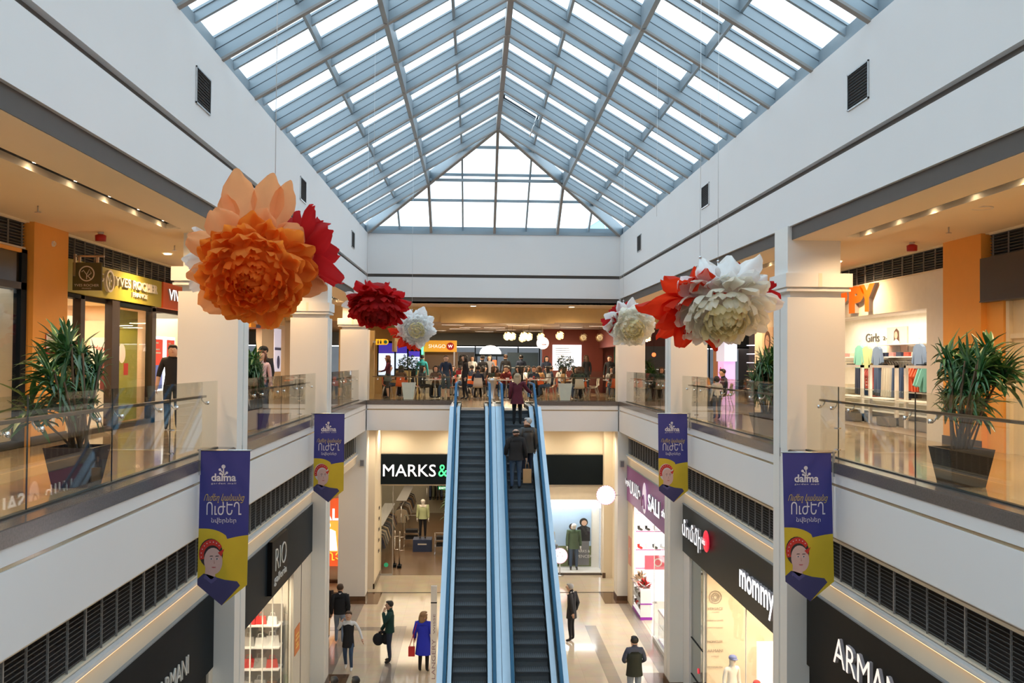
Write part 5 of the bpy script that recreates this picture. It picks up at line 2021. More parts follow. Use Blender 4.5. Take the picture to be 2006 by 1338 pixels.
def ficus(label, loc, potm, seed):
    rnd = random.Random(seed)
    t = thing('potted_tree', label, 'potted tree', loc)
    b = MB()
    wt, wb, poth = .25, .17, .64
    vs = [(x * w_, y * w_, z) for z, w_ in ((0, wb), (poth, wt), (poth, wt * .9), (poth - .05, wt * .88)) for x, y in ((-1, -1), (1, -1), (1, 1), (-1, 1))]
    fs = [(3, 2, 1, 0)]
    for i in range(3):
        for k in range(4):
            fs.append((4 * i + k, 4 * i + (k + 1) % 4, 4 * i + 4 + (k + 1) % 4, 4 * i + 4 + k))
    b.add(vs, fs, potm)
    b.obj('pot', t)
    MB().box(-.21, .21, -.21, .21, poth - .08, poth - .04, soil).obj('soil', t)
    MB().tube([(0, 0, .55), (.01, 0, .9), (0, .01, 1.2)], .02, stemm, 6).obj('trunk', t)
    b = MB()
    for k in range(420):
        az, el = rnd.uniform(0, 2 * PI), math.asin(rnd.uniform(-.8, 1))
        r_ = .42 * rnd.random() ** .4
        p = Vector((math.cos(az) * math.cos(el) * r_, math.sin(az) * math.cos(el) * r_, 1.33 + math.sin(el) * r_ * .85))
        d = Vector((rnd.uniform(-1, 1), rnd.uniform(-1, 1), rnd.uniform(-.6, .8)))
        leaf(b, p, d, .085, .045, .5, mat('dark_green_leaf', (.015, .06, .03), .45, var=.4), k)
    b.obj('foliage', t)
    return t


wpot = mat('white_pot', (.88, .89, .89), .35)
ficus('small dark leafed tree in a white tapered pot under the small white flower', (-3.1, 36.25, ZF), wpot, 5)
ficus('small dark leafed tree in a white tapered pot before the red wall', (2.68, 36.35, ZF), wpot, 6)
# ---------------------------------------------------------------- people
BASEJ = dict(pelvis=(0, 0, .525), spine=(0, .0, .63), chest=(0, -.005, .74), neck=(0, -.005, .835), hb=(0, .01, .875), head=(0, .015, .925), top=(0, .01, .965),
             sl=(-.10, -.005, .805), sr=(.10, -.005, .805), el=(-.13, -.02, .63), er=(.13, -.02, .63), wl=(-.14, .02, .49), wr=(.14, .02, .49), hl=(-.14, .04, .445), hr=(.14, .04, .445),
             pl=(-.052, 0, .49), pr=(.052, 0, .49), kl=(-.058, .012, .28), kr=(.058, .012, .28), al=(-.06, -.012, .05), ar=(.06, -.012, .05), tl=(-.066, .075, .018), tr=(.066, .075, .018))
EDGES = [('pelvis', 'spine'), ('spine', 'chest'), ('chest', 'neck'), ('neck', 'hb'), ('hb', 'head'), ('head', 'top'), ('chest', 'sl'), ('sl', 'el'), ('el', 'wl'), ('wl', 'hl'),
         ('chest', 'sr'), ('sr', 'er'), ('er', 'wr'), ('wr', 'hr'), ('pelvis', 'pl'), ('pl', 'kl'), ('kl', 'al'), ('al', 'tl'), ('pelvis', 'pr'), ('pr', 'kr'), ('kr', 'ar'), ('ar', 'tr')]
RADII = dict(pelvis=(.080, .062), spine=(.074, .056), chest=(.088, .062), neck=(.033, .033), hb=(.050, .056), head=(.060, .070), top=(.036, .042), sl=(.040, .040), sr=(.040, .040),
             el=(.028, .028), er=(.028, .028), wl=(.019, .019), wr=(.019, .019), hl=(.020, .014), hr=(.020, .014), pl=(.056, .060), pr=(.056, .060), kl=(.036, .038), kr=(.036, .038), al=(.024, .027), ar=(.024, .027), tl=(.024, .017), tr=(.024, .017))
REGION = {('neck', 'hb'): 'skin', ('hb', 'head'): 'skin', ('head', 'top'): 'skin', ('wl', 'hl'): 'skin', ('wr', 'hr'): 'skin', ('al', 'tl'): 'shoe', ('ar', 'tr'): 'shoe'}
for e in EDGES:
    if e not in REGION:
        REGION[e] = 'legs' if e[1][0] in 'ka' or e in (('pelvis', 'pl'), ('pelvis', 'pr')) else 'top'
REGION[('el', 'wl')] = REGION[('er', 'wr')] = 'fore'
REGION[('kl', 'al')] = REGION[('kr', 'ar')] = 'shin'


def rotz(p, a, c=(0, 0)):
    x, y = p[0] - c[0], p[1] - c[1]
    return (c[0] + x * math.cos(a) - y * math.sin(a), c[1] + x * math.sin(a) + y * math.cos(a), p[2])


SIT = dict(pelvis=(0, 0, .30), spine=(0, .0, .40), chest=(0, .02, .51), neck=(0, .035, .605), hb=(0, .05, .645), head=(0, .06, .695), top=(0, .06, .735),
           sl=(-.10, .02, .575), sr=(.10, .02, .575), el=(-.13, .05, .42), er=(.13, .05, .42), wl=(-.08, .19, .43), wr=(.08, .19, .43), hl=(-.06, .235, .44), hr=(.06, .235, .44),
           pl=(-.052, .03, .285), pr=(.052, .03, .285), kl=(-.07, .25, .29), kr=(.07, .25, .29), al=(-.07, .24, .05), ar=(.07, .24, .05), tl=(-.075, .33, .018), tr=(.075, .33, .018))
HAIR = {'black': mat('hair_black', (.012, .01, .01), .55), 'brown': mat('hair_brown', (.07, .035, .018), .55), 'blonde': mat('hair_blonde', (.42, .30, .18), .5), 'grey': mat('hair_grey', (.40, .40, .40), .6),
        'darkblonde': mat('hair_dark_blonde', (.30, .18, .09), .5), 'auburn': mat('hair_auburn', (.13, .045, .02), .55)}
eyem = mat('eye_dark', (.02, .015, .012), .3)
lipm = mat('lips', (.42, .12, .10), .5)


def person(label, loc, Hh, rz, top=None, legs=None, shoes=None, hair='black', hlen=0, pose=None, coat=None, sleeve='long', bald=False, build=1.0, group=None, skirt=None, collar=None, headturn=0, cap=None, bare=False, kind='person', skinm=None):
    top, legs, shoes, sk = top or black, legs or navy, shoes or shoe, skinm or skin
    J = dict(BASEJ)
    if pose:
        J.update(pose)
    names_ = list(J)
    me = bpy.data.meshes.new('body')
    me.from_pydata([Vector(J[n]) * Hh for n in names_], [(names_.index(a), names_.index(b)) for a, b in EDGES], [])
    o = bpy.data.objects.new('body', me)
    COL.objects.link(o)
    sm_ = o.modifiers.new('skin', 'SKIN')
    sv = me.skin_vertices[0].data
    for i, n in enumerate(names_):
        r = RADII[n]
        bf = build if n in ('pelvis', 'spine', 'chest', 'pl', 'pr', 'sl', 'sr', 'el', 'er') else 1
        sv[i].radius = (r[0] * Hh * bf, r[1] * Hh * bf)
        sv[i].use_root = (n == 'pelvis')
    ss = o.modifiers.new('sub', 'SUBSURF')
    ss.levels = ss.render_levels = 1
    dg = bpy.context.evaluated_depsgraph_get()
    bm_ = bpy.data.meshes.new_from_object(o.evaluated_get(dg))
    bpy.data.objects.remove(o)
    bpy.data.meshes.remove(me)
    mats = {'skin': sk, 'top': top, 'legs': legs, 'shoe': shoes, 'fore': top if sleeve == 'long' else sk, 'shin': sk if bare else legs}
    mb = MB()
    vs = [v.co.copy() for v in bm_.vertices]
    segs = [(Vector(J[a]) * Hh, Vector(J[b]) * Hh, REGION[(a, b)]) for a, b in EDGES]
    by = {}
    for p in bm_.polygons:
        c = p.center
        best, bd = None, 1e9
        for a, b, rg in segs:
            d = b - a
            t_ = max(0, min(1, (c - a).dot(d) / max(1e-9, d.dot(d))))
            q = (a + d * t_ - c).length - (.010 * Hh if rg in ('top', 'legs') else 0)
            if q < bd:
                bd, best = q, rg
        by.setdefault(best, []).append(list(p.vertices))
    off = len(mb.v)
    mb.v += [tuple(v) for v in vs]
    for rg, fs in by.items():
        k = mb.mid(mats[rg])
        for f in fs:
            mb.f.append(f)
            mb.mi.append(k)
            mb.sm.append(True)
    bpy.data.meshes.remove(bm_)
    # hands
    for s in 'lr':
        w_, h_ = Vector(J['w' + s]) * Hh, Vector(J['h' + s]) * Hh
        d = (h_ - w_).normalized()
        sd = d.cross(Vector((1, 0, 0)) if abs(d.x) < .8 else Vector((0, 0, 1))).normalized()
        inn = d.cross(sd).normalized()
        for f in range(4):
            b0 = h_ + sd * (f - 1.5) * .0095 * Hh
            L = (.030, .040, .042, .036)[f] * Hh
            mb.tube([b0 - d * .006 * Hh, b0 + d * L * .5 + inn * .004 * Hh, b0 + d * L * .85 + inn * .014 * Hh], [.0052 * Hh, .0048 * Hh, .0036 * Hh], sk, 5)
        b0 = w_ + (h_ - w_) * .4 - sd * .014 * Hh
        mb.tube([b0, b0 - sd * .016 * Hh + d * .014 * Hh, b0 - sd * .018 * Hh + d * .032 * Hh + inn * .006 * Hh], [.006 * Hh, .0055 * Hh, .004 * Hh], sk, 5)
    # face
    hd = Vector(J['head']) * Hh
    Rm = Matrix.Rotation(headturn, 3, 'Z')

    def F(x, y, z):
        return hd + Rm @ (Vector((x, y, z)) * Hh)
    mb.ball(F(0, .058, -.004), (.007 * Hh, .013 * Hh, .012 * Hh), sk, 6, 4, Rm)
    for s in (-1, 1):
        mb.ball(F(s * .019, .049, .006), .0034 * Hh, eyem, 6, 4)
        mb.ball(F(s * .052, .0, -.002), (.005 * Hh, .009 * Hh, .014 * Hh), sk, 6, 4, Rm)
    mb.ball(F(0, .050, -.026), (.014 * Hh, .006 * Hh, .004 * Hh), lipm, 6, 4, Rm)
    t = thing(kind, label, 'person', loc, rz, group)
    mb.obj('body', t)
    hm = HAIR[hair]
    b = MB()
    if not bald:
        b.ball(F(0, -.024, .014), (.058 * Hh, .052 * Hh, .054 * Hh), hm, 14, 8, Rm)
        b.ball(F(0, .008, .046), (.046 * Hh, .044 * Hh, .020 * Hh), hm, 12, 6, Rm)
        if hlen:
            z1 = -.03 - hlen
            prof = []
            for i in range(6):
                u = i / 5
                prof.append((u, .058 - .010 * u + .012 * math.sin(u * PI)))
            pts = [F(0, -.020 - .022 * math.sin(u * PI * .6), .02 + (z1 - .02) * u) for u, r_ in prof]
            b.tube(pts, [r_ * Hh * (1 if u < .9 else .7) for u, r_ in prof], hm, 12, .62)
            for s in (-1, 1):
                b.tube([F(s * .045, .005, .03), F(s * .056, .002, -.03), F(s * .05, -.005, -.03 - hlen * .6)], [.02 * Hh, .02 * Hh, .012 * Hh], hm, 8)
    else:
        b.ball(F(0, -.018, -.008), (.056 * Hh, .050 * Hh, .034 * Hh), hm, 14, 8, Rm)
    b.obj('hair', t)
    if cap is not None:
        MB().ball(F(0, .0, .030), (.062 * Hh, .066 * Hh, .044 * Hh), cap, 14, 8, Rm).ball(F(0, .06, .02), (.045 * Hh, .04 * Hh, .008 * Hh), cap, 10, 5, Rm).obj('cap', t)
    if collar is not None:
        MB().tube([Vector(J['neck']) * Hh + Vector((0, 0, -.012 * Hh)), Vector(J['neck']) * Hh + Vector((0, 0, .014 * Hh))], [.040 * Hh, .036 * Hh], collar, 12).obj('collar', t)
    if coat is not None:
        cm, hem, flare = coat[:3]
        b = MB()
        zs = [(J['chest'][2] + .045, .070, .050), (J['chest'][2] + .01, .106, .068), (J['spine'][2] + .04, .100, .068), (J['spine'][2] - .02, .094, .068), (J['pelvis'][2], .098 + flare * .3, .076 + flare * .3)]
        if hem < J['pelvis'][2] - .01:
            zs.append((hem, .10 + flare, .078 + flare))
        n = 18
        vs, fs = [], []
        for z, rx, ry_ in zs:
            a_, b_ = J['pelvis'], J['neck']
            u = max(0, min(1, (z - a_[2]) / (b_[2] - a_[2])))
            cx_, cy_ = a_[0] + (b_[0] - a_[0]) * u, a_[1] + (b_[1] - a_[1]) * u
            for k in range(n):
                q = 2 * PI * k / n
                vs.append(Vector((cx_ + math.cos(q) * rx * build, cy_ + math.sin(q) * ry_ * build, z)) * Hh)
        for i in range(len(zs) - 1):
            for k in range(n):
                fs.append((i * n + k, i * n + (k + 1) % n, (i + 1) * n + (k + 1) % n, (i + 1) * n + k))
        fs.append(list(range(n)))
        b.add(vs, fs, cm, True)
        for s in 'lr':
            if len(coat) > 3 and coat[3] == 'vest':
                continue
            P3 = [Vector(J[q + s]) * Hh for q in 'sew']
            b.tube([P3[0] + Vector((0, 0, .012 * Hh)), P3[0] * .5 + P3[1] * .5, P3[1], P3[1] * .35 + P3[2] * .65, P3[1] * .08 + P3[2] * .92], [.046 * Hh, .042 * Hh, .036 * Hh, .031 * Hh, .028 * Hh], cm, 10)
        b.obj('coat', t)
    if skirt is not None:
        sm2, hem = skirt
        MB().lathe([(.07 * Hh, J['pelvis'][2] * Hh + .05 * Hh), (.095 * Hh, J['pelvis'][2] * Hh - .03 * Hh), (.115 * Hh, hem * Hh)], (0, 0, 0), sm2, 16, 1, .85).obj('skirt', t)
    return t


WALKA = dict(kl=(-.055, .07, .285), al=(-.06, .03, .06), tl=(-.062, .11, .03), kr=(.055, -.01, .275), ar=(.058, -.12, .075), tr=(.06, -.05, .018))
PHONE_R = dict(er=(.17, .04, .69), wr=(.105, .07, .83), hr=(.075, .05, .87))
PHONE_L = dict(el=(-.15, .07, .67), wl=(-.085, .10, .83), hl=(-.06, .08, .865))
green_k = mat('dark_green_knit', (.008, .045, .04), .9)
wshirt = mat('white_shirt', (.75, .75, .76), .8)
royal = mat('royal_blue_wool', (.015, .03, .55), .8)
leather = mat('dark_leather_jacket', (.03, .03, .03), .42)
maroon = mat('maroon_wool', (.10, .012, .025), .9)
olive = mat('dark_quilted_vest', (.012, .016, .010), .7)
greyj = mat('grey_cloth')
redc = mat('red_cloth', (.55, .03, .03), .8)
tealc = mat('teal_cloth', (.02, .32, .36), .8)
tanc = mat('tan_cloth', (.60, .35, .14), .8)
pinkc = mat('pale_pink_cloth', (.70, .48, .50), .8)

# ground floor
person('man in a black jumper with white collar and jeans walking away by a column', (-4.72, 30.2, 0), 1.84, R(4), black, denim2, wsh, 'brown', 0, dict(WALKA, el=(-.14, -.03, .63), er=(.14, -.03, .63), wr=(.13, .02, .50), hr=(.13, .03, .455)), coat=(black, .50, -.005), collar=wshirt, build=1.08)
person('person in a long dark coat almost hidden behind the column', (-5.28, 30.9, 0), 1.78, R(10), black, tanc, shoe, 'black', 0, WALKA, coat=(mat('dark_brown_cloth', (.03, .015, .01), .9), .36, .02))
person('woman in black vest, white sleeves and white trainers phoning as she walks', (-4.13, 27.6, 0), 1.68, R(178), wshirt, denim, wsh, 'brown', 0, dict(WALKA, **PHONE_R, el=(-.19, .0, .66), wl=(-.24, .06, .54), hl=(-.25, .09, .50)), coat=(black, .40, .015, 'vest'), build=.9)
t = person('man in dark green jumper with a hand at his mouth, holding a jacket', (-3.05, 28.35, 0), 1.78, R(92), green_k, navy, shoe, 'black', 0, dict(PHONE_L, er=(.13, .05, .62), wr=(.07, .14, .50), hr=(.05, .16, .455)), coat=(green_k, .49, 0))
q = thing('folded_jacket', 'dark folded jacket in the hand of the man in the green jumper', 'jacket', (-3.25, 28.33, .66))
b = MB()
b.ball((-.12, -.03, .02), (.16, .12, .18), black, 14, 8)
b.ball((.10, .03, .02), (.15, .12, .17), black, 14, 8)
b.tube([(-.1, -.02, .18), (0, 0, .22), (.1, .02, .18)], .05, black, 8)
b.obj('cloth', q)
MB().tube([(.14, .16, -.08), (.05, .17, .14)], .02, green_k, 6).obj('lining', q)
person('woman in a royal blue coat with shoulder length hair seen from behind', (-2.03, 27.45, 0), 1.70, R(-12), royal, black, shoe, 'darkblonde', .10, dict(el=(-.15, -.02, .64), wl=(-.165, .05, .54), hl=(-.165, .07, .49), er=(.15, -.02, .63)), coat=(royal, .30, .03), headturn=R(-40), build=1.08)
q = thing('handbag', 'small red handbag hanging at the side of the woman in royal blue', 'handbag', (-2.36, 27.42, .60))
MB().box(-.09, .09, -.04, .04, -.14, .12, redc).obj('bag_body', q)
MB().tube([(-.06, 0, .12), (.06, -.04, .5), (.14, -.06, .78), (.06, .02, .5), (.06, 0, .12)], .01, redc, 6).obj('strap', q)
person('man in a black suit looking down beside the escalators', (2.38, 30.4, 0), 1.82, R(62), black, black, shoe, 'grey', 0, dict(neck=(0, .0, .835), hb=(0, .025, .870), head=(0, .042, .915), top=(0, .045, .955), el=(-.13, -.05, .64), wl=(-.10, -.07, .50), hl=(-.09, -.07, .455), er=(.13, -.06, .64), wr=(.13, -.02, .50), hr=(.13, 0, .455)), coat=(mat('black_suit', (.014, .015, .018), .75), .40, .01), collar=wshirt)
p = at(1243, 1245, Y=24.6)
person('man in a dark hooded vest with blue sleeves and jeans, seen from behind', (p.x, 24.6, 0), p.z, R(3), mat('blue_grey_sleeve', (.05, .06, .10), .8), denim2, shoe, 'black', 0, dict(el=(-.155, .0, .66), wl=(-.12, .10, .60), hl=(-.09, .13, .60), er=(.155, .0, .66), wr=(.12, .10, .60), hr=(.09, .13, .60)), coat=(olive, .45, .008, 'vest'), build=1.12)
for px, lb, hh, mm in ((655, 'dark haired person in black walking at the foot of the bag shop front', 1.64, black), (697, 'dark haired person in maroon walking beside the column foot', 1.64, maroon)):
    p = at(px, 1324, Y=21.9)
    person(lb.replace(' image edge', '').replace('near the lower below', 'just below').replace(', only the head visible', ''), (p.x, 21.9, 0), p.z, R(20), mm, navy, shoe, 'black', 0)

# on the escalator
x = (.21 + .91) / 2
YJ = 28.25
person('woman with long pale blonde hair and maroon coat near the top of the escalator', (.56, YJ, 7.2), 1.5, R(0), maroon, black, shoe, 'blonde', .20, dict(er=(.19, .05, .68), wr=(.28, .12, .60), hr=(.31, .14, .58)), coat=(maroon, .40, .035))
o = [q for q in COL.objects if q.get('label', '').startswith('woman with long pale blonde')][0]
o.location.z = 7.2 - .33 * TAN * 2
o.location.y = YT - .33 * 1.6
Yl = YT - .33 * 10 + .16
person('bald man in a black jacket and jeans riding up, carrying a paper bag', (.42, Yl, 7.2 - .33 * TAN * 10), 1.63, R(6), black, denim, shoe, 'black', 0, dict(el=(-.16, -.01, .65), wl=(-.16, .05, .55), hl=(-.16, .07, .51), er=(.15, -.02, .64), wr=(.17, .0, .50), hr=(.175, .0, .455)), coat=(black, .47, .012), bald=True, build=1.15)
Yk = YT - .33 * 9 + .16
person('grey haired man in a dark leather jacket riding the escalator, looking sideways', (.74, Yk, 7.2 - .33 * TAN * 9), 1.68, R(12), leather, navy, shoe, 'grey', 0, dict(el=(-.13, -.02, .64), wl=(-.10, .0, .50), hl=(-.09, .0, .455)), coat=(leather, .44, .01), headturn=R(60), build=1.1)
q = thing('paper_bag', 'brown kraft paper bag held by the bald man on the escalator', 'shopping bag', (.42 + .3, Yl - .02, 7.2 - .33 * TAN * 10 + .34))
kraft = mat('kraft_paper', (.55, .32, .15), .8)
MB().box(-.11, .11, -.05, .05, -.17, .19, kraft).obj('bag_body', q)
MB().tube([(-.05, 0, .19), (-.03, 0, .36), (.03, 0, .36), (.05, 0, .19)], .006, kraft, 5).obj('handle', q)

# upper galleries
person('man in a black short sleeved shirt standing before the lit adverts', (-6.88, 20.4, ZF), 1.76, R(196), black, navy, shoe, 'black', 0, dict(er=(.15, -.0, .64), wr=(.17, .04, .50), hr=(.175, .05, .455)), sleeve='short', build=1.08)
person('woman with curly auburn hair and pale pink top behind the near column', (-5.62, 22.9, ZF), 1.68, R(200), pinkc, denim, shoe, 'auburn', .12, dict(er=(.15, .03, .64), wr=(.05, .12, .62), hr=(0, .13, .61)))
person('man in a dark cap behind the middle plant with violet pot', (-6.0, 25.0, ZF), 1.80, R(150), black, black, shoe, 'black', 0, None, coat=(black, .46, .01), cap=black)
person('woman in a long black coat carrying a bag between two farther columns', (-5.9, 31.5, ZF), 1.70, R(185), black, black, shoe, 'black', .10, None, coat=(black, .34, .02))
q = thing('handbag', 'black handbag carried by the woman in the long black coat', 'handbag', (-5.60, 31.4, ZF + .72))
MB().ball((0, 0, 0), (.13, .07, .12), mat('black_leather'), 14, 8).obj('bag_body', q)
MB().tube([(-.08, 0, .1), (0, 0, .26), (.08, 0, .1)], .01, mat('black_leather'), 6).obj('handle', q)
person('person in a white shirt beside the woman in the long black coat', (-6.25, 31.2, ZF), 1.62, R(150), wshirt, denim, shoe, 'black', 0)
person('man in a dark padded jacket seen from behind near the peach poster', (6.15, 22.6, ZF), 1.80, R(-20), navy, denim, shoe, 'black', 0, None, coat=(mat('dark_padded_jacket', (.03, .035, .05), .6), .46, .015), build=1.1)
person('child with black hair, white top and jeans at the glass near the pink column', (5.55, 25.0, ZF), 1.12, R(15), wshirt, denim, shoe, 'black', .04, None)
person('girl in maroon jacket and grey skirt leaning at the rail by the corner column', (-3.95, 37.2, ZF), 1.66, R(95), maroon, black, shoe, 'auburn', .12, dict(el=(-.13, .06, .65), wl=(-.06, .16, .62), hl=(-.04, .19, .62)), skirt=(mat('grey_skirt', (.12, .14, .13), .8), .40), bare=True)
person('young man in a dark jumper and shorts at the rail beside the escalator', (-1.75, 36.6, ZF), 1.68, R(185), navy, mat('dark_grey_shorts', (.05, .07, .08), .8), shoe, 'brown', 0, dict(er=(.13, .05, .64), wr=(.06, .12, .55), hr=(.04, .14, .54)), bare=True)
person('slim woman in black with a red bag leaning at the escalator landing', (-1.05, 36.9, ZF), 1.70, R(110), black, black, shoe, 'black', .16, dict(al=(-.06, -.06, .05), tl=(-.062, .03, .018)))
q = thing('handbag', 'small red bag held by the slim woman in black', 'handbag', (-1.28, 36.85, ZF + 1.02))
MB().box(-.1, .1, -.04, .04, -.08, .08, redc).obj('bag_body', q)
MB().tube([(-.07, 0, .08), (0, 0, .16), (.07, 0, .08)], .008, redc, 5).obj('handle', q)

# mannequins
mwhite = mat('white_mannequin', (.78, .76, .72), .4)
gcoat = mat('dark_green_coat', (.05, .09, .05), .8)


def mannequin(label, loc, Hh, rz, **k):
    t = person(label, loc, Hh, rz, kind='mannequin', skinm=mwhite, bald=True, **k)
    t['category'] = 'mannequin'
    for c in list(t.children):
        if c.name.startswith('hair'):
            bpy.data.objects.remove(c)
    return t


limec = mat('pale_green_cardigan', (.40, .45, .25), .85)
mannequin('mannequin in a pale green cardigan on a blue stand inside the clothing store', (at(828, 1060, Y=45).x, 45, .55), 1.85, R(180), top=mat('cream_jumper', (.75, .68, .6), .85), legs=black, coat=(limec, .48, .01, ''))
t = thing('display_plinth', 'dark blue display plinth under the cardigan mannequin', 'plinth', (at(828, 1060, Y=45).x, 45, 0))
MB().box(-.42, .42, -.4, .4, 0, .55, mat('blue_plinth', (.03, .05, .12), .5)).obj('box', t)
MB().box(-.2, .2, -.405, -.4, .32, .38, mat('pale_grey_letters')).obj('label_strip', t)
wy = BY + .55
mannequin('white headed mannequin in a dark green coat standing in the back display window', (3.45, wy, .1), 1.98, R(180), top=gcoat, legs=denim, coat=(gcoat, .44, .015))
mannequin('white headed mannequin in a white jacket at the escalator side of the display window', (1.95, wy, .1), 1.9, R(180), top=mat('white_jacket', (.8, .8, .75), .8), legs=black, coat=(mat('white_jacket'), .5, .01))
mannequin('small child mannequin in a grey top in the back display window', (2.62, wy - .1, .1), 1.3, R(180), top=greyj, legs=denim2, shoes=tanc)
mannequin('boy mannequin with a blue cap, white top and grey shorts in the kids window', (5.25, 22.3, .45), 1.55, R(200), top=wshirt, legs=mat('grey_shorts', (.3, .32, .38), .8), shoes=tanc, cap=mat('blue_cap', (.12, .16, .4), .7), bare=True)
mannequin('boy mannequin with a white and red cap in the kids window', (5.62, 21.6, .3), 1.35, R(150), top=wshirt, legs=pinkc, shoes=redc, cap=redc)
for x_, y_, hh, lb in ((5.25, 22.3, .45, 'low white plinth under the mannequin with the blue cap'), (5.62, 21.6, .3, 'low white plinth under the mannequin with the red cap')):
    t = thing('display_plinth', lb, 'plinth', (x_, y_, 0))
    MB().box(-.3, .3, -.3, .3, 0, hh, white).obj('box', t)
    MB().box(-.32, .32, -.32, .32, hh - .04, hh - .002, orange).obj('top_board', t)
# ---------------------------------------------------------------- food court behind the railing
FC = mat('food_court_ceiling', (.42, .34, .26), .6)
yelb = mat('yellow_bulkhead', (.82, .62, .30), .6)
f = MB()
f.box(-16, 16, 38, 38.3, 10.17, 10.9, yelb)
f.box(-2.0, 2.4, 37.9, 38.0, 10.12, 10.74, yelb)
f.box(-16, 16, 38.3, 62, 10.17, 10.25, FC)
struct(f.obj('ceiling_4'))
f = MB()
bluew = mat('blue_grey_band', (.24, .30, .36), .5)
f.box(-16, 16, 53.9, 54.1, 9.5, 10.17, bluew)
f.box(-16, 16, 61.5, 61.7, ZF, 9.5, mat('grey_window_view', (.35, .42, .48), .35, emit=.22, ecol=(.6, .72, .85), var=.5, vscale=.7))
f.box(-16.1, -16, 27, 62, ZF, 10.9, mat('dark_side_wall', (.16, .10, .07), .7))
f.box(16, 16.1, 27, 62, ZF, 10.9, mat('dark_side_wall'))
f.pieces('wall_food_back')
f = MB()
for k in range(28):
    x = -16 + k * 1.18
    f.box(x - .03, x + .03, 53.9, 54.0, ZF, 9.5, blackm)
f.box(-16, 16, 53.9, 54, 9.45, 9.5, blackm)
struct(f.obj('window_1'))
redw = mat('red_brown_wall', (.20, .035, .02), .5)
(MB().box(2.5, 5.35, 46, 46.2, ZF, 10.17, redw).box(5.15, 5.35, 40, 46, 9.3, 10.17, redw).box(2.5, 9.5, 46.3, 46.4, ZF, 10.17, redw).pieces('wall_food_red'))
t = thing('menu_screen', 'large bright menu screen on the red brown wall', 'screen', (3.65, 45.93, 8.84))
MB().box(-.68, .68, 0, .06, -.6, .6, mat('lit_menu_white', (.9, .93, 1), .5, emit=1.5)).obj('screen', t)
b = MB()
for k in range(7):
    b.box(-.55, .1 + .06 * (k % 3), -.004, 0, .42 - k * .1, .45 - k * .1, mat('pale_ink', (.6, .65, .7), .5))
b.obj('print', t)
# yellow food counter
t = thing('food_counter', 'food counter under a yellow orange sign with red letters and a round W emblem', 'food counter', (-2.2, 44.2, ZF))
MB().box(-.9, .7, -.2, .2, 1.85, 2.36, mat('lit_yellow_sign', (.85, .42, .04), .5, emit=.35)).obj('sign_board', t)
b = MB()
put_text(b, 'SHAGO', (-.55, -.2, 2.02), X_, Z_, wd=.75, ht=.16, m=mat('lit_pale_letters', (1, .85, .7), .5, emit=1.0), depth=.02)
b.obj('lettering', t)
b = MB()
b.disc((.42, -.22, 2.10), X_, Z_, .17, redc, 20, 0, .02)
put_text(b, 'W', (.42, -.245, 2.10), X_, Z_, wd=.2, m=letterw, depth=.01, center=True)
b.obj('emblem', t)
MB().box(-.95, .75, -.3, .3, 0, 1.05, mat('steel_counter', (.35, .34, .33), .35)).obj('counter', t)
MB().box(-.95, .75, .2, .3, 1.05, 1.85, mat('kitchen_brown', (.15, .10, .07), .5)).obj('back_panel', t)
for x, m in ((-.75, 'kitchen_post'), (.6, 'kitchen_post')):
    MB().box(x - .03, x + .03, -.25, -.2, 1.05, 1.85, steel).obj('post', t)
t = thing('neon_tube', 'short vertical green neon tube beside the yellow counter sign', 'neon light', (-3.05, 43.8, 9.0))
MB().tube([(0, 0, -.35), (.03, 0, .35)], .06, mat('green_neon', (.1, .8, .35), .5, emit=2, ecol=(.1, 1, .4)), 8).obj('tube', t)
MB().box(-.03, .03, .05, .1, ZF - 9.0, .4, steel).obj('post', t)
# blue lit screens on the toilet side
for k, (px0, px1, py0, py1, lb) in enumerate(((742, 772, 672, 735, 'tall lit blue and white advertising screen next to the toilet sign'), (775, 797, 678, 722, 'smaller lit blue and white advertising screen behind the small white flower'), (800, 822, 688, 722, 'partly hidden lit blue screen behind the potted tree'))):
    a_, b_ = at(px0, py0, Y=40 + k * .8), at(px1, py1, Y=40 + k * .8)
    w2, h2 = (b_.x - a_.x) / 2, (a_.z - b_.z)
    t = thing('advertising_screen', lb, 'screen', ((a_.x + b_.x) / 2, 40 + k * .8, b_.z))
    MB().box(-w2 - .06, w2 + .06, .02, .14, -.08, h2 + .08, blackm).obj('frame', t)
    MB().box(-w2, w2, 0, .02, 0, h2 * .68, mat('lit_pale_blue', (.65, .78, 1), .5, emit=1.1, var=.2)).obj('white_print', t)
    MB().box(-w2, w2, 0, .02, h2 * .68, h2, mat('lit_violet_blue', (.06, .04, .5), .5, emit=.6)).obj('blue_print', t)
    MB().box(-w2 * .5, w2 * .5, .03, .12, ZF - b_.z, -.08, blackm).obj('stand', t)
(MB().box(-6.5, -3.0, 42.2, 42.4, ZF, 10.17, mat('ochre_wall', (.50, .36, .16), .6)).box(-4.0, -3.9, 39.5, 42.2, 9.0, 10.17, mat('ochre_wall')).box(-4.75, -4.55, 37.9, 38.1, ZF, 9.8, mat('ochre_wall')).pieces('wall_food_left'))
t = thing('toilet_sign', 'yellow rounded toilet sign with two figures and an arrow', 'direction sign', (-4.2, 37.5, 9.35))
ys_ = mat('yellow_sign', (.85, .55, .02), .5, emit=.25)
MB().box(-.25, .12, -.03, .03, -.11, .11, ys_).disc((.12, .03, 0), X_, Z_, .11, ys_, 18, 0, .06).obj('board', t)
b = MB()
for x in (-.16, -.06):
    b.disc((x, -.035, .055), X_, Z_, .018, black, 8, 0, .003)
    b.prism([(x - .025, -.07), (x - .03, .03), (x + .03, .03), (x + .025, -.07)], 'y', -.036, -.033, redw if x < -.1 else black)
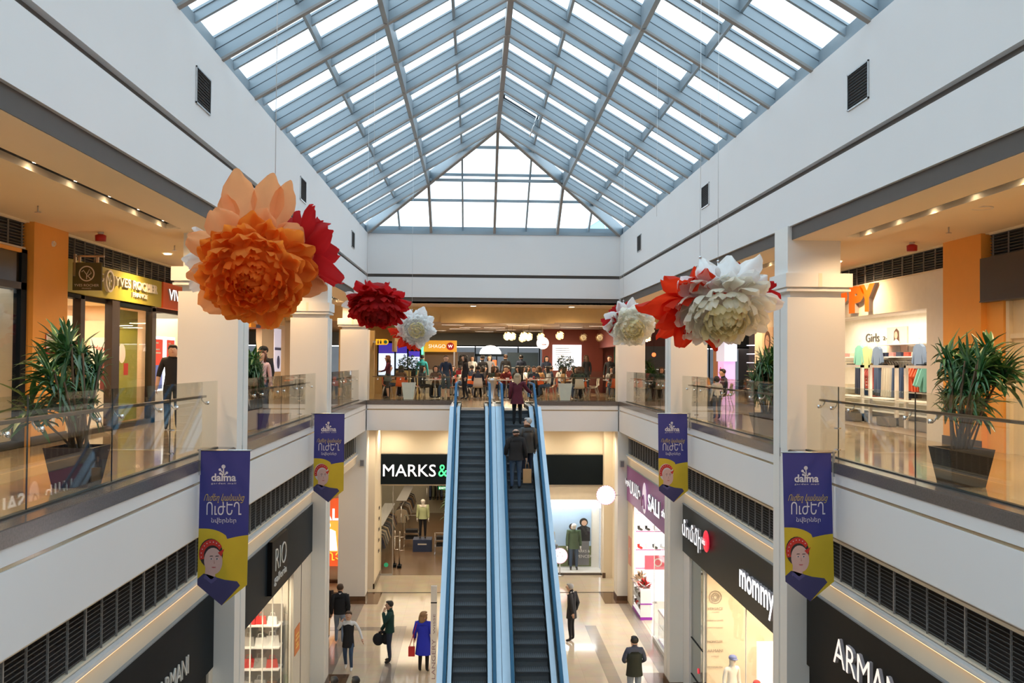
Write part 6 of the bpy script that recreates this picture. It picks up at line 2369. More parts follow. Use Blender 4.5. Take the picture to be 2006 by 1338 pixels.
b.disc((.12, -.033, 0), X_, Z_, .07, mat('arrow_green', (.03, .2, .1), .5), 14, 0, .003)
b.prism([(.07, 0), (.12, .04), (.12, .012), (.17, .012), (.17, -.012), (.12, -.012), (.12, -.04)], 'y', -.04, -.037, black)
b.obj('print', t)
MB().box(-.36, -.25, -.04, .42, -.03, .03, steel).obj('bracket', t)
# half oval lit sign and round hanging sign
t = thing('lit_sign', 'half round white lit sign above a dark kiosk in the food court', 'sign', (.08, 48, 9.0))
pts = [(.53 * math.cos(PI * k / 16), .42 * math.sin(PI * k / 16)) for k in range(17)]
MB().prism(pts, 'y', 0, .1, letterw).obj('board', t)
MB().box(-.72, .75, -.05, .2, -.12, 0, blackm).obj('canopy', t)
MB().box(-.70, -.64, 0, .1, ZF - 9.0, -.12, blackm).box(.66, .72, 0, .1, ZF - 9.0, -.12, blackm).obj('post', t)
MB().box(-.72, .75, .0, .5, ZF - 9.0, ZF - 8.0, mat('dark_kiosk', (.05, .05, .06), .5)).obj('counter', t)
MB().box(-.5, -.3, -.02, 0, -.7, -.35, letterw).box(.1, .3, -.02, 0, -.75, -.3, mat('lit_red_print')).obj('lit_print', t)
t = thing('round_sign', 'round white hanging sign among the golden ball lamps', 'sign', (2.23, 42, 9.44))
MB().disc((0, .03, 0), X_, Z_, .265, mat('round_sign_white', (.85, .85, .88), .5, emit=.5), 28, 0, .06).obj('disc', t)
MB().disc((-.08, -.031, .06), X_, Z_, .07, mat('grey_ink', (.3, .2, .25), .5), 14, .055, .003).disc((.02, -.031, .05), X_, Z_, .04, mat('pink_ink'), 12, .03, .003).box(-.05, .15, -.034, -.03, -.08, -.04, mat('grey_ink')).obj('print', t)
MB().tube([(0, 0, .26), (0, 0, .73)], .008, steel, 5).obj('hanger', t)
# dark counters behind
for x0, x1, y, h, m, lb in ((1.0, 2.6, 50, 1.9, 'slate_blue_counter', 'slate blue service counter behind the crowd'), (-1.6, -.7, 50, 1.9, 'dark_kiosk', 'dark kiosk between the yellow counter and the half round sign'),
                            (6.5, 9.5, 45, 2.2, 'dark_kiosk', 'dark restaurant counter beside the red wall'), (5.6, 6.4, 43.5, 2.4, 'dark_green_counter', 'dark green counter past the farthest column')):
    t = thing('service_counter', lb, 'counter', ((x0 + x1) / 2, y, ZF))
    w2 = (x1 - x0) / 2
    mm = mat(m, {'slate_blue_counter': (.06, .12, .18), 'dark_kiosk': (.05, .05, .06), 'dark_green_counter': (.03, .08, .05)}[m], .4)
    MB().box(-w2, w2, 0, .6, 0, 1.1, mm).obj('counter', t)
    MB().box(-w2, w2, .5, .6, 1.1, h, mm).obj('back_panel', t)
    MB().box(-w2, w2, -.03, .62, 1.1, 1.14, steel).obj('worktop', t)
t = thing('drinks_fridge', 'lit white drinks fridge beside the potted tree with the green neon', 'fridge', (-3.5, 43.5, ZF))
MB().box(-.35, .35, 0, .5, 0, 1.9, blackm).obj('body', t)
MB().box(-.3, .3, -.02, 0, .3, 1.75, mat('lit_fridge_white', (.8, .88, 1), .5, emit=.8, var=.5, vscale=12)).obj('door', t)
# golden ball lamps
goldl = mat('golden_glow', (1, .75, .35), .5, emit=2.6, ecol=(1, .70, .30))
goldd = mat('golden_ball_faint_glow', (.75, .60, .35), .5, emit=.35, ecol=(1, .75, .4))  # balls that are switched off, with a faint glow put into their colour
gcage = mat('golden_cage', (.55, .38, .15), .4)
first_l = None
lampspots = [(.68, 9.70, 41, 1), (.90, 9.70, 41.6, 1), (1.36, 9.70, 41, 1), (1.62, 9.70, 41.8, 1), (1.50, 9.70, 36.9 + 8, 1), (2.15, 9.70, 42, 1), (2.75, 9.70, 39.5, 1), (3.87, 9.67, 41, 0), (4.56, 9.67, 41, 0), (6.75, 9.70, 42, 1)]
bases = {}
for k, (x, z, y, on) in enumerate(lampspots):
    if on not in bases:
        t = thing('pendant_lamp', '', 'pendant lamp', (x, y, z))
        b = MB().ball((0, 0, 0), .125, goldl if on else goldd, 10, 7)
        b.obj('bulb', t)
        b = MB()
        rnd = random.Random(4)
        for q in range(40):
            u_, v_ = rnd.uniform(-1, 1), rnd.uniform(0, 2 * PI)
            s_ = math.sqrt(1 - u_ * u_)
            d = Vector((s_ * math.cos(v_), s_ * math.sin(v_), u_))
            e1 = d.cross(Vector((.3, .5, .8))).normalized()
            b.disc(d * .165, e1, d.cross(e1), .032, gcage if not on else goldl, 6, .018, .006)
        b.obj('lamp_shade', t)
        MB().tube([(0, 0, .12), (0, 0, 10.17 - z)], .004, blackm, 4).obj('cord', t)
        bases[on] = t
    else:
        t = copy_tree(bases[on], (x, y, z))
    t['label'] = ('glowing golden ball lamp hanging over the food court tables' if on else 'unlit golden ball lamp hanging before the red wall') if k < 9 else ('glowing golden ball lamp hanging past the farthest column of the clothing side' if k == 9 else 'golden ball lamp hanging inside the gallery before the striped sign')
    if k < 9:
        t['group'] = 'glowing golden ball lamps over the food court' if on else 'unlit golden ball lamps before the red wall'
    if on and k in (0, 3, 5, 9):
        lamp('ball_lamp_light', (x, y, z - .2), 25, WARM2, kind='POINT', size=.12)
# strip lights
for k, (x, y) in enumerate(((-1.6, 41), (-.9, 44), (.2, 44), (-1.4, 46), (1.1, 40.5), (4.6, 41), (.8, 47), (2.2, 48.5), (-2.6, 49), (-.2, 50), (3.5, 42.5), (6.4, 42), (-6, 44), (8.5, 44))):
    t = thing('strip_light', 'long slim strip light set in the brown food court ceiling', 'strip light', (x, y, 10.17), 0, 'strip lights in the food court ceiling')
    MB().box(-.45, .45, -.04, .04, -.02, 0, lampm).obj('diffuser', t)
    MB().box(-.48, .48, -.06, -.04, -.025, 0, white).box(-.48, .48, .04, .06, -.025, 0, white).obj('housing', t)
    if k % 2 == 0:
        lamp('strip_light_beam', (x, y, 10.1), 110, WARM2, kind='AREA', size=.9, sy=.1)
for x, y in ((-.75, 36.8), (2.95, 36.8), (-3.9, 36.8)):
    t = thing('downlight', 'round downlight in the ceiling strip before the yellow beam', 'downlight', (x, y, 10.72), 0, 'round downlights before the yellow beam')
    MB().disc((0, 0, -.01), X_, Y_, .11, lampm, 16, 0, .008).obj('lens', t)
    MB().disc((0, 0, -.012), X_, Y_, .14, white, 16, .11, .012).obj('rim', t)
    lamp('downlight_beam', (x, y, 10.66), 150, WARM, size=.1, angle=165)

# tables and chairs
wt = mat('white_table_top', (.75, .73, .70), .35)
orch = mat('orange_chair_shell', (.70, .13, .03), .35)
whch = mat('white_chair_shell', (.75, .68, .58), .35)


def make_table():
    t = thing('cafe_table', '', 'table', (0, 0, 0))
    MB().box(-.38, .38, -.35, .35, .71, .735, wt).obj('table_top', t)
    MB().tube([(0, 0, .02), (0, 0, .71)], .03, steel, 8).obj('pedestal', t)
    MB().lathe([(.22, 0), (.22, .015), (.04, .03)], (0, 0, 0), steel, 16).obj('base', t)
    return t


def make_chair(m):
    t = thing('cafe_chair', '', 'chair', (0, 0, 0))
    vs, fs = [], []
    prof = [(.20, .44), (.05, .42), (-.12, .43), (-.19, .50), (-.21, .64), (-.23, .80)]
    for y, z in prof:
        for k in range(5):
            v = k / 2 - 1
            w_ = .20 if z < .5 else .19 - (z - .5) * .12
            vs.append((v * w_, y + .03 * v * v * (1 if z > .5 else 0), z + .02 * v * v * (1 if z < .5 else 0)))
    for i in range(5):
        for k in range(4):
            a = i * 5 + k
            fs.append((a, a + 1, a + 6, a + 5))
    vs2 = [(x, y - .012, z - .012) for x, y, z in vs]
    n = len(vs)
    fs2 = [tuple(q + n for q in reversed(f)) for f in fs]
    MB().add(vs + vs2, fs + fs2, m, True).obj('seat_shell', t)
    for sx_ in (-1, 1):
        MB().tube([(sx_ * .14, .14, .43), (sx_ * .2, .2, 0)], .011, steel, 6).obj('leg', t)
        MB().tube([(sx_ * .14, -.12, .43), (sx_ * .2, -.22, 0)], .011, steel, 6).obj('leg', t)
    return t


T0, CO, CW = make_table(), make_chair(orch), make_chair(whch)
used = {}


def put(base, loc, rz, label, group):
    if base.name not in used:
        used[base.name] = 1
        base.location = loc
        base.rotation_euler = (0, 0, rz)
        base['label'] = label
        base['group'] = group
        return base
    return copy_tree(base, loc, rz, label, group)


seated_cols = [(black, 'black', 'black', .1), (mat('dark_red_cloth', (.16, .015, .015), .85), 'dark red', 'black', 0), (mat('brown_cloth', (.10, .05, .025), .85), 'brown', 'black', .12), (wshirt, 'white', 'black', .14), (navy, 'navy', 'black', 0), (tanc, 'tan', 'brown', .1), (mat('dark_green_cloth', (.02, .04, .03), .85), 'dark green', 'brown', .08)]
seat_base = []
for i, (m, cn, hr_, hl_) in enumerate(seated_cols):
    t = person('x', (0, 0, 0), 1.66, 0, m, denim if i % 2 else black, shoe, hr_, hl_, SIT)
    t['cn'] = cn
    seat_base.append(t)
seat_used = [0] * 7
sides = {0: 'facing the escalators', 1: 'with the back to the escalators', 2: 'in profile', 3: 'in profile'}
tabs = [(-2.2, 37.9, 0), (-.55, 38.6, 0), (.55, 37.9, 0), (1.7, 38.8, 0), (3.3, 37.9, 0), (4.9, 39.3, 0), (-1.6, 40.6, 0), (.2, 40.8, 0), (2.0, 41.3, 0), (3.7, 40.6, 0), (-3.6, 39.6, 0), (-.8, 43.0, 0), (1.2, 43.6, 0), (3.2, 43.4, 0), (6.8, 38.5, 0), (7.9, 40.6, 0), (6.6, 30.5, 0)]
k = 0
rnd = random.Random(12)
for ti, (x, y, _) in enumerate(tabs):
    front = ti < 5
    put(T0, (x, y, ZF), 0, 'white cafe table with a steel pedestal in the food court', 'white cafe tables in the food court')
    for si, (dx, dy, rz) in enumerate(((-.58, 0, -PI / 2), (.58, 0, PI / 2), (0, -.62, 0), (0, .62, PI))):
        if rnd.random() < .22 and not front:
            continue
        if front and si == 2 and ti not in (1, 4):
            continue
        ora = rnd.random() < .55
        put(CO if ora else CW, (x + dx, y + dy, ZF), rz, ('orange' if ora else 'cream') + ' shell chair with steel legs at a food court table', ('orange' if ora else 'cream') + ' shell chairs in the food court')
        if rnd.random() < .86:
            i = k % 7
            k += 1
            cn = seat_base[i]['cn']
            lb = 'person in a %s top sitting at a food court table' % cn
            gp = 'people in %s tops sitting in the food court' % cn
            fx, fy = x + dx, y + dy
            if seat_used[i] == 0:
                seat_used[i] = 1
                t = seat_base[i]
                t.location = (fx, fy, ZF)
                t.rotation_euler = (0, 0, rz)
                t['label'], t['group'] = lb, gp
            else:
                t = copy_tree(seat_base[i], (fx, fy, ZF), rz, lb, gp)
            t.location.z = ZF
for t in seat_base:
    del t['cn']
for (x, y), (lb, m) in zip(((1.5, 37.9), (-.4, 38.6), (2.0, 41.3)), ((0, 0),) * 3):
    pass
# trays and cups
tray0 = None
for i, (x, y, _) in enumerate(tabs[:12]):
    if tray0 is None:
        tray0 = thing('food_tray', '', 'tray', (0, 0, 0))
        MB().box(-.18, .18, -.12, .12, 0, .012, redc).obj('tray_base', tray0)
        MB().lathe([(.03, .012), (.04, .13)], (.08, 0, 0), redc, 10).obj('cup', tray0)
        MB().box(-.12, -.02, -.05, .05, .012, .07, wshirt).obj('food_box', tray0)
    put(tray0, (x + .1 * (-1) ** i, y, ZF + .737), .2 * i, 'red food tray with a cup on a white cafe table', 'red food trays on the cafe tables')
# standing people in the crowd
for i, (x, y, rz, m, cn, hr_, hl_) in enumerate(((-.35, 42.0, 20, black, 'black', 'black', 0), (.0, 45.0, 170, greyj, 'grey', 'black', .12), (.75, 45.5, 10, black, 'black', 'brown', 0), (2.6, 44.8, 190, navy, 'navy', 'black', .1),
                                              (-1.3, 45.6, 0, black, 'black', 'black', .1), (1.55, 47.2, 0, navy, 'navy', 'black', 0), (-.8, 47.5, 180, wshirt, 'white', 'black', .1), (5.2, 42.6, 160, black, 'black', 'black', 0), (4.4, 44.5, 30, black, 'black', 'brown', .1), (-2.9, 41.5, 0, tealc, 'teal', 'black', 0))):
    person('person standing in a %s top, %s, %s' % (cn, 'long hair' if hl_ else 'short hair', ['before the half round sign', 'under the half round sign', 'beside the dark kiosk', 'before the slate counter', 'before the yellow counter', 'at the slate counter', 'near the kiosk', 'before the red wall', 'under the menu screen', 'behind the potted tree'][i]),
           (x, y, ZF), 1.72 + .03 * (i % 3), R(rz), m, black, shoe, hr_, hl_)
# urn between the escalators, seen over the landing
t = thing('litter_bin', 'slim steel bin with a conical body between the escalator landings', 'litter bin', (-.03, 36.6, ZF))
MB().lathe([(.12, 0), (.14, .05), (.10, .1), (.17, .72), (.19, .75)], (0, 0, 0), steel, 20).obj('body', t)
MB().lathe([(.19, .75), (.20, .78), (.05, .86)], (0, 0, 0), chrome, 20).obj('lid', t)
# restaurant lights past the far column on the clothing side
for k, (x, y, z, rr) in enumerate(((6.15, 40, 8.95, .09), (6.85, 41, 8.97, .09), (5.85, 39.5, 8.93, .07))):
    t = thing('pendant_lamp', 'small red glowing lamp past the farthest column of the clothing side', 'pendant lamp', (x, y, z), 0, 'small red glowing lamps past the farthest column')
    MB().ball((0, 0, 0), rr, mat('red_glow', (1, .2, .08), .5, emit=2, ecol=(1, .18, .05)), 10, 6).obj('bulb', t)
    MB().tube([(0, 0, rr), (0, 0, 10.17 - z)], .004, blackm, 4).obj('cord', t)
t = dracaena('leafy plant among the restaurant tables past the farthest column', (6.0, 37.35, ZF), 1.7, .5, 7, potd, .5, .45, 9)
# ---------------------------------------------------------------- goods in the ground floor shops
# shoe shop: lit cases with purple edges, wall shelves with boots
purpe = mat('purple_edge', (.30, .03, .42), .4)
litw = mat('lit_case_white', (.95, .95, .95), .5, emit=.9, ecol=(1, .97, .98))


def show_case(x0, x1, y0, y1, label):
    t = thing('display_case', label, 'display case', ((x0 + x1) / 2, (y0 + y1) / 2, 0))
    wx, wy_ = (x1 - x0) / 2, (y1 - y0) / 2
    MB().box(-wx, wx, -wy_, wy_, 0, .10, purpe).obj('plinth', t)
    MB().box(-wx + .04, wx - .02, -wy_ + .03, wy_ - .03, .5, .53, white).obj('shelf', t)
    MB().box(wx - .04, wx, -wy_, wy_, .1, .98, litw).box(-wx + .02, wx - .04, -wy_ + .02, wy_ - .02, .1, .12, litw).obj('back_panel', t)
    MB().box(-wx, wx, -wy_, -wy_ + .03, .1, .98, white).box(-wx - .01, wx, -wy_ - .01, -wy_ + .035, .52, .56, purpe).obj('side_panel', t)
    MB().box(-wx, wx, -wy_, wy_, .98, 1.02, white).box(-wx - .012, -wx, -wy_, wy_, .97, 1.0, mat('lilac_edge', (.6, .45, .62), .4)).obj('top', t)
    MB().box(-wx - .006, -wx, -wy_, wy_, .1, .97, sgl).obj('pane', t)
    return t


show_case(4.94, 5.34, 32.85, 34.9, 'lit white display case with purple plinth beside the entrance of the shoe shop')
show_case(5.06, 5.5, 27.1, 30.3, 'lit white display case with purple plinth behind the glass near the middle column')
t = thing('shelf_unit', 'tall lit wall shelves of boots and shoes in the shoe shop', 'shelf', (5.98, 35.2, .007))
for z in (1.35, 2.0, 2.65, 3.3):
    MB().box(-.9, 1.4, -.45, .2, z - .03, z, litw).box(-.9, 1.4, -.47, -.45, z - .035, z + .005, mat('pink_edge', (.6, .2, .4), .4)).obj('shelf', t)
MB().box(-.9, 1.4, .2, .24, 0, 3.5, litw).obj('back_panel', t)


def footwear(m, hi):
    b = MB()
    b.ball((0, -.07, .035), (.045, .11, .04), m, 10, 6)
    b.tube([(0, .04, .03), (0, .045, .10), (0, .05, .12 + hi)], [.042, .04, .05], m, 10)
    b.box(-.02, .02, .03, .06, 0, .04, m)
    return b


kinds = [('black boot', black, .22), ('grey boot', greyj, .24), ('white shoe', wshirt, .0), ('black shoe', mat('black_leather'), .0), ('red shoe', redc, .0)]
fb = {}


def put_shoe(i, x, y, z, rz, where):
    nm, m, hi = kinds[i]
    if i not in fb:
        o = footwear(m, hi).obj('boot' if hi else 'shoe', None)
        fb[i] = o
    else:
        o = fb[i].copy()
        COL.objects.link(o)
    o.location = (x, y, z)
    o.rotation_euler = (0, 0, rz)
    o.scale = (1.25, 1.25, 1.25)
    tag(o, '%s displayed %s' % (nm, where), 'shoe', '%ss %s' % (nm, where))


for zi, z in enumerate((3.3, 2.65, 2.0)):
    for k in range(8):
        i = (0, 1)[k % 2] if z == 3.3 and False else ([0, 1, 0, 1], [3, 3, 2, 1], [4, 2, 3, 2])[min(2, zi + 0)][k % 4]
        if z == 3.3:
            i = [2, 3][k % 2]
        put_shoe(i, 5.25 + k * .27, 34.95, z + .005, R(20), 'on the tall lit wall shelves of the shoe shop')
for k in range(7):
    put_shoe([3, 2, 4][k % 3], 5.14, 33.0 + k * .28, .135, R(60), 'low inside the lit case beside the shoe shop entrance')
    put_shoe([3, 2, 0][k % 3] if k % 3 < 2 else 3, 5.14, 33.05 + k * .28, .535, R(60), 'on the middle shelf of the lit case beside the entrance')
for k in range(8):
    put_shoe([2, 4, 2][k % 3], 5.28, 27.35 + k * .37, .135, R(80), 'low inside the lit case behind the glass')
struct(MB().box(4.93, 4.99, 34.5, 35.56, 0, 3.65, mat('shop_cream_wall')).obj('wall_shoe_front'))
t = thing('wall_poster', 'salmon poster on the pale wall above the far end of the lit shoe case', 'poster', (4.93, 35.0, 1.9))
MB().box(-.02, 0, -.25, .3, -.5, .5, mat('salmon_poster', (.75, .35, .28), .6)).obj('sheet', t)
MB().disc((-.021, .02, 0), -Y_, Z_, .12, mat('paper'), 16, .09, .003).obj('print', t)
t = thing('wall_poster', 'pink red panel on the wall shelves behind the red flowers', 'poster', (5.75, 34.72, 1.55))
MB().box(-.35, .5, -.02, 0, -.25, .25, mat('pink_red_panel', (.8, .12, .18), .5)).obj('sheet', t)
MB().disc((.12, -.021, 0), X_, Z_, .15, mat('paper'), 16, .11, .003).obj('print', t)
for y, m, lb, sd in ((34.1, mat('dry_cream_flower', (.70, .52, .35), .7), 'cream dried flower bouquet on top of the lit shoe case', 3), (33.2, redc, 'red and brown flower bouquet at the near end of the lit shoe case', 5)):
    t = thing('bouquet', lb, 'bouquet', (5.14, y, 1.02))
    rnd = random.Random(sd)
    b = MB()
    for k in range(110):
        a, e = rnd.uniform(0, 2 * PI), rnd.uniform(.1, 1.4)
        d = Vector((math.cos(a) * math.cos(e), math.sin(a) * math.cos(e), math.sin(e)))
        leaf(b, d * rnd.uniform(.05, .22) * (1.3 if sd == 3 else 1), d, .14, .05, .3, m if rnd.random() < .7 else stemm, k)
    b.obj('flower', t)
    MB().lathe([(.08, 0), (.12, .08)], (0, 0, 0), white, 12).obj('basket', t)
lamp('shop_lamp', (6.6, 31.0, 3.8), 200, (1, .94, .92), kind='AREA', size=2.4, sy=5)
lamp('shop_lamp', (6.5, 28.6, 3.8), 120, (1, .94, .92), kind='AREA', size=2.0, sy=2)

# kids shop: white lit counter, orange pink steps
lamp('shop_lamp', (6.6, 20.6, 3.8), 330, WARM2, kind='AREA', size=2.4, sy=5)
t = thing('display_counter', 'white slanted display panel behind the boy mannequins', 'display', (6.5, 22.9, .007))
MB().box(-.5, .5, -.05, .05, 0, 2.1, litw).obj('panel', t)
MB().box(-.7, .7, -.9, -.3, 0, .5, mat('orange_step', (.8, .25, .05), .6)).obj('step', t)
MB().box(-.6, .6, -1.3, -.9, 0, .25, mat('pink_step', (.75, .2, .3), .6)).obj('step', t)
t = thing('display_counter', 'beige cabinet along the back of the kids shop', 'cabinet', (8.1, 20.5, .007))
MB().box(-.25, .25, -2.6, 2.6, 0, 1.0, beige).obj('body', t)
MB().box(-.28, .28, -2.65, 2.65, 1.0, 1.04, white).obj('worktop', t)

# bag shop: shelves with bags and scarves
lamp('shop_lamp', (-6.4, 20.3, 3.8), 260, WARM2, kind='AREA', size=2.2, sy=5.5)
t = thing('shelf_unit', 'long lit wall shelves of bags in the bag shop', 'shelf', (-8.2, 20.3, 0))
for z in (.5, 1.1, 1.7, 2.3):
    MB().box(-.25, .3, -2.9, 2.9, z - .03, z, litw).obj('shelf', t)
MB().box(-.27, -.25, -2.9, 2.9, 0, 2.9, shopw).obj('back_panel', t)
t = thing('display_table', 'low white display table just inside the bag shop window', 'table', (-5.7, 20.3, 0))
MB().box(-.5, .5, -2.6, 2.6, .55, .6, white).obj('table_top', t)
for y in (-2.4, 2.4):
    MB().box(-.45, .45, y - .05, y + .05, 0, .55, white).obj('leg', t)
MB().box(-.3, .3, -2.3, 2.3, .95, 1.0, white).obj('upper_shelf', t)
MB().box(-.04, .04, -2.2, -2.1, .6, .95, white).box(-.04, .04, 2.1, 2.2, .6, .95, white).obj('support', t)
bagc = [('black', black), ('brown', mat('brown_leather', (.18, .07, .03), .5)), ('white', wsh), ('red', redc), ('copper', mat('copper_leather', (.5, .2, .1), .4)), ('grey', mat('grey_leather', (.3, .3, .3), .5)), ('gold', mat('gold_leather', (.6, .45, .2), .35, metal=.4))]
bb = {}


def put_bag(ci, x, y, z, rz, s, where):
    cn, m = bagc[ci]
    if ci not in bb:
        t = thing('handbag', '', 'handbag', (0, 0, 0))
        vs = [(-.16, -.06, 0), (.16, -.06, 0), (.16, .06, 0), (-.16, .06, 0), (-.13, -.03, .22), (.13, -.03, .22), (.13, .03, .22), (-.13, .03, .22)]
        MB().add(vs, [(3, 2, 1, 0), (4, 5, 6, 7), (0, 1, 5, 4), (1, 2, 6, 5), (2, 3, 7, 6), (3, 0, 4, 7)], m).obj('bag_body', t)
        MB().tube([(-.08, 0, .2), (-.06, 0, .32), (.06, 0, .32), (.08, 0, .2)], .01, m, 6).obj('handle', t)
        bb[ci] = t
    else:
        t = copy_tree(bb[ci], (0, 0, 0))
    t.location = (x, y, z)
    t.rotation_euler = (0, 0, rz)
    t.scale = (s, s, s)
    t['label'] = '%s handbag displayed %s' % (cn, where)
    t['group'] = '%s handbags %s' % (cn, where)


rnd = random.Random(77)
for k in range(12):
    put_bag(rnd.randrange(7), -5.7 + rnd.uniform(-.12, .12), 17.95 + k * .42, .6, R(90 + rnd.uniform(-25, 25)), rnd.uniform(.75, .98), 'low on the white table in the bag shop window')
for k in range(10):
    put_bag(rnd.randrange(7), -5.7, 18.3 + k * .44, 1.0, R(90 + rnd.uniform(-25, 25)), rnd.uniform(.85, 1.15), 'on the upper shelf of the bag shop table')
for z in (.5, 1.1, 1.7, 2.3):
    for k in range(11):
        put_bag(rnd.randrange(7), -8.1, 17.8 + k * .48, z, R(90 + rnd.uniform(-20, 20)), rnd.uniform(1.0, 1.25), 'on the long lit wall shelves of the bag shop')
t = thing('shelf_unit', 'lit shelves of bags across the far end of the bag shop window', 'shelf', (-5.85, 23.15, .007))
for z in (.5, 1.0, 1.5, 2.0, 2.5):
    MB().box(-.72, .72, -.25, .2, z - .025, z, white).obj('shelf', t)
MB().box(-.72, .72, .2, .23, 0, 2.9, mat('grey_shelf_box')).obj('back_panel', t)
for z in (.5, 1.0, 1.5, 2.0, 2.5):
    for k in range(5):
        put_bag(rnd.randrange(7), -6.4 + k * .27, 23.1, z + .007, R(rnd.uniform(-20, 20)), rnd.uniform(.8, 1.05), 'on the lit shelves across the far end of the bag shop')
mannequin('mannequin in a dark coat with a brown bag behind the bag shop glass', (-5.25, 21.95 + .9, .007) if False else (-6.9, 22.2, .007), 1.8, R(150), top=navy, legs=black, coat=(navy, .40, .02))
# the clothing store behind the glass door
lamp('store_lamp', (-3.5, 43, 4.1), 170, WARM2, kind='AREA', size=4, sy=4)
lamp('store_lamp', (-3.5, 50, 4.1), 220, WARM2, kind='AREA', size=6, sy=6)
lamp('window_lamp', (2.9, BY + .5, 3.05), 60, (1, .98, .95), kind='AREA', size=3.0, sy=.6)
cols = ['black jacket', 'grey coat', 'tan coat', 'cream shirt', 'navy coat', 'olive coat']
ccol = [(.012, .012, .013), (.09, .09, .10), (.22, .13, .07), (.45, .38, .28), (.015, .022, .05), (.05, .055, .03)]
sb = {}


def store_hang(i, x, y, z, rz, where, s=1.3):
    if i not in sb:
        b = MB()
        garment(b, 'jacket', mat('store_' + cols[i].replace(' ', '_'), ccol[i], .85))
        sb[i] = o = b.obj('hanging_coat' if 'coat' in cols[i] else 'hanging_jacket', None)
    else:
        o = sb[i].copy()
        COL.objects.link(o)
    o.location = (x, y, z)
    o.rotation_euler = (0, 0, rz)
    o.scale = (s, s, s)
    tag(o, '%s hanging %s' % (cols[i], where), 'clothing', '%ss %s' % (cols[i], where))


rnd = random.Random(5)
for x, y0, y1, z, lb, where in ((-4.7, 41.0, 47.5, 1.5, 'long clothes rail along the side of the store behind the glass door', 'on the long side rail of the store'), (-4.2, 48.0, 54.0, 1.55, 'farther clothes rail along the side of the store', 'on the farther side rail of the store')):
    t = thing('clothes_rail', lb, 'clothes rail', (x, (y0 + y1) / 2, 0))
    L = (y1 - y0) / 2
    MB().tube([(0, -L, z), (0, L, z)], .02, chrome, 6).obj('rail', t)
    for y in (-L, L):
        MB().tube([(0, y, 0), (0, y, z)], .02, chrome, 6).obj('leg', t)
    MB().box(-.25, .25, -L, L, z + .25, z + .28, mat('grey_shelf_box')).obj('top_shelf', t)
    n = int((y1 - y0) / .2)
    for k in range(n):
        store_hang(rnd.randrange(6), x, y0 + .1 + k * .2, z - .09, R(90 + rnd.uniform(-8, 8)), where)
t = thing('clothes_rail', 'dark garment rail at the back of the store', 'clothes rail', (-2.2, 55.2, 0))
MB().tube([(-1.1, 0, 1.9), (1.1, 0, 1.9)], .02, chrome, 6).obj('rail', t)
for x in (-1.1, 1.1):
    MB().tube([(x, 0, 0), (x, 0, 1.9)], .02, chrome, 6).obj('leg', t)
for k in range(10):
    store_hang([4, 5, 0][k % 3], -3.1 + k * .2, 55.2, 1.82, R(rnd.uniform(-8, 8)), 'on the dark rail at the back of the store', 1.7)
for x, y, lb in ((-3.55, 46.0, 'steel display frame with dark clothes behind the cardigan mannequin'), (-2.05, 44.2, 'low steel display frame beside the blue plinth'), (-1.7, 46.5, 'steel clothes frame close to the escalator edge')):
    t = thing('display_rack', lb, 'clothes rack', (x, y, 0))
    for a in (-.35, .35):
        MB().box(a - .02, a + .02, -.3, .3, 0, .03, chrome).box(a - .02, a + .02, -.02, .02, 0, 1.45 if 'low' not in lb else .95, chrome).obj('leg', t)
    MB().box(-.35, .35, -.02, .02, 1.42 if 'low' not in lb else .92, 1.45 if 'low' not in lb else .95, chrome).obj('bar', t)
    for z in (.35, .65):
        MB().box(-.34, .34, -.28, .28, z, z + .02, chrome).box(-.28, .28, -.22, .22, z + .02, z + .14, black).obj('shelf', t)
t = dracaena('bushy green plant inside the store beside the cardigan mannequin', (-1.65, 47.8, 0), 2.6, .85, 9, potk, .5, .5, 19)
t = thing('exit_sign', 'small green exit sign hanging in the store near the escalator', 'exit sign', (at(867, 956, Y=46).x, 46, at(867, 956, Y=46).z))
MB().box(-.2, .2, -.02, .02, -.07, .07, mat('lit_exit_green', (.0, .35, .12), .5, emit=.15, ecol=(0, .8, .3))).obj('box', t)
b = MB()
put_text(b, 'EXIT', (0, -.021, 0), X_, Z_, wd=.3, ht=.09, m=letterw, depth=.004, center=True)
b.obj('lettering', t)
MB().tube([(0, 0, .07), (0, 0, 4.2 - t.location.z)], .008, steel, 5).obj('hanger', t)
# pillar lettering at the store entrance: small dark marks one below the other
t = thing('wall_lettering', 'small dark stacked lettering on the pale reveal beside the glass door', 'wall lettering', (-4.395, 38.9, 1.0))
b = MB()
for k, s in enumerate(('MARKS &', 'SPENCER')):
    pass
for k in range(5):
    for q in range(3):
        b.box(0, .01, -.16 + q * .11, -.09 + q * .11, .1 + k * .42 + (q % 2) * .05, .1 + k * .42 + .12, black)
b.obj('lettering', t)
# slim totem beside the escalators
t = thing('totem_sign', 'slim white totem with vertical grey lettering beside the escalator foot', 'totem', (-1.66, 25.0, 0))
MB().box(-.075, .075, -.05, .05, 0, 2.95, white).obj('body', t)
MB().box(-.077, .077, -.052, .052, 2.52, 2.55, blackm).obj('band', t)
b = MB()
put_text(b, 'LANGERY', (.05, -.052, .62), Z_, -X_, wd=1.0, ht=.09, m=mat('grey_ink'), depth=.003)
put_text(b, 'WISSE', (.04, -.052, 1.75), Z_, -X_, wd=.5, ht=.05, m=mat('grey_ink'), depth=.003)
b.obj('lettering', t)

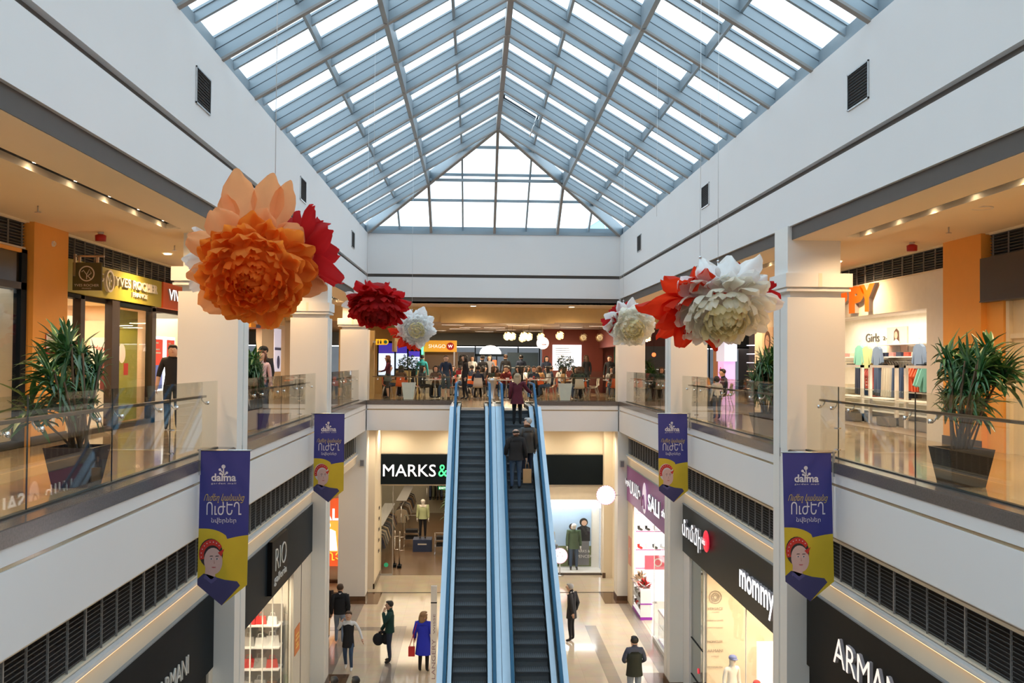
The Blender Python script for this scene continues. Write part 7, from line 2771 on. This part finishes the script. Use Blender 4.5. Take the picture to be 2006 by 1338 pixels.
# round sign on the display window
t = badge(at(1097, 1089, Y=BY - .15).x, BY - .12, at(1097, 1089, Y=BY - .15).z, .30, 'round white sign standing before the back display window')
MB().tube([(0, .02, -.3), (0, .02, -t.location.z + .02)], .02, steel, 8).obj('stand', t)
MB().lathe([(.15, 0), (.15, .02), (.03, .04)], (0, .02, -t.location.z), steel, 14).obj('base', t)
b = MB()
for x, z in ((-.1, -.02), (.1, -.02), (0, .12)):
    b.prism([(x - .04, z - .02), (x, z + .05), (x + .04, z - .02), (x, z)], 'y', -.05, -.045, mat('grey_ink'))
b.obj('print', t)
# wall mounted speakers on far columns
for a, lb in ((-1, 'small grey wall speaker high on the far corner column, sale poster side'), (1, 'small grey wall speaker high on the far corner column, purple sign side')):
    t = thing('wall_speaker', lb, 'speaker', (a * 4.7, YB - .05, 4.95))
    MB().box(-.08, .08, -.08, .04, -.12, .12, mat('grey_plastic', (.5, .48, .46), .5)).obj('case', t)
    MB().box(-.06, .06, -.085, -.08, -.1, .1, mat('grey_cloth')).obj('grille', t)

# general ground floor lamps under the gallery edge
for a in (-1, 1):
    for y0, y1, lb in ((7.2, 16.1, 'nearest the viewer'), (17.1, 25.9, 'in the middle bay'), (26.9, 35.4, 'in the farthest bay')):
        t = thing('light_strip', 'hidden warm light strip tucked under the ledge %s, %s side' % (lb, 'Rio sign' if a < 0 else 'purple sign'), 'light strip', (a * 4.875, (y0 + y1) / 2, 5.22))
        L = (y1 - y0) / 2
        MB().box(-.015, .015, -L, L, 0, .018, white).obj('housing', t)
        MB().box(-.012, .012, -L, L, -.006, 0, strip_led).obj('diffuser', t)
# added spots just behind the shop glass, put in to brighten the walkway
for a, ys__ in ((-1, (18.2, 20.3, 22.4)), (1, (18.2, 20.4, 22.6, 28.0, 30.0, 32.5, 34.5))):
    for y in ys__:
        t = thing('added_spot', 'added small round spot just behind the ground floor shop glass to light the walkway', 'added spotlight', (a * 5.35, y, 3.9), 0, 'added small spots behind the ground floor shop glass')
        MB().disc((0, 0, -.02), X_, Y_, .07, lampm, 12, 0, .01).obj('lens', t)
        MB().disc((0, 0, -.03), X_, Y_, .1, white, 12, .07, .03).obj('rim', t)
        lamp('added_spot_beam', (a * 5.3, y, 3.82), 170 if a > 0 else 110, WARM2, size=.08, angle=150, rot=(0, a * R(38), 0))
for x in (-4, -1.5, 1.5, 4):
    for y in (36.6, 38.8):
        t = thing('downlight', 'round downlight in the soffit before the department store', 'downlight', (x, y, 6.1), 0, 'round downlights in the soffit before the store')
        MB().disc((0, 0, -.01), X_, Y_, .1, lampm, 16, 0, .008).obj('lens', t)
        MB().disc((0, 0, -.012), X_, Y_, .13, white, 16, .1, .012).obj('rim', t)
        lamp('downlight_beam', (x, y, 6.04), 150, WARM2, size=.1, angle=165)
lamp('passage_lamp', (-7.5, 33.5, 6.0), 260, WARM, size=.15, angle=165)
# clothing shop and cosmetics shop lamps
lamp('shop_lamp', (9.4, 25, 9.9), 230, (1, .88, .68), kind='AREA', size=2.0, sy=8)
lamp('shop_lamp', (-9.6, 20.2, 9.8), 170, WARM2, kind='AREA', size=2.4, sy=4)
lamp('shop_lamp', (-9.2, 26, 9.7), 120, WARM2, kind='AREA', size=1.6, sy=4)
lamp('shop_lamp', (-9.2, 34, 9.8), 120, WARM, kind='AREA', size=1.6, sy=4)
lamp('shop_lamp', (8.9, 32.4, 9.5), 40, (.85, .9, 1), kind='AREA', size=1.0, sy=3)
lamp('shop_lamp', (7.5, 12, 9.6), 10, WARM, kind='AREA', size=.4, sy=3)
lamp('passage_lamp', (10, 39, 10.1), 150, WARM, kind='AREA', size=3, sy=3)
lamp('passage_lamp', (-9, 41, 10.1), 200, WARM, kind='AREA', size=3, sy=3)
bpy.context.view_layer.update()
